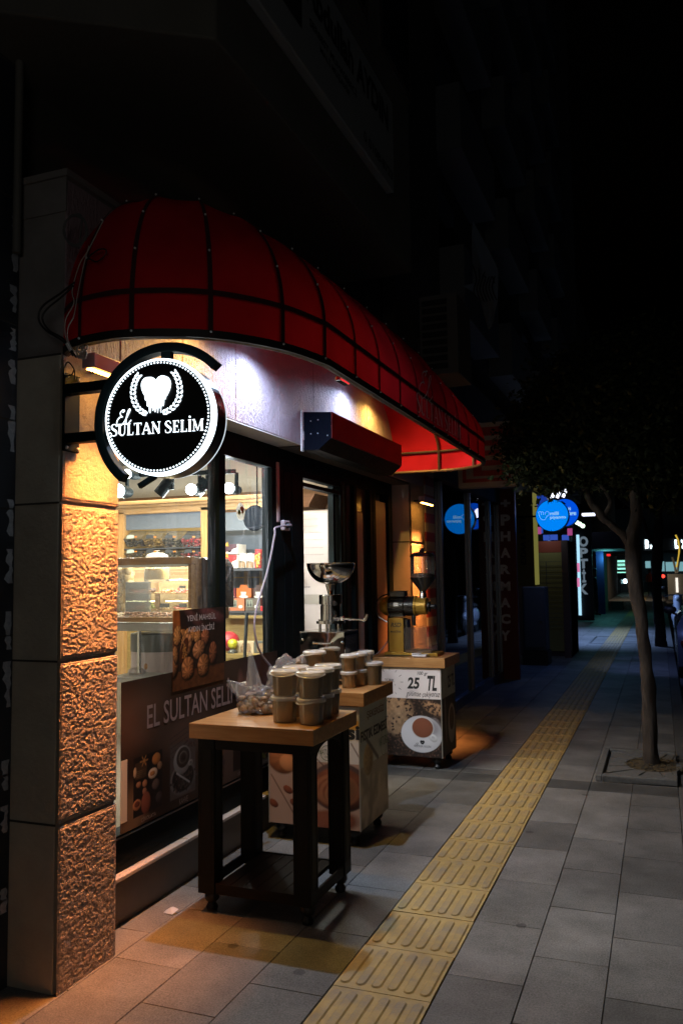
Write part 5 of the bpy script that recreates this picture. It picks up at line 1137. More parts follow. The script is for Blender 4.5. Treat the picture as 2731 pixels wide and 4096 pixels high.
b = MB(); ibox(b,192,386,791,520,6.33,.02); ibox(b,855,386,1420,530,6.33,.02); ibox(b,855,520,1420,1700,6.68,.02); ibox(b,850,1180,1420,1200,6.3,.3); b.build('back_panel', mat('panel_slate', (.10,.12,.15), .6), shf)
b = MB(); ibox(b,100,522,795,1200,6.7,.02); b.build('back_board', mat('board_olive', (.35,.25,.09), .6), shf)
b = MB(); ibox(b,190,668,792,678,6.3,.36); ibox(b,853,832,1420,848,6.28,.4); ibox(b,853,1166,1420,1182,6.28,.4); b.build('shelf', mat('shelf_dark', (.05,.055,.065), .4), shf)
b = MB(); ibox(b,975,1198,1420,1222,6.27,.03); ibox(b,975,1222,1420,1580,6.35,.02); ibox(b,100,1200,975,1720,6.36,.02); ibox(b,1130,850,1165,1160,6.6,.04); ibox(b,1250,850,1285,1160,6.6,.04); ibox(b,1040,895,1400,905,6.58,.05); b.build('lower_panel', woodmat('olive_panel', (.22,.15,.05), (.3,.22,.08), 'X', 4, .5), shf)
# candy bins
acr = clearmat('acrylic', (.97,.98,.97), .10, haze=.05, rough=.02)
bincol = [('liquorice_black',(.012,.016,.03)),('gold_candy',(.28,.18,.05)),('black_berries',(.02,.025,.025)),('red_berries',(.5,.03,.06))]
for row, (v0, v1) in enumerate(((530,667),(680,745))):
    for i in range(4):
        u0 = 195+i*149; u1 = u0+146; a, c = I(u0+10,v1,6.28), I(u1,v0,6.28); t = empty('candy_bin', ((a[0]+c[0])/2,6.35,a[2]), ['clear acrylic bin of %s, %s' % (['black liquorice','gold wrapped candy','dark berries','bright red dried berries'][i], ['upper row on the back shelf','lower row on the back shelf'][row])][0], 'bin', 'acrylic candy bins on the back shelf')
        zm = (a[2]+c[2])/2; h2 = c[2]-a[2]; prof_ = [(6.30,a[2]+.003),(6.24,a[2]+h2*.5),(6.36,c[2]),(6.6,c[2]),(6.6,a[2]+.003)]
        b = MB(); b.prism(prof_, (a[0],0,0), YA, ZAX, XA, c[0]-a[0]); b.build('box', acr, t)
        b = MB(); rg = random.Random(i+row*9)
        for k in range(46 if row == 0 else 18): b.sphere((rg.uniform(a[0]+.02,c[0]-.02), rg.uniform(6.31,6.5), a[2]+.015+rg.random()*h2*.42), .016, 6, 4, (1,1,.7))
        b.build('sweets', mat(*bincol[i], .35, noise_amt=.5, noise_scale=60), t, smooth=True, angle=180)
        b = MB(); b.prism([(a[0]+.04,zm),(a[0]+.12,zm+.005),(a[0]+.118,zm+.03),(a[0]+.08,zm+.036),(a[0]+.045,zm+.03)], (0,6.236,0), XA, ZAX, (0,-1,0), .003); build_each(b, 'label_card', mat('card_dark', (.04,.045,.05), .4) if i else mat('card_pale', (.35,.42,.38), .4), t)
        b = MB(); b.box(a[0]+.125,a[0]+.15,6.232,6.236,zm+.01,zm+.02); b.build('price_tab', mat('tab_orange', (.6,.2,.03), .5), t)
# display case
cs = empty('display_case', (-3.1,4.8,.6), 'oak framed glass display case with nuts behind the left part of the window', 'display case')
CY_ = 4.62
b = MB(); ibox(b,60,745,716,800,CY_,.05); ibox(b,692,800,716,1140,CY_,.05); ibox(b,60,1213,716,1252,CY_,.05); b.box(I(716,900,CY_)[0]-.03,I(716,900,CY_)[0],CY_+.05,CY_+.5,I(700,1252,CY_)[2],I(700,745,CY_)[2]); b.build('frame', woodmat('case_oak', (.24,.12,.045), (.36,.2,.08), 'X', 5, .45), cs, bevel=.003)
b = MB(); ibox(b,60,801,692,820,CY_+.01,.03); b.build('light_rail', mat('rail_white', (.6,.6,.58), .4), cs)
b = MB(); a, c = I(100,1212,CY_), I(692,822,CY_); b.quad((a[0],CY_+.02,a[2]),(c[0],CY_+.02,a[2]),(c[0],CY_+.02,c[2]),(a[0],CY_+.02,c[2])); b.build('glass_front', acr, cs, recalc=False)
b = MB(); ibox(b,200,937,692,941,CY_+.12,.3); ibox(b,200,937,206,1212,CY_+.12,.3); b.build('glass_shelf', acr, cs)
b = MB(); ibox(b,140,840,690,855,5.25,.02); ibox(b,255,860,690,905,5.25,.02); ibox(b,432,940,462,1170,5.2,.02); b.build('rear_rail', oakh, cs)
b = MB()
for (u0, v0, u1, v1, y) in ((270,1083,432,1090,5.1),(515,1083,690,1090,5.1),(535,912,692,926,5.1)):
    n_ = int((u1-u0)/9)
    for k in range(n_): q = I(u0+(u1-u0)*(k+.5)/n_, (v0+v1)/2+math.sin(k*.5)*2, y); b.sphere(tuple(q), .0035, 6, 4, (1.4,1,1))
b.build('led_strip', emat('led_warmwhite', (1,.95,.55), 14), cs)
b = MB()
rg = random.Random(8)
for k in range(230): q = I(rg.uniform(190,560), rg.uniform(1176,1209), 4.72+rg.random()*.2); b.sphere(tuple(q), .011, 6, 4, (1.5,.9,.6))
b.build('almonds', mat('almond_brown', (.26,.12,.06), .5, noise_amt=.3, noise_scale=50), cs, smooth=True, angle=180)
b = MB()
for k in range(24): q = I(rg.uniform(128,185), rg.uniform(1185,1209), 4.72+rg.random()*.1); b.sphere(tuple(q), .011, 6, 4, (1.6,.8,.7))
b.build('pistachios', mat('nut_pale', (.5,.38,.22), .5), cs, smooth=True, angle=180)
b = MB(); 
for k in range(60): q = I(rg.uniform(128,245), rg.uniform(830,1170), 5.0+rg.random()*.15); b.sphere(tuple(q), .04, 7, 5, (.8,1,1.2))
b.build('walnuts', mat('walnut_pale', (.42,.3,.13), .6, noise_amt=.35, noise_scale=25, bump=.6, bump_scale=40), cs, smooth=True, angle=180)
b = MB(); ibox(b,60,822,715,1212,5.36,.02); b.build('back_tray', mat('tray_brown', (.42,.29,.13), .5, noise_amt=.4, noise_scale=9), cs)
b = MB()
for (u0,u1,v0,v1) in ((470,545,1105,1135),(620,680,1105,1135),(620,670,965,985)): ibox(b,u0,v0,u1,v1,4.95,.004)
build_each(b, 'price_card', 'card_dark', cs)
for k_, (u, v, cc_, nm) in enumerate(((305,1020,(.30,.16,.06),'hazel'),(400,1020,(.10,.05,.03),'raisin'),(530,1020,(.42,.20,.07),'apricot'),(635,1020,(.35,.06,.04),'berry'),(305,1150,(.45,.33,.18),'cashew'),(400,1150,(.28,.30,.10),'pumpkin seed'),(530,1150,(.5,.36,.2),'peanut'),(635,1150,(.45,.12,.08),'cherry'))):
    b = MB(); rg = random.Random(k_+40)
    for k in range(55): q = I(u+rg.gauss(0,20), v-abs(rg.gauss(0,13)), 5.12+rg.random()*.18); b.sphere(tuple(q), .012, 6, 4, (1.2,.9,.7))
    b.build('sweet_pile', mat('pile_%d' % k_, cc_, .5, noise_amt=.4, noise_scale=60), cs, smooth=True, angle=180)
    b = MB(); ibox(b,u-42,v,u+42,v+9,5.08,.22); b.build('tray', oakh, cs)
# jar of powder, glass cloche
q = I(448,930,4.85); r_ = (I(533,900,4.85)[0]-I(363,900,4.85)[0])/2; zt_ = I(448,822,4.85)[2]
t = empty('powder_jar', (q[0],4.85,q[2]), 'clear round jar of beige powder standing in the display case', 'jar')
b = MB(); b.lathe([(r_*.93,q[2]+.012),(r_*.93,zt_-.01),(0,zt_-.008)], (q[0],4.85,0), 28); b.build('powder', mat('powder_beige', (.45,.34,.17), .9, noise_amt=.12, noise_scale=40), t, smooth=True, angle=40)
b = MB(); b.lathe([(r_,q[2]),(r_,zt_)], (q[0],4.85,0), 28); b.build('glass', acr, t, smooth=True)
q = I(450,745,4.85); r_ = (I(520,745,4.85)[0]-I(368,745,4.85)[0])/2; t = empty('glass_cloche', (q[0],4.85,q[2]), 'clear dome with a knob on top of the display case', 'cloche')
b = MB(); b.lathe([(r_*math.cos(k*math.pi/20), q[2]+(I(450,705,4.85)[2]-q[2])*math.sin(k*math.pi/20)) for k in range(11)]+[(.006,I(450,700,4.85)[2]),(.006,I(450,693,4.85)[2]),(.018,I(450,692,4.85)[2]),(.018,I(450,688,4.85)[2])], (q[0],4.85,0), 28); b.build('dome', clearmat('dome_clear', (.9,.9,.9), .25, haze=.5, rough=.05), t, smooth=True, angle=60)
# brown dispenser beside the case
a, c = I(718,1145,4.75), I(876,740,4.75); t = empty('drinks_machine', ((a[0]+c[0])/2,4.85,a[2]), 'dark brown drinks machine with rounded shoulder beside the display case', 'machine')
pts = [(a[0],a[2]),(c[0],a[2]),(c[0],c[2]-.085)]+[(c[0]-.09+.09*math.cos(k*math.pi/16), c[2]-.085+.085*math.sin(k*math.pi/16)) for k in range(1,9)]+[(a[0],c[2])]
b = MB(); b.prism(pts, (0,4.75,0), XA, ZAX, YA, .3); b.build('case', mat('machine_brown', (.05,.03,.02), .25, noise_amt=.2, noise_scale=6), t)
q = I(765,1080,4.73); b = MB(); b.lathe([(.028,q[2]-.05),(.03,q[2]+.03)], (q[0],4.72,0), 18); b.build('cup', acr, t, smooth=True)
# counter, pole, container
ct = empty('counter', (-3.1,4.9,.02), 'low white topped counter under the display case', 'counter')
b = MB(); ibox(b,60,1256,545,1322,4.66,.4); b.build('counter_top', mat('counter_grey', (.35,.35,.34), .5), ct, bevel=.004)
b = MB(); ibox(b,60,1690,545,1730,4.5,.3); b.build('ledge', 'counter_grey', ct)
q = I(308,1322,4.6); q2 = I(308,1650,4.6); t = empty('steel_pole', tuple(q2), 'thin steel pole behind the left part of the window', 'pole'); b = MB(); b.tube([q2, q], .0125, 12); b.build('tube', mat('pole_steel', (.5,.5,.48), .25, metal=1), t, smooth=True)
q = I(1135,1530,5.3); q2 = I(1150,1180,5.35); t = empty('steel_pole', tuple(q), 'slightly leaning dark steel pole behind the right part of the window', 'pole'); b = MB(); b.tube([q, q2], .0125, 12); b.build('tube', mat('pole_dark', (.1,.12,.14), .3, metal=.8), t, smooth=True)
q = I(365,1500,4.95); r_ = (I(550,1500,4.95)[0]-I(180,1500,4.95)[0])/2; t = empty('storage_drum', (q[0],4.95,q[2]-.3), 'white drum with a wide dark grey band under the counter', 'drum')
b = MB(); b.lathe([(r_*.98,I(0,1690,4.95)[2]),(r_*.98,I(0,1475,4.95)[2])], (q[0],5.1,0), 36); b.build('body', mat('drum_white', (.42,.36,.38), .5), t, smooth=True)
b = MB(); b.lathe([(r_,I(0,1476,4.95)[2]),(r_,I(0,1345,4.95)[2]),(r_*.97,I(0,1340,4.95)[2])], (q[0],5.1,0), 36); b.build('band', mat('drum_grey', (.09,.10,.10), .5), t, smooth=True)
q = I(290,1640,4.7); t = empty('wrapped_loaf', tuple(q), 'clear wrapped pale bundle with a small brown knob below the counter', 'packet'); b = MB(); b.sphere(tuple(q), .05, 14, 9, (1.25,1,.65)); b.build('wrap', mat('wrap_pale', (.42,.36,.34), .35, noise_amt=.25, noise_scale=40), t, smooth=True, angle=180); q = I(360,1600,4.7); b = MB(); b.sphere(tuple(q), .018, 10, 6, (.7,.7,1.2)); b.build('knob', mat('knob_brown', (.4,.2,.08), .5), t, smooth=True, angle=180)
# right hand goods
def thingbox(name, u0, v0, u1, v1, y, d, label, cat, m, group=None):
    a, c = I(u0,v1,y), I(u1,v0,y); t = empty(name, ((a[0]+c[0])/2,y+d/2,a[2]), label, cat, group); b = MB(); b.box(a[0],c[0],y,y+d,a[2],c[2]); b.build('carton', m, t, bevel=.002); return t, a, c
gw, gb_, gr_ = mat('card_white', (.7,.66,.6), .5, noise_amt=.12, noise_scale=60), mat('gold_ribbon', (.65,.40,.10), .25, metal=.4), mat('card_red', (.50,.02,.02), .4)
for i, (v0, v1, cc_, nm) in enumerate(((640,722,(.06,.02,.03),'dark wine'),(724,832,(.5,.02,.02),'bright red'))):
    t, a, c = thingbox('gift_box', 868, v0, 1078, v1, 6.30, .16, f'white patterned gift box with a {nm} sleeve and gold bow', 'gift box', gw, 'gift boxes on the back shelf')
    zc = c[2]; xm = (a[0]+c[0])/2; hh = c[2]-a[2]
    b = MB(); b.prism([(a[0]+.09,zc),(c[0]-.005,zc),(c[0]-.005,zc-hh*.35),(c[0]-.05,zc-hh*.5),(c[0]-.06,zc-hh*.75),(a[0]+.12,zc-hh*.75),(a[0]+.10,zc-hh*.5)], (0,6.298,0), XA, ZAX, YA, -.002) if False else b.prism([(a[0]+.09,zc),(c[0]-.005,zc),(c[0]-.005,zc-hh*.35),(c[0]-.05,zc-hh*.5),(c[0]-.06,zc-hh*.75),(a[0]+.12,zc-hh*.75),(a[0]+.10,zc-hh*.5)], (0,6.297,0), XA, ZAX, YA, .002); b.build('sleeve', mat('sleeve_%d' % i, cc_, .35), t)
    b = MB(); 
    for xb in (a[0]+.03, xm+.0): 
        zz = zc-hh*.12; b.add([(xb,6.29,zz),(xb-.05,6.28,zz+.035),(xb-.055,6.285,zz-.01),(xb+.05,6.28,zz+.035),(xb+.055,6.285,zz-.01),(xb-.03,6.285,zz-.07),(xb-.012,6.285,zz-.075),(xb+.03,6.285,zz-.07),(xb+.012,6.285,zz-.075)], [(0,1,2),(0,4,3),(0,5,6),(0,8,7)])
    build_each(b, 'bow', gb_, t, recalc=False)
    b = MB()
    for k in range(2): b.lathe([(.011,0),(.011,.003)], (xm+.01+k*.045,6.297,a[2]+.025), 10, axis='Y')
    build_each(b, 'dot', 'card_dark', t)
for i, u in enumerate((1083,1145)):
    a, c = I(u,828,6.34), I(u+60,710,6.34); t = empty('biscuit_tin', ((a[0]+c[0])/2,6.37,a[2]), ['left','right'][i]+' one of two white round tins with small grey lettering and biscuits printed low', 'tin', 'white tins on the back shelf'); R_ = (c[0]-a[0])/2; xc = (a[0]+c[0])/2
    b = MB(); b.lathe([(R_,a[2]),(R_,c[2]-.008)], (xc,6.37,0), 24); b.build('can', gw, t, smooth=True); b = MB(); b.lathe([(R_*1.03,c[2]-.008),(R_*1.03,c[2]),(0,c[2]+.001)], (xc,6.37,0), 24); b.build('lid', mat('tin_lid', (.6,.6,.6), .3, metal=.5), t, smooth=True)
    b = MB()
    for k in range(5): b.box(xc-R_*.8+k*R_*.34,xc-R_*.6+k*R_*.34,6.37-R_-.004,6.37-R_*.5,a[2]+.004,a[2]+.05+.01*(k % 2))
    b.build('biscuit_picture', mat('biscuit', (.32,.2,.1), .6), t)
    b = MB(); text(b, 'BiMola', (0,6.37-R_-.003,0), XA, ZAX, (xc-R_*.75,xc+R_*.75,c[2]-.085,c[2]-.062), .01); b.build('lettering', 'card_dark', t, recalc=False)
for i, u in enumerate((1208,1262,1314)):
    a, c = I(u,828,6.34), I(u+48,680,6.34); t = empty('candy_tube', ((a[0]+c[0])/2,6.37,a[2]), ['leftmost red tube of candies with pictures of red and gold sweets','middle orange tube with round brown chocolates printed on it','rightmost red tube of candies, cut by the window jamb'][i], 'candy tube', 'candy tubes on the back shelf'); R_ = (c[0]-a[0])/2; xc = (a[0]+c[0])/2
    b = MB(); b.lathe([(R_,a[2]),(R_,c[2]),(0,c[2])], (xc,6.37,0), 22); b.build('tube', gr_ if i != 1 else mat('tube_orange', (.35,.12,.03), .4), t, smooth=True, angle=40)
    b = MB(); rg = random.Random(i)
    for k in range(22): an = rg.uniform(-2.4,-.7); b.sphere((xc+R_*math.cos(an),6.37+R_*math.sin(an),rg.uniform(a[2]+.01,c[2]-.04)), .011, 7, 5)
    b.build('sweet_picture', gb_ if i != 1 else mat('choc_dark', (.05,.02,.01), .35), t, smooth=True, angle=180)
for i, (u0, u1, cc_, nm) in enumerate(((978,1062,(.20,.02,.025),'wine red'),(1070,1185,(.62,.16,.03),'orange'),(1205,1280,(.08,.04,.03),'brown'))):
    t, a, c = thingbox('coffee_box', u0, 985, u1, 1060, 6.42, .08, f'{nm} coffee box with a white cup, upper row on the middle shelf', 'coffee box', mat('cbox_%d' % i, cc_, .45), 'coffee boxes on the back shelf')
    xm = (a[0]+c[0])/2; w_ = c[0]-a[0]; b = MB(); b.prism([(xm-w_*.3,c[2]),(xm-w_*.22,c[2]+.03),(xm+w_*.22,c[2]+.03),(xm+w_*.3,c[2])], (0,6.42,0), XA, ZAX, YA, .003); b.build('tab', 'cbox_%d' % i, t)
    b = MB(); zc = (a[2]+c[2])/2-.01; b.prism([(xm+.045*math.cos(k*.4),zc-.022+.012*math.sin(k*.4)) for k in range(16)], (0,6.4165,0), XA, ZAX, YA, .003); b.prism([(xm-.028,zc+.02),(xm+.028,zc+.02),(xm+.02,zc-.02),(xm-.02,zc-.02)], (0,6.4155,0), XA, ZAX, YA, .003); b.build('cup_picture', gw, t)
for i, (u0, u1, cc_, nm) in enumerate(((978,1015,(.5,.2,.17),'salmon'),(1020,1130,(.5,.17,.08),'light orange'),(1142,1255,(.12,.10,.08),'grey brown'))):
    t, a, c = thingbox('coffee_box', u0, 1066, u1, 1162, 6.34, .06, f'{nm} spoon coffee box, lower row on the middle shelf', 'coffee box', mat('dbox_%d' % i, cc_, .45), 'coffee boxes on the back shelf')
    w_ = c[0]-a[0]; b = MB(); b.box(a[0]+w_*.08,a[0]+w_*.5,6.336,6.34,a[2]+.03,c[2]-.012); b.build('window', mat('box_window', (.25,.27,.22), .2), t)
    b = MB(); 
    for k in range(2): b.sphere((a[0]+w_*(.18+.2*k),6.334,a[2]+.05), .012, 8, 6, (.7,.3,1)); b.box(a[0]+w_*(.18+.2*k)-.002,a[0]+w_*(.18+.2*k)+.002,6.333,6.336,a[2]+.055,c[2]-.02)
    build_each(b, 'spoon_picture', 'card_dark', t)
    b = MB(); b.prism([(a[0]+w_*.75+.02*math.cos(k*.5),a[2]+.035+.014*math.sin(k*.5)) for k in range(13)], (0,6.337,0), XA, ZAX, YA, .003); b.build('cup_picture', gw, t)
t, a, c = thingbox('red_tray', 1257, 1125, 1350, 1164, 6.34, .1, 'bright red tray with green topped bottles at the right end of the middle shelf', 'tray', gr_)
for u in (1298, 1345):
    a, c = I(u-22,1125,6.42), I(u+22,930,6.42); t = empty('syrup_bottle', ((a[0]+c[0])/2,6.45,a[2]), ('left' if u < 1320 else 'right')+' green bottle with red base standing in the red tray', 'bottle', 'bottles in the red tray'); xc = (a[0]+c[0])/2; R_ = (c[0]-a[0])/2; h_ = c[2]-a[2]
    b = MB(); b.lathe([(R_,a[2]),(R_,a[2]+.06)], (xc,6.45,0), 18); b.build('base', gr_, t, smooth=True); b = MB(); b.lathe([(R_*.9,a[2]+.06),(R_*.9,a[2]+h_*.6),(R_*.35,a[2]+h_*.8),(R_*.35,c[2])], (xc,6.45,0), 18); b.build('glass', mat('bottle_green', (.02,.12,.03), .2), t, smooth=True)
# low goods
q = I(1040,1425,6.1); t = empty('doll_jar', (q[0],6.1,I(0,1505,6.1)[2]), 'glass jar with a bright yellow smiling cap low behind the right pane', 'jar'); R_ = .045
b = MB(); b.sphere((q[0],6.1,I(0,1475,6.1)[2]), R_, 14, 9); b.build('glass', mat('jar_dark', (.06,.06,.05), .15), t, smooth=True); b = MB(); b.sphere(tuple(q), R_*.85, 14, 9); b.lathe([(R_*.95,q[2]+.01),(R_*.7,q[2]+.035),(0,q[2]+.045)], (q[0],6.1,0), 16); b.build('cap', mat('cap_yellow', (.55,.55,.03), .35), t, smooth=True)
for i, (u0, u1, cc_, nm) in enumerate(((1075,1205,(.55,.45,.3),'cream'),(1208,1320,(.10,.11,.10),'dark grey'))):
    t, a, c = thingbox('nut_box', u0, 1402, u1, 1505, 6.15, .05, f'{nm} window box of nuts low behind the right pane', 'nut box', mat('nbox_%d' % i, cc_, .5), 'nut boxes on the low shelf')
    w_ = c[0]-a[0]; h_ = c[2]-a[2]; b = MB(); b.prism([(a[0]+w_*x, a[2]+h_*y) for x, y in ((.25,.2),(.8,.2),(.85,.5),(.75,.85),(.35,.85),(.2,.5))], (0,6.146,0), XA, ZAX, YA, .003); b.build('window', mat('nuts_seen', (.3,.2,.11), .6, noise_amt=.6, noise_scale=70), t)
q = I(985,1400,6.2); t = empty('red_candy_dome', (q[0],6.2,q[2]-.1), 'red ribbed round candy package low behind the right pane', 'package'); b = MB(); b.sphere((q[0]+.02,6.2,q[2]), .10, 30, 14, (1,1,.8)); b.v = [tuple(Vector(v)+Vector((0,0,.004*math.sin(v[0]*300)))) for v in b.v]; b.build('package', mat('candy_red', (.42,.03,.04), .35), t, smooth=True)
t = empty('low_shelf', (-3.2,6.2,I(0,1560,6.1)[2]), 'low olive coloured shelf under the goods behind the right pane', 'shelf'); b = MB(); ibox(b,960,1508,1400,1540,6.0,.35); b.build('board', 'olive_panel', t)
# round mirror-like fan seen through the sticker pane
q = I(1205,435,5.6); t = empty('wall_fan', tuple(q), 'dark round fan hanging under the ceiling behind the round sticker', 'fan'); b = MB(); b.lathe([(.09,0),(.10,.02),(.09,.05)], tuple(q), 28, axis='Y'); b.build('disc', mat('fan_dark', (.005,.006,.008), .9, spec=.0), t, smooth=True); b = MB(); b.bar(q+Vector((0,.06,0)), Vector((q[0],5.66,2.86)), .008); b.build('stem', 'fan_dark', t)

# ceiling spots inside
tr = empty('light_track', (-3.1,5.0,2.4), 'black ceiling track carrying the shop spotlights behind the window', 'light track'); b = MB(); q0, q1 = I(120,105,4.9), I(1060,70,4.9); b.bar(q0, q1, .025, .03); b.bar(Vector((q0[0]+.2,4.9,q0[2])), Vector((q0[0]+.2,4.9,2.86)), .01); b.bar(Vector((q1[0]-.2,4.9,q1[2])), Vector((q1[0]-.2,4.9,2.86)), .01); b.build('rail', black, tr)
for i, (u, v, y, r_) in enumerate(((160,225,4.85,.058),(735,215,4.9,.045),(1028,205,4.95,.044),(230,95,4.8,.04))):
    q = I(u,v,y); lab = ['round bright spotlight at the far left of the window beside the stone pilaster','bright spotlight left of the window mullion','bright spotlight right of the window mullion','bright spotlight just under the lower rim of the round sign'][i]
    t = empty('spotlight', tuple(q), lab, 'spotlight', 'shop ceiling spotlights'); b = MB(); b.sphere((q[0],q[1]-.03,q[2]), r_*.85, 16, 10); b.build('bulb', emat('bulb_white', (.92,.97,1.0), 22), t, smooth=True, angle=180)
    b = MB(); b.lathe([(r_*.7,.02),(r_*.8,.06),(r_*.6,.11),(r_*.3,.12)], tuple(q), 20, axis='Y'); b.bar(q+Vector((.0,.08,.0)), q+Vector((0,.08,.12)), .02); b.build('housing', black, t, smooth=True, angle=40)
    if i < 3: lamp('lamp', 'POINT', (q[0]-.25,q[1]+.25,q[2]-.12), 48, (.92,.96,.95), parent=t, shadow_soft_size=.03)
for (u, v, y) in ((510,190,4.9),(800,190,5.0)):
    q = I(u,v,y); t = empty('spotlight', tuple(q), 'black spotlight turned away, hanging %s' % ('under the middle of the round sign' if u == 510 else 'between the two bright bulbs'), 'spotlight', 'shop ceiling spotlights'); b = MB(); b.tube([q+Vector((-.05,0,-.05)), q+Vector((.03,.02,.05))], .042, 16); b.bar(q+Vector((.04,.02,-.02)), q+Vector((.04,.02,.12)), .035, .02); b.build('housing', black, t, smooth=True, angle=40)
d = lamp('ceiling_light', 'AREA', (-3.9,5.6,2.8), 100, (1,.84,.58), aim=(-3.9,5.6,0), size=1.6)
d2 = lamp('case_light', 'AREA', (-3.1,4.9,I(0,815,4.7)[2]-.01), 9, (1,.86,.5), aim=(-3.1,4.95,0), shape='RECTANGLE', size=.45, size_y=.2)
d3 = lamp('shelf_light', 'AREA', (-3.0,6.15,2.25), 7, (1,.93,.75), aim=(-3.2,6.5,1.2), size=.5)
# floor standing air conditioner behind the doorway
yA = 6.65; A_ = lambda u, v: PY(Z4(u,v), yA); a, c = A_(80,1620), A_(388,760)
t = empty('air_conditioner', ((a[0]+c[0])/2,yA+.15,.02), 'tall white floor standing air conditioner just inside the door', 'air conditioner')
acw = mat('ac_white', (.42,.38,.37), .35); b = MB(); b.box(a[0],c[0],yA,yA+.32,.02,c[2]); b.build('cabinet', acw, t, bevel=.035)
b = MB(); b.box(c[0]+.001,c[0]+.18,yA+.1,yA+.34,.02,c[2]-.01); b.build('side_casing', acw, t, bevel=.02)
b = MB(); 
for v in (832,880,925,975,1030,1078): z = A_(200,v)[2]; b.box(a[0]+.05,A_(340,v)[0],yA-.003,yA+.001,z-.0015,z+.0015)
b.build('grille_line', mat('ac_grey', (.28,.25,.24), .6), t)
z0, z1 = A_(200,1422)[2], A_(200,1355)[2]; b = MB(); b.box(a[0]+.02,c[0]-.012,yA-.004,yA-.001,z0,z1); b.build('control_band', mat('ac_band', (.26,.24,.21), .5), t)
b = MB(); q0, q1 = A_(198,1310), A_(246,1296); text(b, 'baymak', (0,yA-.003,0), XA, ZAX, (q0[0],q1[0],q0[2],q1[2]), .03); b.build('lettering', 'card_dark', t, recalc=False)
q = PY(Z4(215,700), 6.9); b = MB(); b.box(q[0]-.35,q[0]+.03,6.9,7.3,q[2]-.06,q[2]+.06); b.add([(q[0]+.03,6.9,q[2]+.06),(q[0]+.09,6.9,q[2]+.06),(q[0]+.03,6.9,q[2]-.04),(q[0]+.03,7.3,q[2]+.06),(q[0]+.09,7.3,q[2]+.06),(q[0]+.03,7.3,q[2]-.04)], [(0,2,1),(3,4,5),(0,1,4,3),(1,2,5,4)]); tag(b.build('wooden_bracket', woodmat('dark_oak', (.12,.05,.02), (.2,.09,.04), 'X', 4, .5), base=tuple(q)), 'carved brown wooden cornice end above the air conditioner', 'cornice')
lamp('back_room_light', 'POINT', (-2.75,6.15,2.2), 2.5, (1,.9,.85), shadow_soft_size=.15)
# ================================================================== BEYOND THE SHOP
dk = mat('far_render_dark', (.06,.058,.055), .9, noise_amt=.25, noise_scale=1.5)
# pharmacy: striped pilaster, glass front
ph_ = empty('pharmacy_building', (-3,13,0), 'dark pharmacy building with red and white striped corner and black glass front', 'building')
b = MB(); 
for k in range(28):
    if k % 2: b.box(-2.45,-2.288,8.39,8.75,.1*k,.1*k+.1)
build_each(b, 'white_band', mat('band_white', (.3,.28,.27), .7), ph_)
b = MB()
for k in range(28):
    if not k % 2: b.box(-2.45,-2.288,8.39,8.75,.1*k,.1*k+.1)
build_each(b, 'red_band', mat('band_red', (.22,.03,.025), .6), ph_)
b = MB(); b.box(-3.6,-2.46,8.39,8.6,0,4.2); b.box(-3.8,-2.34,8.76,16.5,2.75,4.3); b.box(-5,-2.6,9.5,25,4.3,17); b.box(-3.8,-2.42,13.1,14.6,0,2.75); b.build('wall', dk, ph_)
b = MB()
for k in range(6):
    for j in range(4): b.box(-2.60,-2.2,10.2+j*3.6,12.6+j*3.6,5.0+k*2.2,5.9+k*2.2)
build_each(b, 'balcony', mat('balcony_grey', (.13,.14,.15), .8), ph_)
b = MB()
for k in range(6):
    for j in range(4): b.box(-2.602,-2.595,10.4+j*3.6,11.4+j*3.6,5.95+k*2.2,6.9+k*2.2)
build_each(b, 'window', 'night_glass', ph_)
sgl = bpy.data.materials.new('dark_storefront'); sgl.use_nodes = True; pb = sgl.node_tree.nodes['Principled BSDF']; pb.inputs['Base Color'].default_value = (.004,.006,.01,1); pb.inputs['Roughness'].default_value = .02; pb.inputs['Specular IOR Level'].default_value = 1.0; pb.inputs['IOR'].default_value = 1.9; MATS['dark_storefront'] = sgl
b = MB(); b.box(-2.46,-2.40,8.76,13.1,.12,2.74); b.build('glass_front', sgl, ph_)
b = MB(); 
for y in (9.35,10.9,12.3,13.02): b.box(-2.398,-2.36,y,y+.06,.0,2.74)
b.box(-2.398,-2.36,8.76,13.1,.0,.12); build_each(b, 'glazing_bar', mat('bar_steel', (.2,.23,.28), .35, metal=.6), ph_)
# projecting pharmacy sign
y = 9.6; P6 = lambda u, v, yy=9.6: PY(Z6(u,v), yy)
a, c = P6(200,385), P6(540,-30)
t = empty('pharmacy_sign', (a[0],y,a[2]), 'square red and white striped sign in a cream frame beyond the awning', 'sign')
b = MB(); b.box(a[0],c[0],y,y+.18,a[2],c[2]); b.build('box', mat('sign_cream', (.45,.40,.34), .6), t, bevel=.01)
w_, h_ = c[0]-a[0], c[2]-a[2]; X0 = a[0]; Z0 = a[2]; fr_ = .06
b = MB(); k0 = y-.012
for i, (x0, x1, z0, z1) in enumerate([(fr_,w_-fr_,fr_,fr_+.04),(fr_,fr_+.04,fr_,h_-fr_),(w_-fr_-.04,w_-fr_,fr_,h_-fr_),(fr_,w_-fr_,h_-fr_-.04,h_-fr_)]): b.box(X0+x0,X0+x1,k0,y-.001,Z0+z0,Z0+z1)
for kz in range(5): b.box(X0+w_*.28,X0+w_*.80,k0-.003*(kz % 2+1),y-.002,Z0+h_*(.17+.155*kz),Z0+h_*(.25+.155*kz))
b.box(X0+w_*.28,X0+w_*.42,k0-.012,y-.002,Z0+h_*.17,Z0+h_*.87); b.build('red_letter', mat('sign_red', (.35,.03,.02), .5), t)
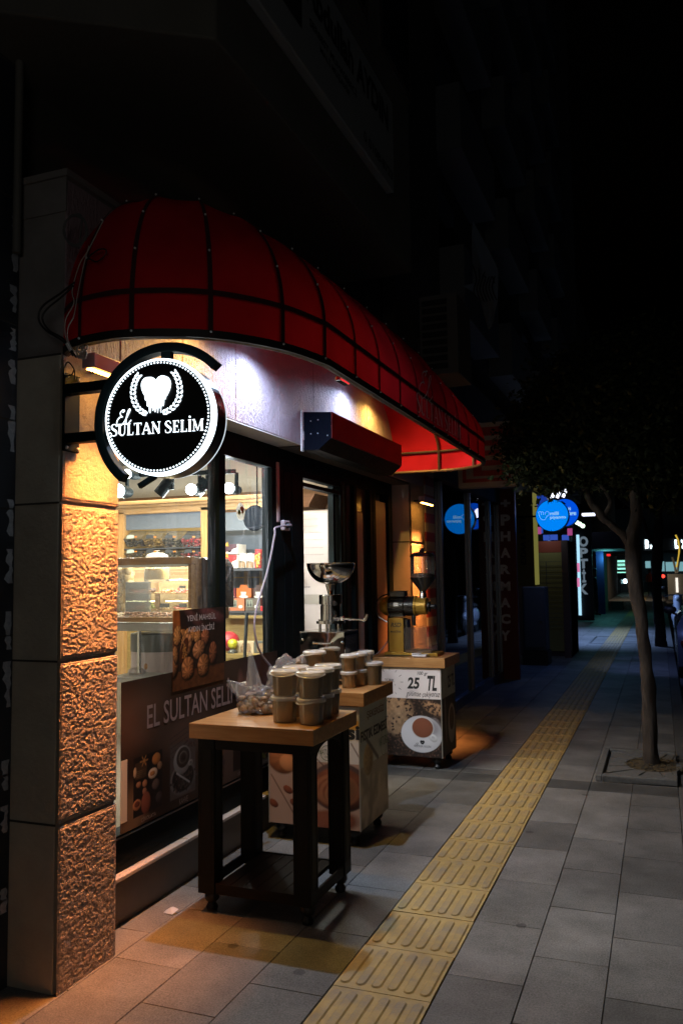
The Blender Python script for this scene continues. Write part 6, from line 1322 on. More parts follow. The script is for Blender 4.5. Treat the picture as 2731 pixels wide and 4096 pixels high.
b = MB(); text(b, 'Argus', (0,y-.014,0), XA, ZAX, (X0+w_*.78,X0+w_*.93,Z0+.012,Z0+.04), .03); b.build('lettering', 'brown_ink', t, recalc=False)
# vertical PHARMACY panel facing the camera, and the yellow betting kiosk sign
y = 13.05; a, c = PY(Z6(430,1400), y), PY(Z6(540,385), y)
t = empty('vertical_sign', (a[0],y,0), 'dark red vertical panel lettered + PHARMACY from top to bottom', 'sign'); b = MB(); b.box(a[0],c[0],y,y+.1,.0,c[2]); b.build('board', mat('panel_red', (.16,.02,.018), .5), t)
b = MB()
for ch, v0, v1 in (('+',497,455),('P',610,545),('H',707,648),('A',807,748),('R',907,850),('M',1008,952),('A',1110,1052),('C',1210,1150),('Y',1313,1250)): q0, q1 = PY(Z6(456,v1), y-.012), PY(Z6(518,v0), y-.012); text(b, ch, (0,y-.012,0), XA, ZAX, (q0[0],q1[0],q1[2],q0[2]), .05)
build_each(b, 'letter', mat('letter_grey', (.75,.70,.70), .6), t, recalc=False)
y = 13.0
y = 14.4; a, c = PY(Z6(545,980), y), PY(Z6(648,405), y)
t = empty('betting_sign', (a[0],y,a[2]), 'dark olive vertical sign reading IDDAA & BÜFE with a lit yellow edge', 'sign'); b = MB(); b.box(a[0],c[0],y,y+.25,a[2],c[2]); b.build('board', mat('panel_olive', (.16,.13,.03), .6), t)
b = MB(); q0, q1 = PY(Z6(572,850), y-.01), PY(Z6(605,555), y-.01); text(b, 'IDDAA & BÜFE', (q1[0],y-.01,q0[2]), (0,0,1), (-1,0,0), (0,q1[2]-q0[2],0,q1[0]-q0[0]), .03); b.build('lettering', 'ink_black', t, recalc=False)
b = MB(); b.box(c[0]+.002,c[0]+.03,y+.01,y+.35,a[2]+.02,c[2]-.02); b.build('lit_edge', emat('edge_yellow', (.62,.58,.14), .24), t)
lamp('lamp', 'POINT', (c[0]+.25,y+.4,(a[2]+c[2])/2+.5), 1.2, (.8,.8,1), parent=t, shadow_soft_size=.1)
# metal cabinet and betting kiosk
q = PZ(Z6(600,1460)); q1 = PZ(Z6(745,1460)); zt_ = PY(Z6(660,985), q[1])[2]
t = empty('utility_cabinet', (q[0],q[1],0), 'dark grey metal cabinet standing on the pavement in front of the kiosk', 'cabinet'); b = MB(); b.box(q[0],q1[0],q[1],q[1]+.5,.25,zt_); b.build('case', mat('cab_grey', (.06,.06,.06), .5), t, bevel=.02); b = MB(); b.box(q[0]-.02,q1[0]+.02,q[1]-.02,q[1]+.52,0,.25); b.build('plinth', bf, t)
b = MB(); b.box(q[0]+.04,q1[0]-.04,q[1]-.008,q[1]-.002,.32,zt_-.06); b.sphere(((q1[0]-.08),q[1]-.012,.8), .015); b.build('door', mat('cab_grey2', (.07,.07,.07), .45), t)
y = 16.6; a, c = PY(Z6(678,1300), y), PY(Z6(862,700), y)
t = empty('betting_kiosk', (a[0],y,0), 'narrow shop kiosk with orange top, yellow back and wire racks under the blue round signs', 'kiosk'); b = MB(); b.box(c[0]-.12,c[0],y,y+1.6,0,c[2]); b.box(a[0]-.5,c[0],y+.3,y+1.6,0,c[2]); b.build('wall', mat('kiosk_brown', (.10,.06,.05), .7), t)
b = MB(); z1 = PY(Z6(700,775), y)[2]; b.box(a[0],c[0]-.12,y+.27,y+.3,z1,c[2]); b.build('fascia', mat('kiosk_orange', (.35,.06,.02), .6), t)
b = MB(); z2 = PY(Z6(700,832), y)[2]; b.box(a[0],c[0]-.12,y+.27,y+.3,.1,z1-.004); b.build('back_panel', mat('kiosk_yellow', (.32,.27,.08), .6), t)
b = MB()
for k in range(16): z = z2-.085*k; b.bar((a[0]+.03,y+.2,z),(c[0]-.15,y+.2,z),.008)
b.bar((a[0]+.2,y+.2,z2),(a[0]+.2,y+.2,.1),.012); b.build('wire_rack', mat('rack_grey', (.1,.1,.08), .5), t); kiosk = t
lamp('lamp', 'POINT', (c[0]-.4,y-.15,c[2]+.15), 2.2, (.7,.85,1), parent=t, shadow_soft_size=.05)
# round blue lottery signs
def rsign(y, u, v, uR, col, es, label, sc=1):
    ce_, ed = PY(Z6(u,v), y), PY(Z6(uR,v), y); r_ = (ed[0]-ce_[0]); t = empty('lottery_sign', tuple(ce_), label, 'sign', 'round blue lottery signs'); O = Vector((ce_[0],y,ce_[2]))
    b = MB(); b.prism(circ(r_*1.04,40), tuple(O+Vector((0,.01,0))), XA, ZAX, YA, .14); b.build('case', mat('lotto_case', (.01,.02,.06), .4), t)
    b = MB(); b.prism(circ(r_,48), tuple(O), XA, ZAX, YA, .009); b.build('lit_face', emat('lotto_%.2f' % es, col, es), t)
    b = MB(); b.bar((ce_[0]-r_*1.04,y+.08,ce_[2]),(-2.35,y+.08,ce_[2]),.03); b.build('arm', black, t); return t, O, r_
bl = (.0,.24,.98)
t, O, r_ = rsign(13.8, 770, 550, 868, bl, .95, 'nearest round glowing blue lottery sign reading milli piyango')
lt = emat('lotto_letter', (.35,.68,1.0), .9); b = MB(); O2 = O+Vector((0,-.006,0))
text(b, 'milli', O2, XA, ZAX, (-.12*r_,.42*r_,.02*r_,.24*r_), .02); text(b, 'piyango', O2, XA, ZAX, (-.12*r_,.86*r_,-.28*r_,-.04*r_), .02)
strokes(b, [spline([(-.84*r_,.25*r_),(-.76*r_,-.1*r_),(-.6*r_,-.26*r_),(-.42*r_,-.22*r_),(-.32*r_,-.05*r_),(-.2*r_,.02*r_),(-.18*r_,.2*r_),(-.3*r_,.27*r_),(-.4*r_,.2*r_),(-.42*r_,.05*r_)],6), spline([(-.84*r_,.25*r_),(-.7*r_,.27*r_),(-.66*r_,.05*r_)],6), spline([(-.66*r_,.22*r_),(-.56*r_,.26*r_),(-.52*r_,.05*r_)],6)], O2, XA, ZAX, .02*r_); b.build('lettering', lt, t, recalc=False)
t, O, r_ = rsign(15.2, 845, 533, 931, (.0,.10,.90), .8, 'second round blue sign reading N BÜFE, partly behind the milli piyango sign'); b = MB(); O2 = O+Vector((0,-.006,0)); text(b, 'BÜFE', O2, XA, ZAX, (-.0*r_,.84*r_,-.22*r_,.05*r_), .04); text(b, 'N', O2, XA, ZAX, (.3*r_,.46*r_,.15*r_,.38*r_), .04); b.build('lettering', lt, t, recalc=False)
t, O, r_ = rsign(14.9, 700, 470, 745, (.02,.08,.6), .5, 'small dim blue round sign left of and behind the milli piyango sign')
b = MB()
for i, (u, v) in enumerate(((778,425),(812,420),(848,415))): q0, q1 = PY(Z6(u-12,v+24), 15.6), PY(Z6(u+10,v-22), 15.6); b.bar(q0, q1, .05, .05)
build_each(b, 'light_tube', emat('tube_white', (.8,.85,1.0), 2.2), kiosk)
b = MB(); 
for (u, v, w_) in ((685,640,28),(735,682,18),(780,680,22),(850,682,20)):
    q0, q1 = PY(Z6(u-w_,v+20), 17.4), PY(Z6(u+w_,v-14), 17.4); b.box(q0[0],q1[0],17.4,17.45,q0[2],q1[2])
build_each(b, 'lit_packet', emat('packet_blue', (.05,.13,.7), .6), kiosk)
b = MB()
for (u, v, w_) in ((688,642,14),(878,650,14),(872,750,6)): q0, q1 = PY(Z6(u-w_,v+22), 17.2), PY(Z6(u+w_,v-22), 17.2); b.box(q0[0],q1[0],17.2,17.23,q0[2],q1[2])
build_each(b, 'pink_banner', emat('banner_pink', (.7,.12,.4), .5), kiosk)
b = MB()
for (u, v) in ((920,592),(938,602),(957,614)): b.sphere(tuple(PY(Z6(u,v), 20)), .05, 8, 6)
build_each(b, 'small_lamp', emat('lamp_green', (.7,1,.75), 3), kiosk, smooth=True)
# facades further down
far = empty('street_facade', (-4,40,0), 'row of dark shop fronts and upper floors receding along the pavement', 'building')
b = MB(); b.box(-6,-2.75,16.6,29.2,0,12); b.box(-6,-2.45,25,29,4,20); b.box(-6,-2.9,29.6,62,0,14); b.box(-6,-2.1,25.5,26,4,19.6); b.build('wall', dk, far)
q = PY(Z6(1150,745), 31); b = MB(); b.box(-3,q[0]+.3,30.5,45,q[2]-.05,q[2]+.55); b.build('canopy_slab', mat('slab_blue', (.02,.022,.04), .7), far)
b = MB(); 
for (u0, u1, m_) in ((930,1008,0),): pass
q0, q1 = PY(Z6(1050,1150), 34), PY(Z6(1078,750), 34); b.box(q0[0],q1[0],34,34.4,0,q1[2]); b.build('column', mat('column_blue', (.02,.03,.16), .6), far)
b = MB(); q0, q1 = PY(Z6(1082,1100), 37), PY(Z6(1098,760), 37); b.box(q0[0],q1[0],37,37.3,0,q1[2]); b.build('column_pale', mat('column_pale', (.22,.2,.14), .6), far)
b = MB(); q0, q1 = PY(Z6(1130,1110), 38), PY(Z6(1185,1075), 38); b.box(q0[0],q1[0]+.1,38,38.6,0,q1[2]); b.build('planter', mat('planter_dark', (.03,.03,.03), .8), far)
# OPTIK sign with lit edge
y = 28.6; a, c = PY(Z6(928,1190), y), PY(Z6(1003,570), y)
t = empty('optician_sign', (a[0],y,0), 'tall black vertical sign lettered OPTIK in white with a dotted lit edge', 'sign'); b = MB(); b.box(a[0],c[0],y,y+.2,0.05,c[2]); b.build('board', mat('optik_black', (.01,.01,.014), .5), t)
b = MB()
for ch, v0, v1 in (('O',740,678),('P',806,748),('T',872,815),('İ',958,878),('K',1030,966)): q0, q1 = PY(Z6(932 if ch != 'İ' else 951,v1), y-.02), PY(Z6(990 if ch != 'İ' else 977,v0), y-.02); text(b, ch, (0,y-.02,0), XA, ZAX, (q0[0],q1[0],q1[2],q0[2]), .045)
q0, q1 = PY(Z6(940,560), y-.02), PY(Z6(990,612), y-.02); build_each(b, 'letter', emat('optik_letter', (.28,.37,.46), .42), t, recalc=False)
b = MB(); rg = random.Random(2)
for k in range(17): q0 = PY(Z6(917+.9*k,668+k*28.3), y-.1); b.box(q0[0],q0[0]+.09,y-.1,y-.05,q0[2]-.20,q0[2])
b.build('lit_edge', emat('edge_white', (.42,.75,.95), 1.1), t)
b = MB()
for v in (840,930): q0 = PY(Z6(922,v), y-.12); b.box(q0[0],q0[0]+.08,y-.12,y-.1,q0[2]-.3,q0[2])
b.build('pink_segment', emat('edge_pink', (.9,.25,.5), .8), t)
q0, q1 = PY(Z6(950,553), 30), PY(Z6(1030,533), 30); b = MB(); b.box(q0[0],q1[0],30,30.3,q0[2],q1[2]); tag(b.build('fluorescent_light', emat('fluor', (.75,.8,1.0), 2.0), base=tuple(q0), bevel=.03), 'white glowing tube above the optician sign', 'light')
q0, q1 = PY(Z6(1095,798), 39.5), PY(Z6(1123,752), 39.5); b = MB(); b.box(q0[0],q1[0],39.5,39.6,q0[2],q1[2]); tag(b.build('red_sign', emat('red_lit', (1,.03,.03), 1.1), base=tuple(q0)), 'small glowing red square sign over a far doorway', 'sign')
# teal lit shop, far crossing
b = MB()
for (v0, v1, k) in ((835,822,.8),(850,843,1),(858,852,.5),(880,868,1.4),(900,893,.8)): q0, q1 = PY(Z6(1167,v0), 66), PY(Z6(1240,v1), 66); b.box(q0[0],q1[0],66,66.1,q0[2],q1[2])
fs_ = empty('teal_shop_front', tuple(q0), 'teal glowing shop front left of the tree trunk at the end of the street', 'shop front'); build_each(b, 'lit_shelf', emat('teal_lit', (.35,1,.78), 1.3), fs_)
b = MB()
for (u0, v0, u1, v1) in ((1165,765,1235,755),(1338,870,1368,828),(1435,890,1452,830),(1462,890,1568,832),(1190,965,1210,940)): q0, q1 = PY(Z6(u0,v0), 70), PY(Z6(u1,v1), 70); b.box(q0[0],q1[0],70,70.1,q0[2],q1[2])
eb = empty('end_building', (0,72,0), 'dark low building with pale blue lit windows closing the far end of the street', 'building'); build_each(b, 'lit_window', emat('far_window', (.35,.72,.80), .5), eb)
b = MB(); q0, q1 = PY(Z6(1240,820), 71), PY(Z6(1800,770), 71); b.box(q0[0],q1[0]+8,71,75,0,q1[2]+.0); b.box(q0[0]-8,q1[0]+8,71.2,80,0,6.8); b.build('wall', mat('end_dark', (.03,.035,.045), .8), eb)
t = empty('shop_name_sign', tuple(PY(Z6(1450,725), 69)), 'white glowing far sign reading BAHÇELO, cut by the right edge', 'sign'); b = MB()
for ch, u0, u1 in (('B',1336,1358),('A',1366,1392),('L',1517,1540),('O',1546,1572)): q0, q1 = PY(Z6(u0,752), 69), PY(Z6(u1,697), 69); text(b, ch, (0,69,0), XA, ZAX, (q0[0],q1[0],q0[2],q1[2]), .09)
build_each(b, 'letter', emat('far_letters', (.75,.95,1.0), 3.0), t, recalc=False); b = MB(); q0, q1 = PY(Z6(1325,765), 69.3), PY(Z6(1600,685), 69.3); b.box(q0[0],q1[0],69.3,69.5,q0[2],q1[2]); b.build('board', 'optik_black', t)
t['label'] = 'row of big white glowing letters on the far shop at the right edge'
# railing at the crossing
b = MB(); q0, q1 = PZ(Z9(840,1105)), PZ(Z9(935,1105)); 
for k in range(14): x = -2.9+k*.13; b.bar((x,64,0),(x,64,.95),.03)
b.bar((-2.9,64,.95),(-1.1,64,.95),.04); tag(b.build('railing', mat('rail_grey', (.12,.14,.14), .5), base=(-2,64,0)), 'low metal railing at the street corner left of the trunk', 'railing')
q = PY(Z6(1215,950), 63); b = MB(); b.sphere(tuple(q), .17, 10, 7); tag(b.build('headlight', emat('head_white', (.7,.9,1), 4), base=tuple(q), smooth=True), 'round bright headlight of a vehicle at the crossing', 'headlight')
q = PY(Z6(1445,920), 60); b = MB(); b.sphere(tuple(q), .12, 8, 6); tag(b.build('tail_light', emat('tail_red', (1,.05,.03), 3), base=tuple(q), smooth=True), 'small red tail light far down the road', 'tail light')
# ornamental glowing lamp post
y = 52; L_ = lambda u, v: PY(Z9(u,v), y); t = empty('lamp_post', (L_(1480,1120)[0],y,0), 'ornamental lamp post with a curved glowing yellow stem at the right edge', 'lamp post')
b = MB(); b.tube(spline([tuple(L_(1470,410)), tuple(L_(1500,480)), tuple(L_(1512,600)), tuple(L_(1500,700)), tuple(L_(1480,790))],6), .045, 8); b.build('lit_stem', emat('stem_yellow', (1,.66,.08), .65), t, smooth=True)
b = MB(); b.tube(spline([tuple(L_(1485,400)), tuple(L_(1520,480)), tuple(L_(1530,600)), tuple(L_(1510,720)), tuple(L_(1490,860))],6), .06, 8); b.tube(spline([tuple(L_(1430,670)), tuple(L_(1455,760)), tuple(L_(1475,860))],6), .06, 8); q = L_(1480,870); b.box(q[0]-.5,q[0]+.5,y-.3,y+.3,0,q[2]); b.build('post', mat('post_grey', (.3,.3,.28), .5), t)
b = MB(); q0, q1 = L_(1475,1085), L_(1495,915); b.box(q0[0],q1[0],y-.34,y-.31,q0[2],q1[2]); b.build('lit_bar', emat('bar_warm', (.9,.8,.7), 1.3), t)

# street-level light from the shops
lamp('sign_glow', 'SPOT', (-1.55,14.6,2.6), 22, (.12,.30,1.0), aim=(-1.4,14.3,0), spot_size=math.radians(140), spot_blend=1, shadow_soft_size=.04)
lamp('sign_glow', 'SPOT', (-2.2,22.5,3.2), 800, (.32,.50,1.0), aim=(-1.5,22.5,0), spot_size=math.radians(110), spot_blend=.6, shadow_soft_size=.1)
lamp('shop_glow', 'POINT', (-2.0,33.9,2.2), 40, (.15,.75,.75), shadow_soft_size=.3)
lamp('shop_glow', 'SPOT', (-1.0,50,4), 300, (1,.75,.5), aim=(-1.2,52,0), spot_size=math.radians(100), spot_blend=.8)
lamp('car_fill_blue', 'SPOT', (-.5,13.2,2.9), 130, (.3,.4,1.0), aim=(.25,15.4,.3), spot_size=math.radians(60), spot_blend=.8, shadow_soft_size=.04)  # unseen blue spot added for the parked car, not a shop's light
lamp('pavement_glow', 'SPOT', (-1.9,17.4,3.0), 16, (.1,.25,1.0), aim=(-1.4,17.4,0), spot_size=math.radians(100), spot_blend=.4)

# ---- flag, outdoor unit, nameboard
y = 9.2; pf = [(1395,1385),(1480,1540),(1530,1640),(1550,1690),(1553,1900),(1525,2020),(1490,2065),(1470,1980),(1440,1880),(1400,1830),(1335,1800),(1390,1770),(1420,1720),(1432,1650),(1420,1560),(1400,1440)]
pp = [PY(Z6b(*p), y) for p in pf]; O = pp[0]; poly = [(p[0]-O[0], p[2]-O[2]) for p in pp]
bmh = bmesh.new(); vv = [bmh.verts.new((x,0,z)) for x, z in poly]; bmh.faces.new(vv); bmesh.ops.triangulate(bmh, faces=bmh.faces); bmesh.ops.subdivide_edges(bmh, edges=bmh.edges, cuts=3, use_grid_fill=False)
for v in bmh.verts: v.co.y = .05*math.sin(v.co.x*20+v.co.z*6)
me = bpy.data.meshes.new('hanging_flag'); bmh.to_mesh(me); bmh.free(); fm_ = mat('flag_cloth', (.18,.22,.28), .8); me.materials.append(fm_)
o = bpy.data.objects.new('hanging_flag', me); COL.objects.link(o); o.location = O; ROOTB[o.name] = tuple(O); md = o.modifiers.new('solid', 'SOLIDIFY'); md.thickness = .004; tag(o, 'pale crumpled flag with dark print hanging from the facade above the awning', 'flag')
b = MB(); rg = random.Random(3)
for k in range(7): x = .02+.035*k; strokes(b, [spline([(x-.02+.1*(k % 3)/3,-.55-.05*k),(x+.02,-.72),(x-.015,-.85),(x+.03,-1.0)],5)], (O[0],O[1]-.07,O[2]), XA, ZAX, .014)
b.v = [v for v in b.v]; oo = b.build('flag_print', mat('flag_ink', (.02,.02,.025), .8), o, recalc=False)
Pa = lambda u, v: PY(Z6b(u,v), 7.7); a, c = Pa(1068,2360), Pa(1262,1835)
t = empty('outdoor_unit', (a[0],7.7,a[2]), 'grey air conditioner outdoor unit with a barred grille on the wall above the awning', 'air conditioner'); b = MB(); b.box(a[0],c[0]+.05,7.7,8.3,a[2],c[2]); b.build('casing', mat('unit_grey', (.14,.13,.12), .6), t, bevel=.01)
b = MB()
for k in range(9): z = a[2]+(c[2]-a[2])*(.07+.1*k); b.box(a[0]+.03,c[0]-.05,7.685,7.698,z,z+.05)
b.build('grille', mat('unit_dark', (.02,.02,.02), .8), t)
# nameboard on the bay
NX = bayx+.06; nbq = {k: PX(Z6b(*p), NX) for k, p in dict(br=(905,1205), tr=(890,640), bl=(80,50)).items()}
yy1 = nbq['br'][1]; yy0 = 2.35; zz0_ = (nbq['br'][2]+nbq['bl'][2])/2; zz1_ = nbq['tr'][2]
t = empty('office_nameboard', (NX,(yy0+yy1)/2,zz0_), 'long unlit white nameboard with black letters on the projecting bay', 'sign'); b = MB(); b.box(bayx+.002,NX,yy0,yy1,zz0_,zz1_); b.build('board', mat('board_white', (.24,.26,.27), .5), t, bevel=.01)
b = MB()
def nbt(s_, p0, p1, z0f, z1f, bold=.02): q0, q1 = PX(Z6b(*p0), NX+.002), PX(Z6b(*p1), NX+.002); H_ = zz1_-zz0_; text(b, s_, (NX+.002,0,0), YA, ZAX, (q0[1],q1[1],zz0_+H_*z0f,zz0_+H_*z1f), bold)
nbt('Abdullah AYDIN', (345,60), (866,800), .58, .86, .04); nbt('SERBEST MUHASEBECİ', (375,220), (670,640), .41, .50); nbt('MALİ MÜŞAVİR', (440,380), (628,650), .30, .39); nbt('0 0108-8723', (712,790), (893,1060), .10, .20); b.build('lettering', 'ink_black', t, recalc=False)
b = MB(); q0, q1 = PX(Z6b(185,0), NX), PX(Z6b(322,225), NX); b.box(NX+.001,NX+.004,q0[1]-.3,q1[1],zz0_+.12*(zz1_-zz0_)+.1,zz1_-.03); b.build('emblem_panel', 'ink_black', t)

# ================================================================== TREES
bark_ = mat('tree_bark', (.034,.025,.019), .95, noise_amt=.7, noise_scale=26, bump=1, bump_scale=46, stretch=(1,1,.25))
leafm = bpy.data.materials.new('leaf'); leafm.use_nodes = True; n = leafm.node_tree.nodes; L = leafm.node_tree.links; bb = n['Principled BSDF']
ge = n.new('ShaderNodeNewGeometry'); cr = n.new('ShaderNodeValToRGB'); cr.color_ramp.elements[0].color = (.008,.014,.006,1); cr.color_ramp.elements[1].color = (.026,.036,.010,1); e_ = cr.color_ramp.elements.new(.93); e_.color = (.022,.03,.009,1); cr.color_ramp.elements[2].color = (.12,.09,.02,1)
L.new(ge.outputs['Random Per Island'], cr.inputs[0]); L.new(cr.outputs[0], bb.inputs['Base Color']); bb.inputs['Roughness'].default_value = .6; bb.inputs['Specular IOR Level'].default_value = .15
MATS['leaf'] = leafm
def tree(base, limbs, crown, label, nleaf, seed, leaf=.05, wob=.02):
    t = empty('street_tree', base, label, 'tree', 'trees along the kerb'); rg = random.Random(seed); b = MB(); tips = []
    for li in limbs:
        pts = spline([p[:3] for p in li], 8); rs = spline([(p[3],) for p in li], 8); rs = [r[0] for r in rs]; s0 = len(b.v); b.tube(pts, rs, 16); tips.append(pts)
        for k in range(s0, len(b.v)): v = Vector(b.v[k]); d = noise.fractal(Vector((v.x*16,v.y*16,v.z*4.5)), 1, 2, 3, noise_basis='PERLIN_ORIGINAL'); i = (k-s0)//16; i = min(i, len(pts)-1); c_ = Vector(pts[i]); b.v[k] = tuple(v+(v-c_).normalized()*d*wob*min(1, rs[i]/.06))
    b.build('trunk', bark_, t, smooth=True, angle=180, recalc=False)
    vs = []; fs = []
    # twigs
    b = MB(); cl = []
    for (cx, cy, cz, rx, ry, rz, wt_) in crown:
        for k in range(int(wt_)):
            while True:
                p = Vector((rg.uniform(-1,1), rg.uniform(-1,1), rg.uniform(-1,1)))
                if .35 < p.length < 1: break
            cl.append(Vector((cx+p.x*rx, cy+p.y*ry, cz+p.z*rz)))
    for c_ in cl[::3]:
        st_ = min((Vector(q) for q in tips[0][-6:]+[q for tp in tips[1:] for q in tp[4:]]), key=lambda q: (q-c_).length); b.tube([st_, (st_+c_)/2+Vector((0,0,-.04)), c_], [.008,.005,.002], 4, cap=False)
    b.build('twig', bark_, t, recalc=False)
    per = nleaf//len(cl)
    for c_ in cl:
        for k in range(per):
            o_ = Vector((rg.gauss(0,.095), rg.gauss(0,.095), rg.gauss(0,.085))); p = c_+o_; sz_ = leaf*rg.uniform(.6,1.25)
            d = Vector((rg.gauss(0,1), rg.gauss(0,1), rg.gauss(-.5,.7))).normalized(); q = d.cross(Vector((rg.gauss(0,1),rg.gauss(0,1),rg.gauss(0,1)))).normalized(); nn = d.cross(q)
            i = len(vs); vs += [p, p+d*sz_*.5+q*sz_*.27+nn*sz_*.06, p+d*sz_, p+d*sz_*.5-q*sz_*.27+nn*sz_*.06]; fs.append((i,i+1,i+2,i+3))
    b = MB(); b.v = [tuple(v) for v in vs]; b.f = fs; b.build('crown', leafm, t, recalc=False); return t
ty = 7.48
def TP(u, v, r, y=ty): p = PY(DD(u,v), y); return (p[0],p[1],p[2],r)
tree((-.11,ty,0), [[TP(1500,1775,.075),TP(1493,1740,.062),TP(1488,1600,.055),TP(1474,1450,.052),TP(1456,1330,.058),TP(1452,1240,.058),TP(1460,1180,.05),TP(1452,1090,.045),TP(1450,1000,.03),TP(1445,880,.015)],
      [TP(1456,1260,.04),TP(1425,1225,.034),TP(1385,1190,.032),TP(1355,1150,.030),TP(1340,1110,.028),TP(1320,1050,.02),TP(1290,960,.01)],
      [TP(1385,1190,.02),(TP(1400,1150,.02)),TP(1375,1110,.018),TP(1350,1080,.012)],
      [TP(1455,1150,.03,7.5),TP(1490,1090,.022,7.6),TP(1530,1000,.015,7.7)],
      [TP(1452,1100,.025,7.5),TP(1400,1040,.018,7.2),TP(1350,950,.01,7.0)]],
     [(-.80,7.4,2.74,.42,.45,.30,115),(-.55,7.5,3.15,.5,.6,.45,150),(-.15,7.5,3.1,.62,.7,.62,230),(.25,7.6,2.95,.55,.6,.6,150),(-.3,7.4,2.72,.5,.5,.25,90),(.15,7.5,2.5,.4,.5,.25,60),(-.95,7.4,2.95,.22,.35,.25,40)],
     'slender rough barked tree with dense dark crown growing from the stone grate', 62000, 5, leaf=.06)
q = PZ(Z9(1290,1720)); y2 = q[1]
def T2(u, v, r, y=y2): p = PY(Z9(u,v), y); return (p[0],p[1],p[2],r)
tree(tuple(q), [[T2(1300,1740,.13),T2(1285,1500,.11),T2(1250,1100,.10),T2(1250,700,.11),T2(1265,400,.10),T2(1275,150,.07)],[T2(1255,560,.06),T2(1150,420,.05),T2(1080,200,.03)]],
     [(.1,y2,4.6,1.6,1.3,1.1,120),(-.9,y2,4.3,.9,1.0,.8,60),(1.2,y2,4.3,1.2,1,.9,70)], 'second dark street tree, farther along the kerb behind the near trunk', 9000, 9, leaf=.11)
# tree grate and soil
t = empty('tree_grate', (-.15,7.5,0), 'square slotted stone grate around the near tree with dry litter inside', 'tree grate')
kb = mat('grate_stone', (.10,.10,.098), .85, noise_amt=.3, noise_scale=30, bump=.5, bump_scale=120)
b = MB(); b.box(-.50,.055,6.905,6.985,.004,.055); b.box(-.55,-.50,6.905,8.0,.004,.05); b.box(-.50,.055,7.95,8.03,.004,.05); b.build('edge_stone', kb, t, bevel=.008)
b = MB(); n_ = 28; cx_, cy_ = -.12, 7.46
for i in range(n_):
    a0, a1 = 2*math.pi*i/n_, 2*math.pi*(i+1)/n_
    def sq(a): d = (math.cos(a), math.sin(a)); k = min(.36/abs(d[0]) if d[0] else 9, .46/abs(d[1]) if d[1] else 9); return (cx_+d[0]*k*.99 if True else 0, cy_+d[1]*k)
    ga = .05 if i % 2 else .0
    i0 = (cx_+.22*math.cos(a0), cy_+.27*math.sin(a0)); i1 = (cx_+.22*math.cos(a1-ga), cy_+.27*math.sin(a1-ga)); o0, o1 = sq(a0), sq(a1-ga)
    cl2 = lambda p: (min(max(p[0],-.498),.053), min(max(p[1],6.988),7.948))
    pts = [i0,i1,cl2(o1),cl2(o0)]; b.add([(x,y,.012) for x,y in pts]+[(x,y,.042) for x,y in pts], [(4,5,6,7),(0,1,5,4),(1,2,6,5),(2,3,7,6),(3,0,4,7)])
b.build('slotted_plate', kb, t)
b = MB(); rg = random.Random(6)
for k in range(1100):
    a, r_ = rg.random()*6.28, rg.random()**.5*.24; x, y, z = cx_+r_*math.cos(a), cy_+r_*1.2*math.sin(a), .03+rg.random()*.025*(1.2-r_*3); d = rg.random()*6.28; l_ = rg.uniform(.015,.045); b.add([(x,y,z),(x+l_*math.cos(d),y+l_*math.sin(d),z+rg.uniform(-.01,.012)),(x+.004,y+.004,z+.003)], [(0,1,2)])
tag(b.build('dry_litter', mat('straw', (.09,.065,.03), .9, noise_amt=.4, noise_scale=60), base=(cx_,cy_,.03), recalc=False), 'dry grass and twigs around the foot of the near tree', 'litter', kind='stuff')
b = MB(); b.lathe([(.235,.008),(.2,.03),(0,.045)], (cx_,cy_,0), 24); b.v = [(x,cy_+(y-cy_)*1.2,z) for x,y,z in b.v]; tag(b.build('soil', mat('soil_dark', (.03,.022,.015), .95, bump=1, bump_scale=60), base=(cx_,cy_,0)), kind='structure')

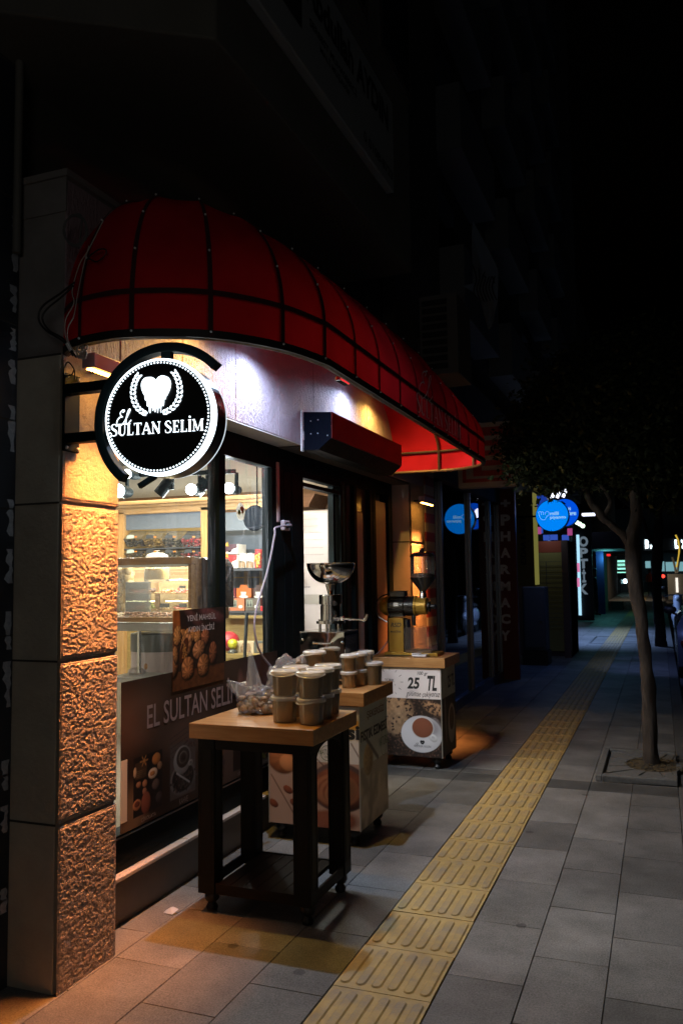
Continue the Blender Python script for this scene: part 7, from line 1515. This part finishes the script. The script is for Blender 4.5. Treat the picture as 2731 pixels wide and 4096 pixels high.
# ================================================================== PEOPLE
def person(loc, rot, cols, label, arms=((.02,-.05),(.02,.05)), stride=.06):
    t = empty('person', loc, label, 'person'); top, bot, skin, hair = cols
    J = {'pel':(0,0,.95,.135),'spi':(0,0,1.15,.125),'che':(0,.01,1.34,.15),'nec':(0,0,1.48,.06),'hd0':(0,-.01,1.56,.075),'hd1':(0,-.015,1.66,.098),'hd2':(0,0,1.74,.06)}
    E_ = [('pel','spi'),('spi','che'),('che','nec'),('nec','hd0'),('hd0','hd1'),('hd1','hd2')]
    for s, n_ in ((-1,'l'),(1,'r')):
        st_ = stride*s; J.update({'sh'+n_:(.17*s,0,1.40,.065),'el'+n_:(.22*s,.03,1.12,.045),'wr'+n_:(.21*s,-.05,.88,.032),'ha'+n_:(.20*s,-.07,.80,.036),'hi'+n_:(.09*s,0,.90,.095),'kn'+n_:(.10*s,-.02+st_*.5,.50,.062),'an'+n_:(.10*s,.02+st_,.09,.042),'to'+n_:(.11*s,-.13+st_,.035,.04)})
        E_ += [('che','sh'+n_),('sh'+n_,'el'+n_),('el'+n_,'wr'+n_),('wr'+n_,'ha'+n_),('pel','hi'+n_),('hi'+n_,'kn'+n_),('kn'+n_,'an'+n_),('an'+n_,'to'+n_)]
    ks = list(J); me = bpy.data.meshes.new('body'); me.from_pydata([J[k][:3] for k in ks], [(ks.index(a), ks.index(b_)) for a, b_ in E_], []); o = bpy.data.objects.new('body', me); COL.objects.link(o); o.parent = t
    md = o.modifiers.new('skin', 'SKIN'); 
    for i, k in enumerate(ks): me.skin_vertices[0].data[i].radius = (J[k][3], J[k][3]*.8); me.skin_vertices[0].data[i].use_root = (k == 'pel')
    o.modifiers.new('sub', 'SUBSURF').levels = 2; o.modifiers['sub'].render_levels = 2
    m = bpy.data.materials.new('person_cloth'); m.use_nodes = True; n = m.node_tree.nodes; L = m.node_tree.links; bs = n['Principled BSDF']; bs.inputs['Roughness'].default_value = .8; tc = n.new('ShaderNodeTexCoord'); sx = n.new('ShaderNodeSeparateXYZ'); L.new(tc.outputs['Object'], sx.inputs[0]); cr = n.new('ShaderNodeValToRGB'); cr.color_ramp.interpolation = 'CONSTANT'; mp = n.new('ShaderNodeMath'); mp.operation = 'DIVIDE'; mp.inputs[1].default_value = 2; L.new(sx.outputs[2], mp.inputs[0]); L.new(mp.outputs[0], cr.inputs[0])
    e = cr.color_ramp.elements; e[0].color = (.01,.01,.01,1); e[1].position = .05; e[1].color = tuple(bot)+(1,)
    for p_, c_ in ((.47,top),(.75,skin)): x = e.new(p_); x.color = tuple(c_)+(1,)
    L.new(cr.outputs[0], bs.inputs['Base Color']); me.materials.append(m)
    b = MB(); b.sphere((loc[0],loc[1]+.02,loc[2]+1.72), .105, 14, 9, (1,1.05,.85)); h = b.build('hair', mat('hair_dark', (.01,.008,.007), .6), t, smooth=True, angle=180)
    b = MB(); b.sphere((loc[0]-.035,loc[1]-.092,loc[2]+1.665), .011, 6, 4); b.sphere((loc[0]+.035,loc[1]-.092,loc[2]+1.665), .011, 6, 4); build_each(b, 'eye', mat('eye_dark', (.02,.02,.02), .3), t)
    b = MB(); b.sphere((loc[0],loc[1]-.105,loc[2]+1.635), .014, 6, 4, (.8,1,1.4)); b.build('nose', mat('skin_tone', skin, .6), t)
    t.rotation_euler.z = rot; return t
q = PZ(Z9(535,1360)); person(tuple(q), math.radians(95), ((.015,.02,.025),(.03,.06,.07),(.25,.15,.10),(0,0,0)), 'man in dark clothes standing sideways in a doorway beside the optician sign')
q = PZ(Z9(1180,1110)); person((q[0],60,0), 0, ((.45,.10,.02),(.02,.02,.025),(.25,.15,.10),(0,0,0)), 'far pedestrian in an orange top walking at the crossing', stride=.18)

# ================================================================== SCOOTER AND CAR
sc_ = empty('scooter', (.38,23.5,-.12), 'grey scooter parked on the road behind the second tree', 'scooter')
b = MB()
for y in (22.9,24.2): b.lathe([(.14,-.05),(.25,-.06),(.28,0),(.25,.06),(.14,.05)], (.38,y,.16), 24, axis='X')
build_each(b, 'wheel', mat('rubber', (.015,.015,.015), .8), sc_, smooth=True)
b = MB(); b.tube(spline([(.38,22.95,.2),(.38,23.05,.5),(.38,23.15,.85),(.38,23.2,1.0)],5), [.10,.12,.14,.13]+[.11]*12, 12); b.sphere((.38,22.95,.42), .2, 14, 9, (.5,1,.8)); b.build('front_shield', mat('scooter_white', (.3,.33,.38), .3), sc_, smooth=True)
b = MB(); b.sphere((.38,24.0,.45), .4, 16, 10, (.42,1,.62)); b.box(.26,.5,23.1,23.9,.18,.26); b.build('tail_body', 'scooter_white', sc_, smooth=True)
b = MB(); b.sphere((.38,23.9,.73), .33, 14, 8, (.42,1,.25)); b.build('seat', 'rubber', sc_, smooth=True)
b = MB(); b.tube([(.05,23.1,1.0),(.2,23.2,1.03),(.56,23.2,1.03),(.70,23.1,1.0)], .018, 8); b.tube([(.12,23.15,1.03),(.06,23.1,1.2)], .008, 6); b.sphere((.05,23.1,1.22), .05, 10, 6, (1.2,.3,.8)); b.sphere((.7,23.1,1.22), .05, 10, 6, (1.2,.3,.8)); b.build('handlebar', bf, sc_, smooth=True)
b = MB(); b.sphere((.38,23.05,.95), .07, 12, 8, (1,.6,1)); b.build('headlamp', mat('lamp_glass', (.5,.55,.6), .1), sc_, smooth=True)
# car: side profile swept across its width
carq = empty('parked_car', (1.2,16.5,-.12), 'dark blue grey car parked at the kerb, cut by the right edge of the photo', 'car')
def section(y, zs): return y, zs
cx0, cx1 = .205, 1.92; cyf, cyb = 14.2, 18.3; paint = mat('car_paint', (.045,.055,.085), .25, metal=.3, coat=.6)
prf = [(18.3,.25),(18.32,.55),(18.15,.80),(17.6,.86),(17.25,.90),(16.75,1.30),(16.2,1.40),(15.3,1.38),(14.7,1.18),(14.35,.88),(14.2,.62),(14.2,.25)]
def ring_(x, inset, zin): return [(x, y+(inset*(1 if y < 16 else -1)), z-.12-(zin if z > .9 else 0)) for y, z in prf]
rings = [ring_(cx0+.02,.10,.0)]; rows = [(0,.18),(.02,.06),(.06,0)]
b = MB(); NX_ = 13; vs = []; fs = []
for i in range(NX_):
    u = i/(NX_-1); s_ = abs(2*u-1); x = cx0+(cx1-cx0)*u
    for (y, z) in prf:
        ins = .10*(s_**4); zz = z-.12; xx = x
        if z > .9: xx = cx0+(cx1-cx0)*(.5+(u-.5)*(1-.28*(z-.9)/.5)); zz -= .10*s_**3
        vs.append((xx, y+(ins if y < 16 else -ins), zz))
P_ = len(prf)
for i in range(NX_-1):
    for j in range(P_-1): k = i*P_+j; fs.append((k,k+1,k+P_+1,k+P_))
fs.append(tuple(range(P_))); fs.append(tuple((NX_-1)*P_+j for j in range(P_))[::-1]); b.add(vs, fs); b.build('body', paint, carq, smooth=True, angle=35)
b = MB()
for x in (cx0+.005, cx1-.205):
    for y in (15.0,17.55): b.lathe([(.16,0),(.30,.0),(.315,.03),(.315,.17),(.30,.2),(.16,.2)], (x,y,.195), 28, axis='X')
build_each(b, 'wheel', 'rubber', carq, smooth=True, angle=40)
b = MB()
for x in (cx0-.004, cx1-.01):
    for y in (15.0,17.55): b.lathe([(.0,.0),(.05,0),(.2,.006),(.21,.0)], (x,y,.195), 20, axis='X')
build_each(b, 'rim', mat('rim_alloy', (.4,.4,.42), .3, metal=.8), carq, smooth=True)
b = MB(); wx = lambda z: cx0+(cx1-cx0)*(.5-.5*(1-.28*(z-.9)/.5))
for (ya, yb, yc, yd) in ((14.72,15.72,14.92,15.72),(15.8,17.05,15.8,16.65)): b.quad((wx(.93)-.006,ya,.80),(wx(.93)-.006,yb,.80),(wx(1.26)-.004,yd,1.05),(wx(1.26)-.004,yc,1.05))
build_each(b, 'side_window', 'night_glass', carq, recalc=False)
b = MB(); b.quad((cx0+.22,14.335,.81),(cx1-.22,14.335,.81),(cx1-.36,14.66,1.07),(cx0+.36,14.66,1.07)); b.build('rear_window', 'night_glass', carq, recalc=False)
mq = PY((2700,2428), 15.2); b = MB(); b.sphere((.13,16.9,.92), .11, 14, 9, (1.1,.5,.75)); b.bar((.17,16.9,.86),(.28,16.9,.82),.04); b.build('wing_mirror', bf, carq, smooth=True)
b = MB(); b.sphere((cx0+.16,14.27,.50), .12, 12, 8, (1,.35,.8)); b.sphere((cx1-.16,14.27,.50), .12, 12, 8, (1,.35,.8)); build_each(b, 'tail_light', mat('tail_glass', (.05,.008,.008), .3), carq, smooth=True)
b = MB(); b.box(cx0-.004,cx0+.004,15.74,15.75,.15,.8); b.box(cx0-.02,cx0,15.5,15.65,.68,.7); b.build('door_seam', bf, carq)
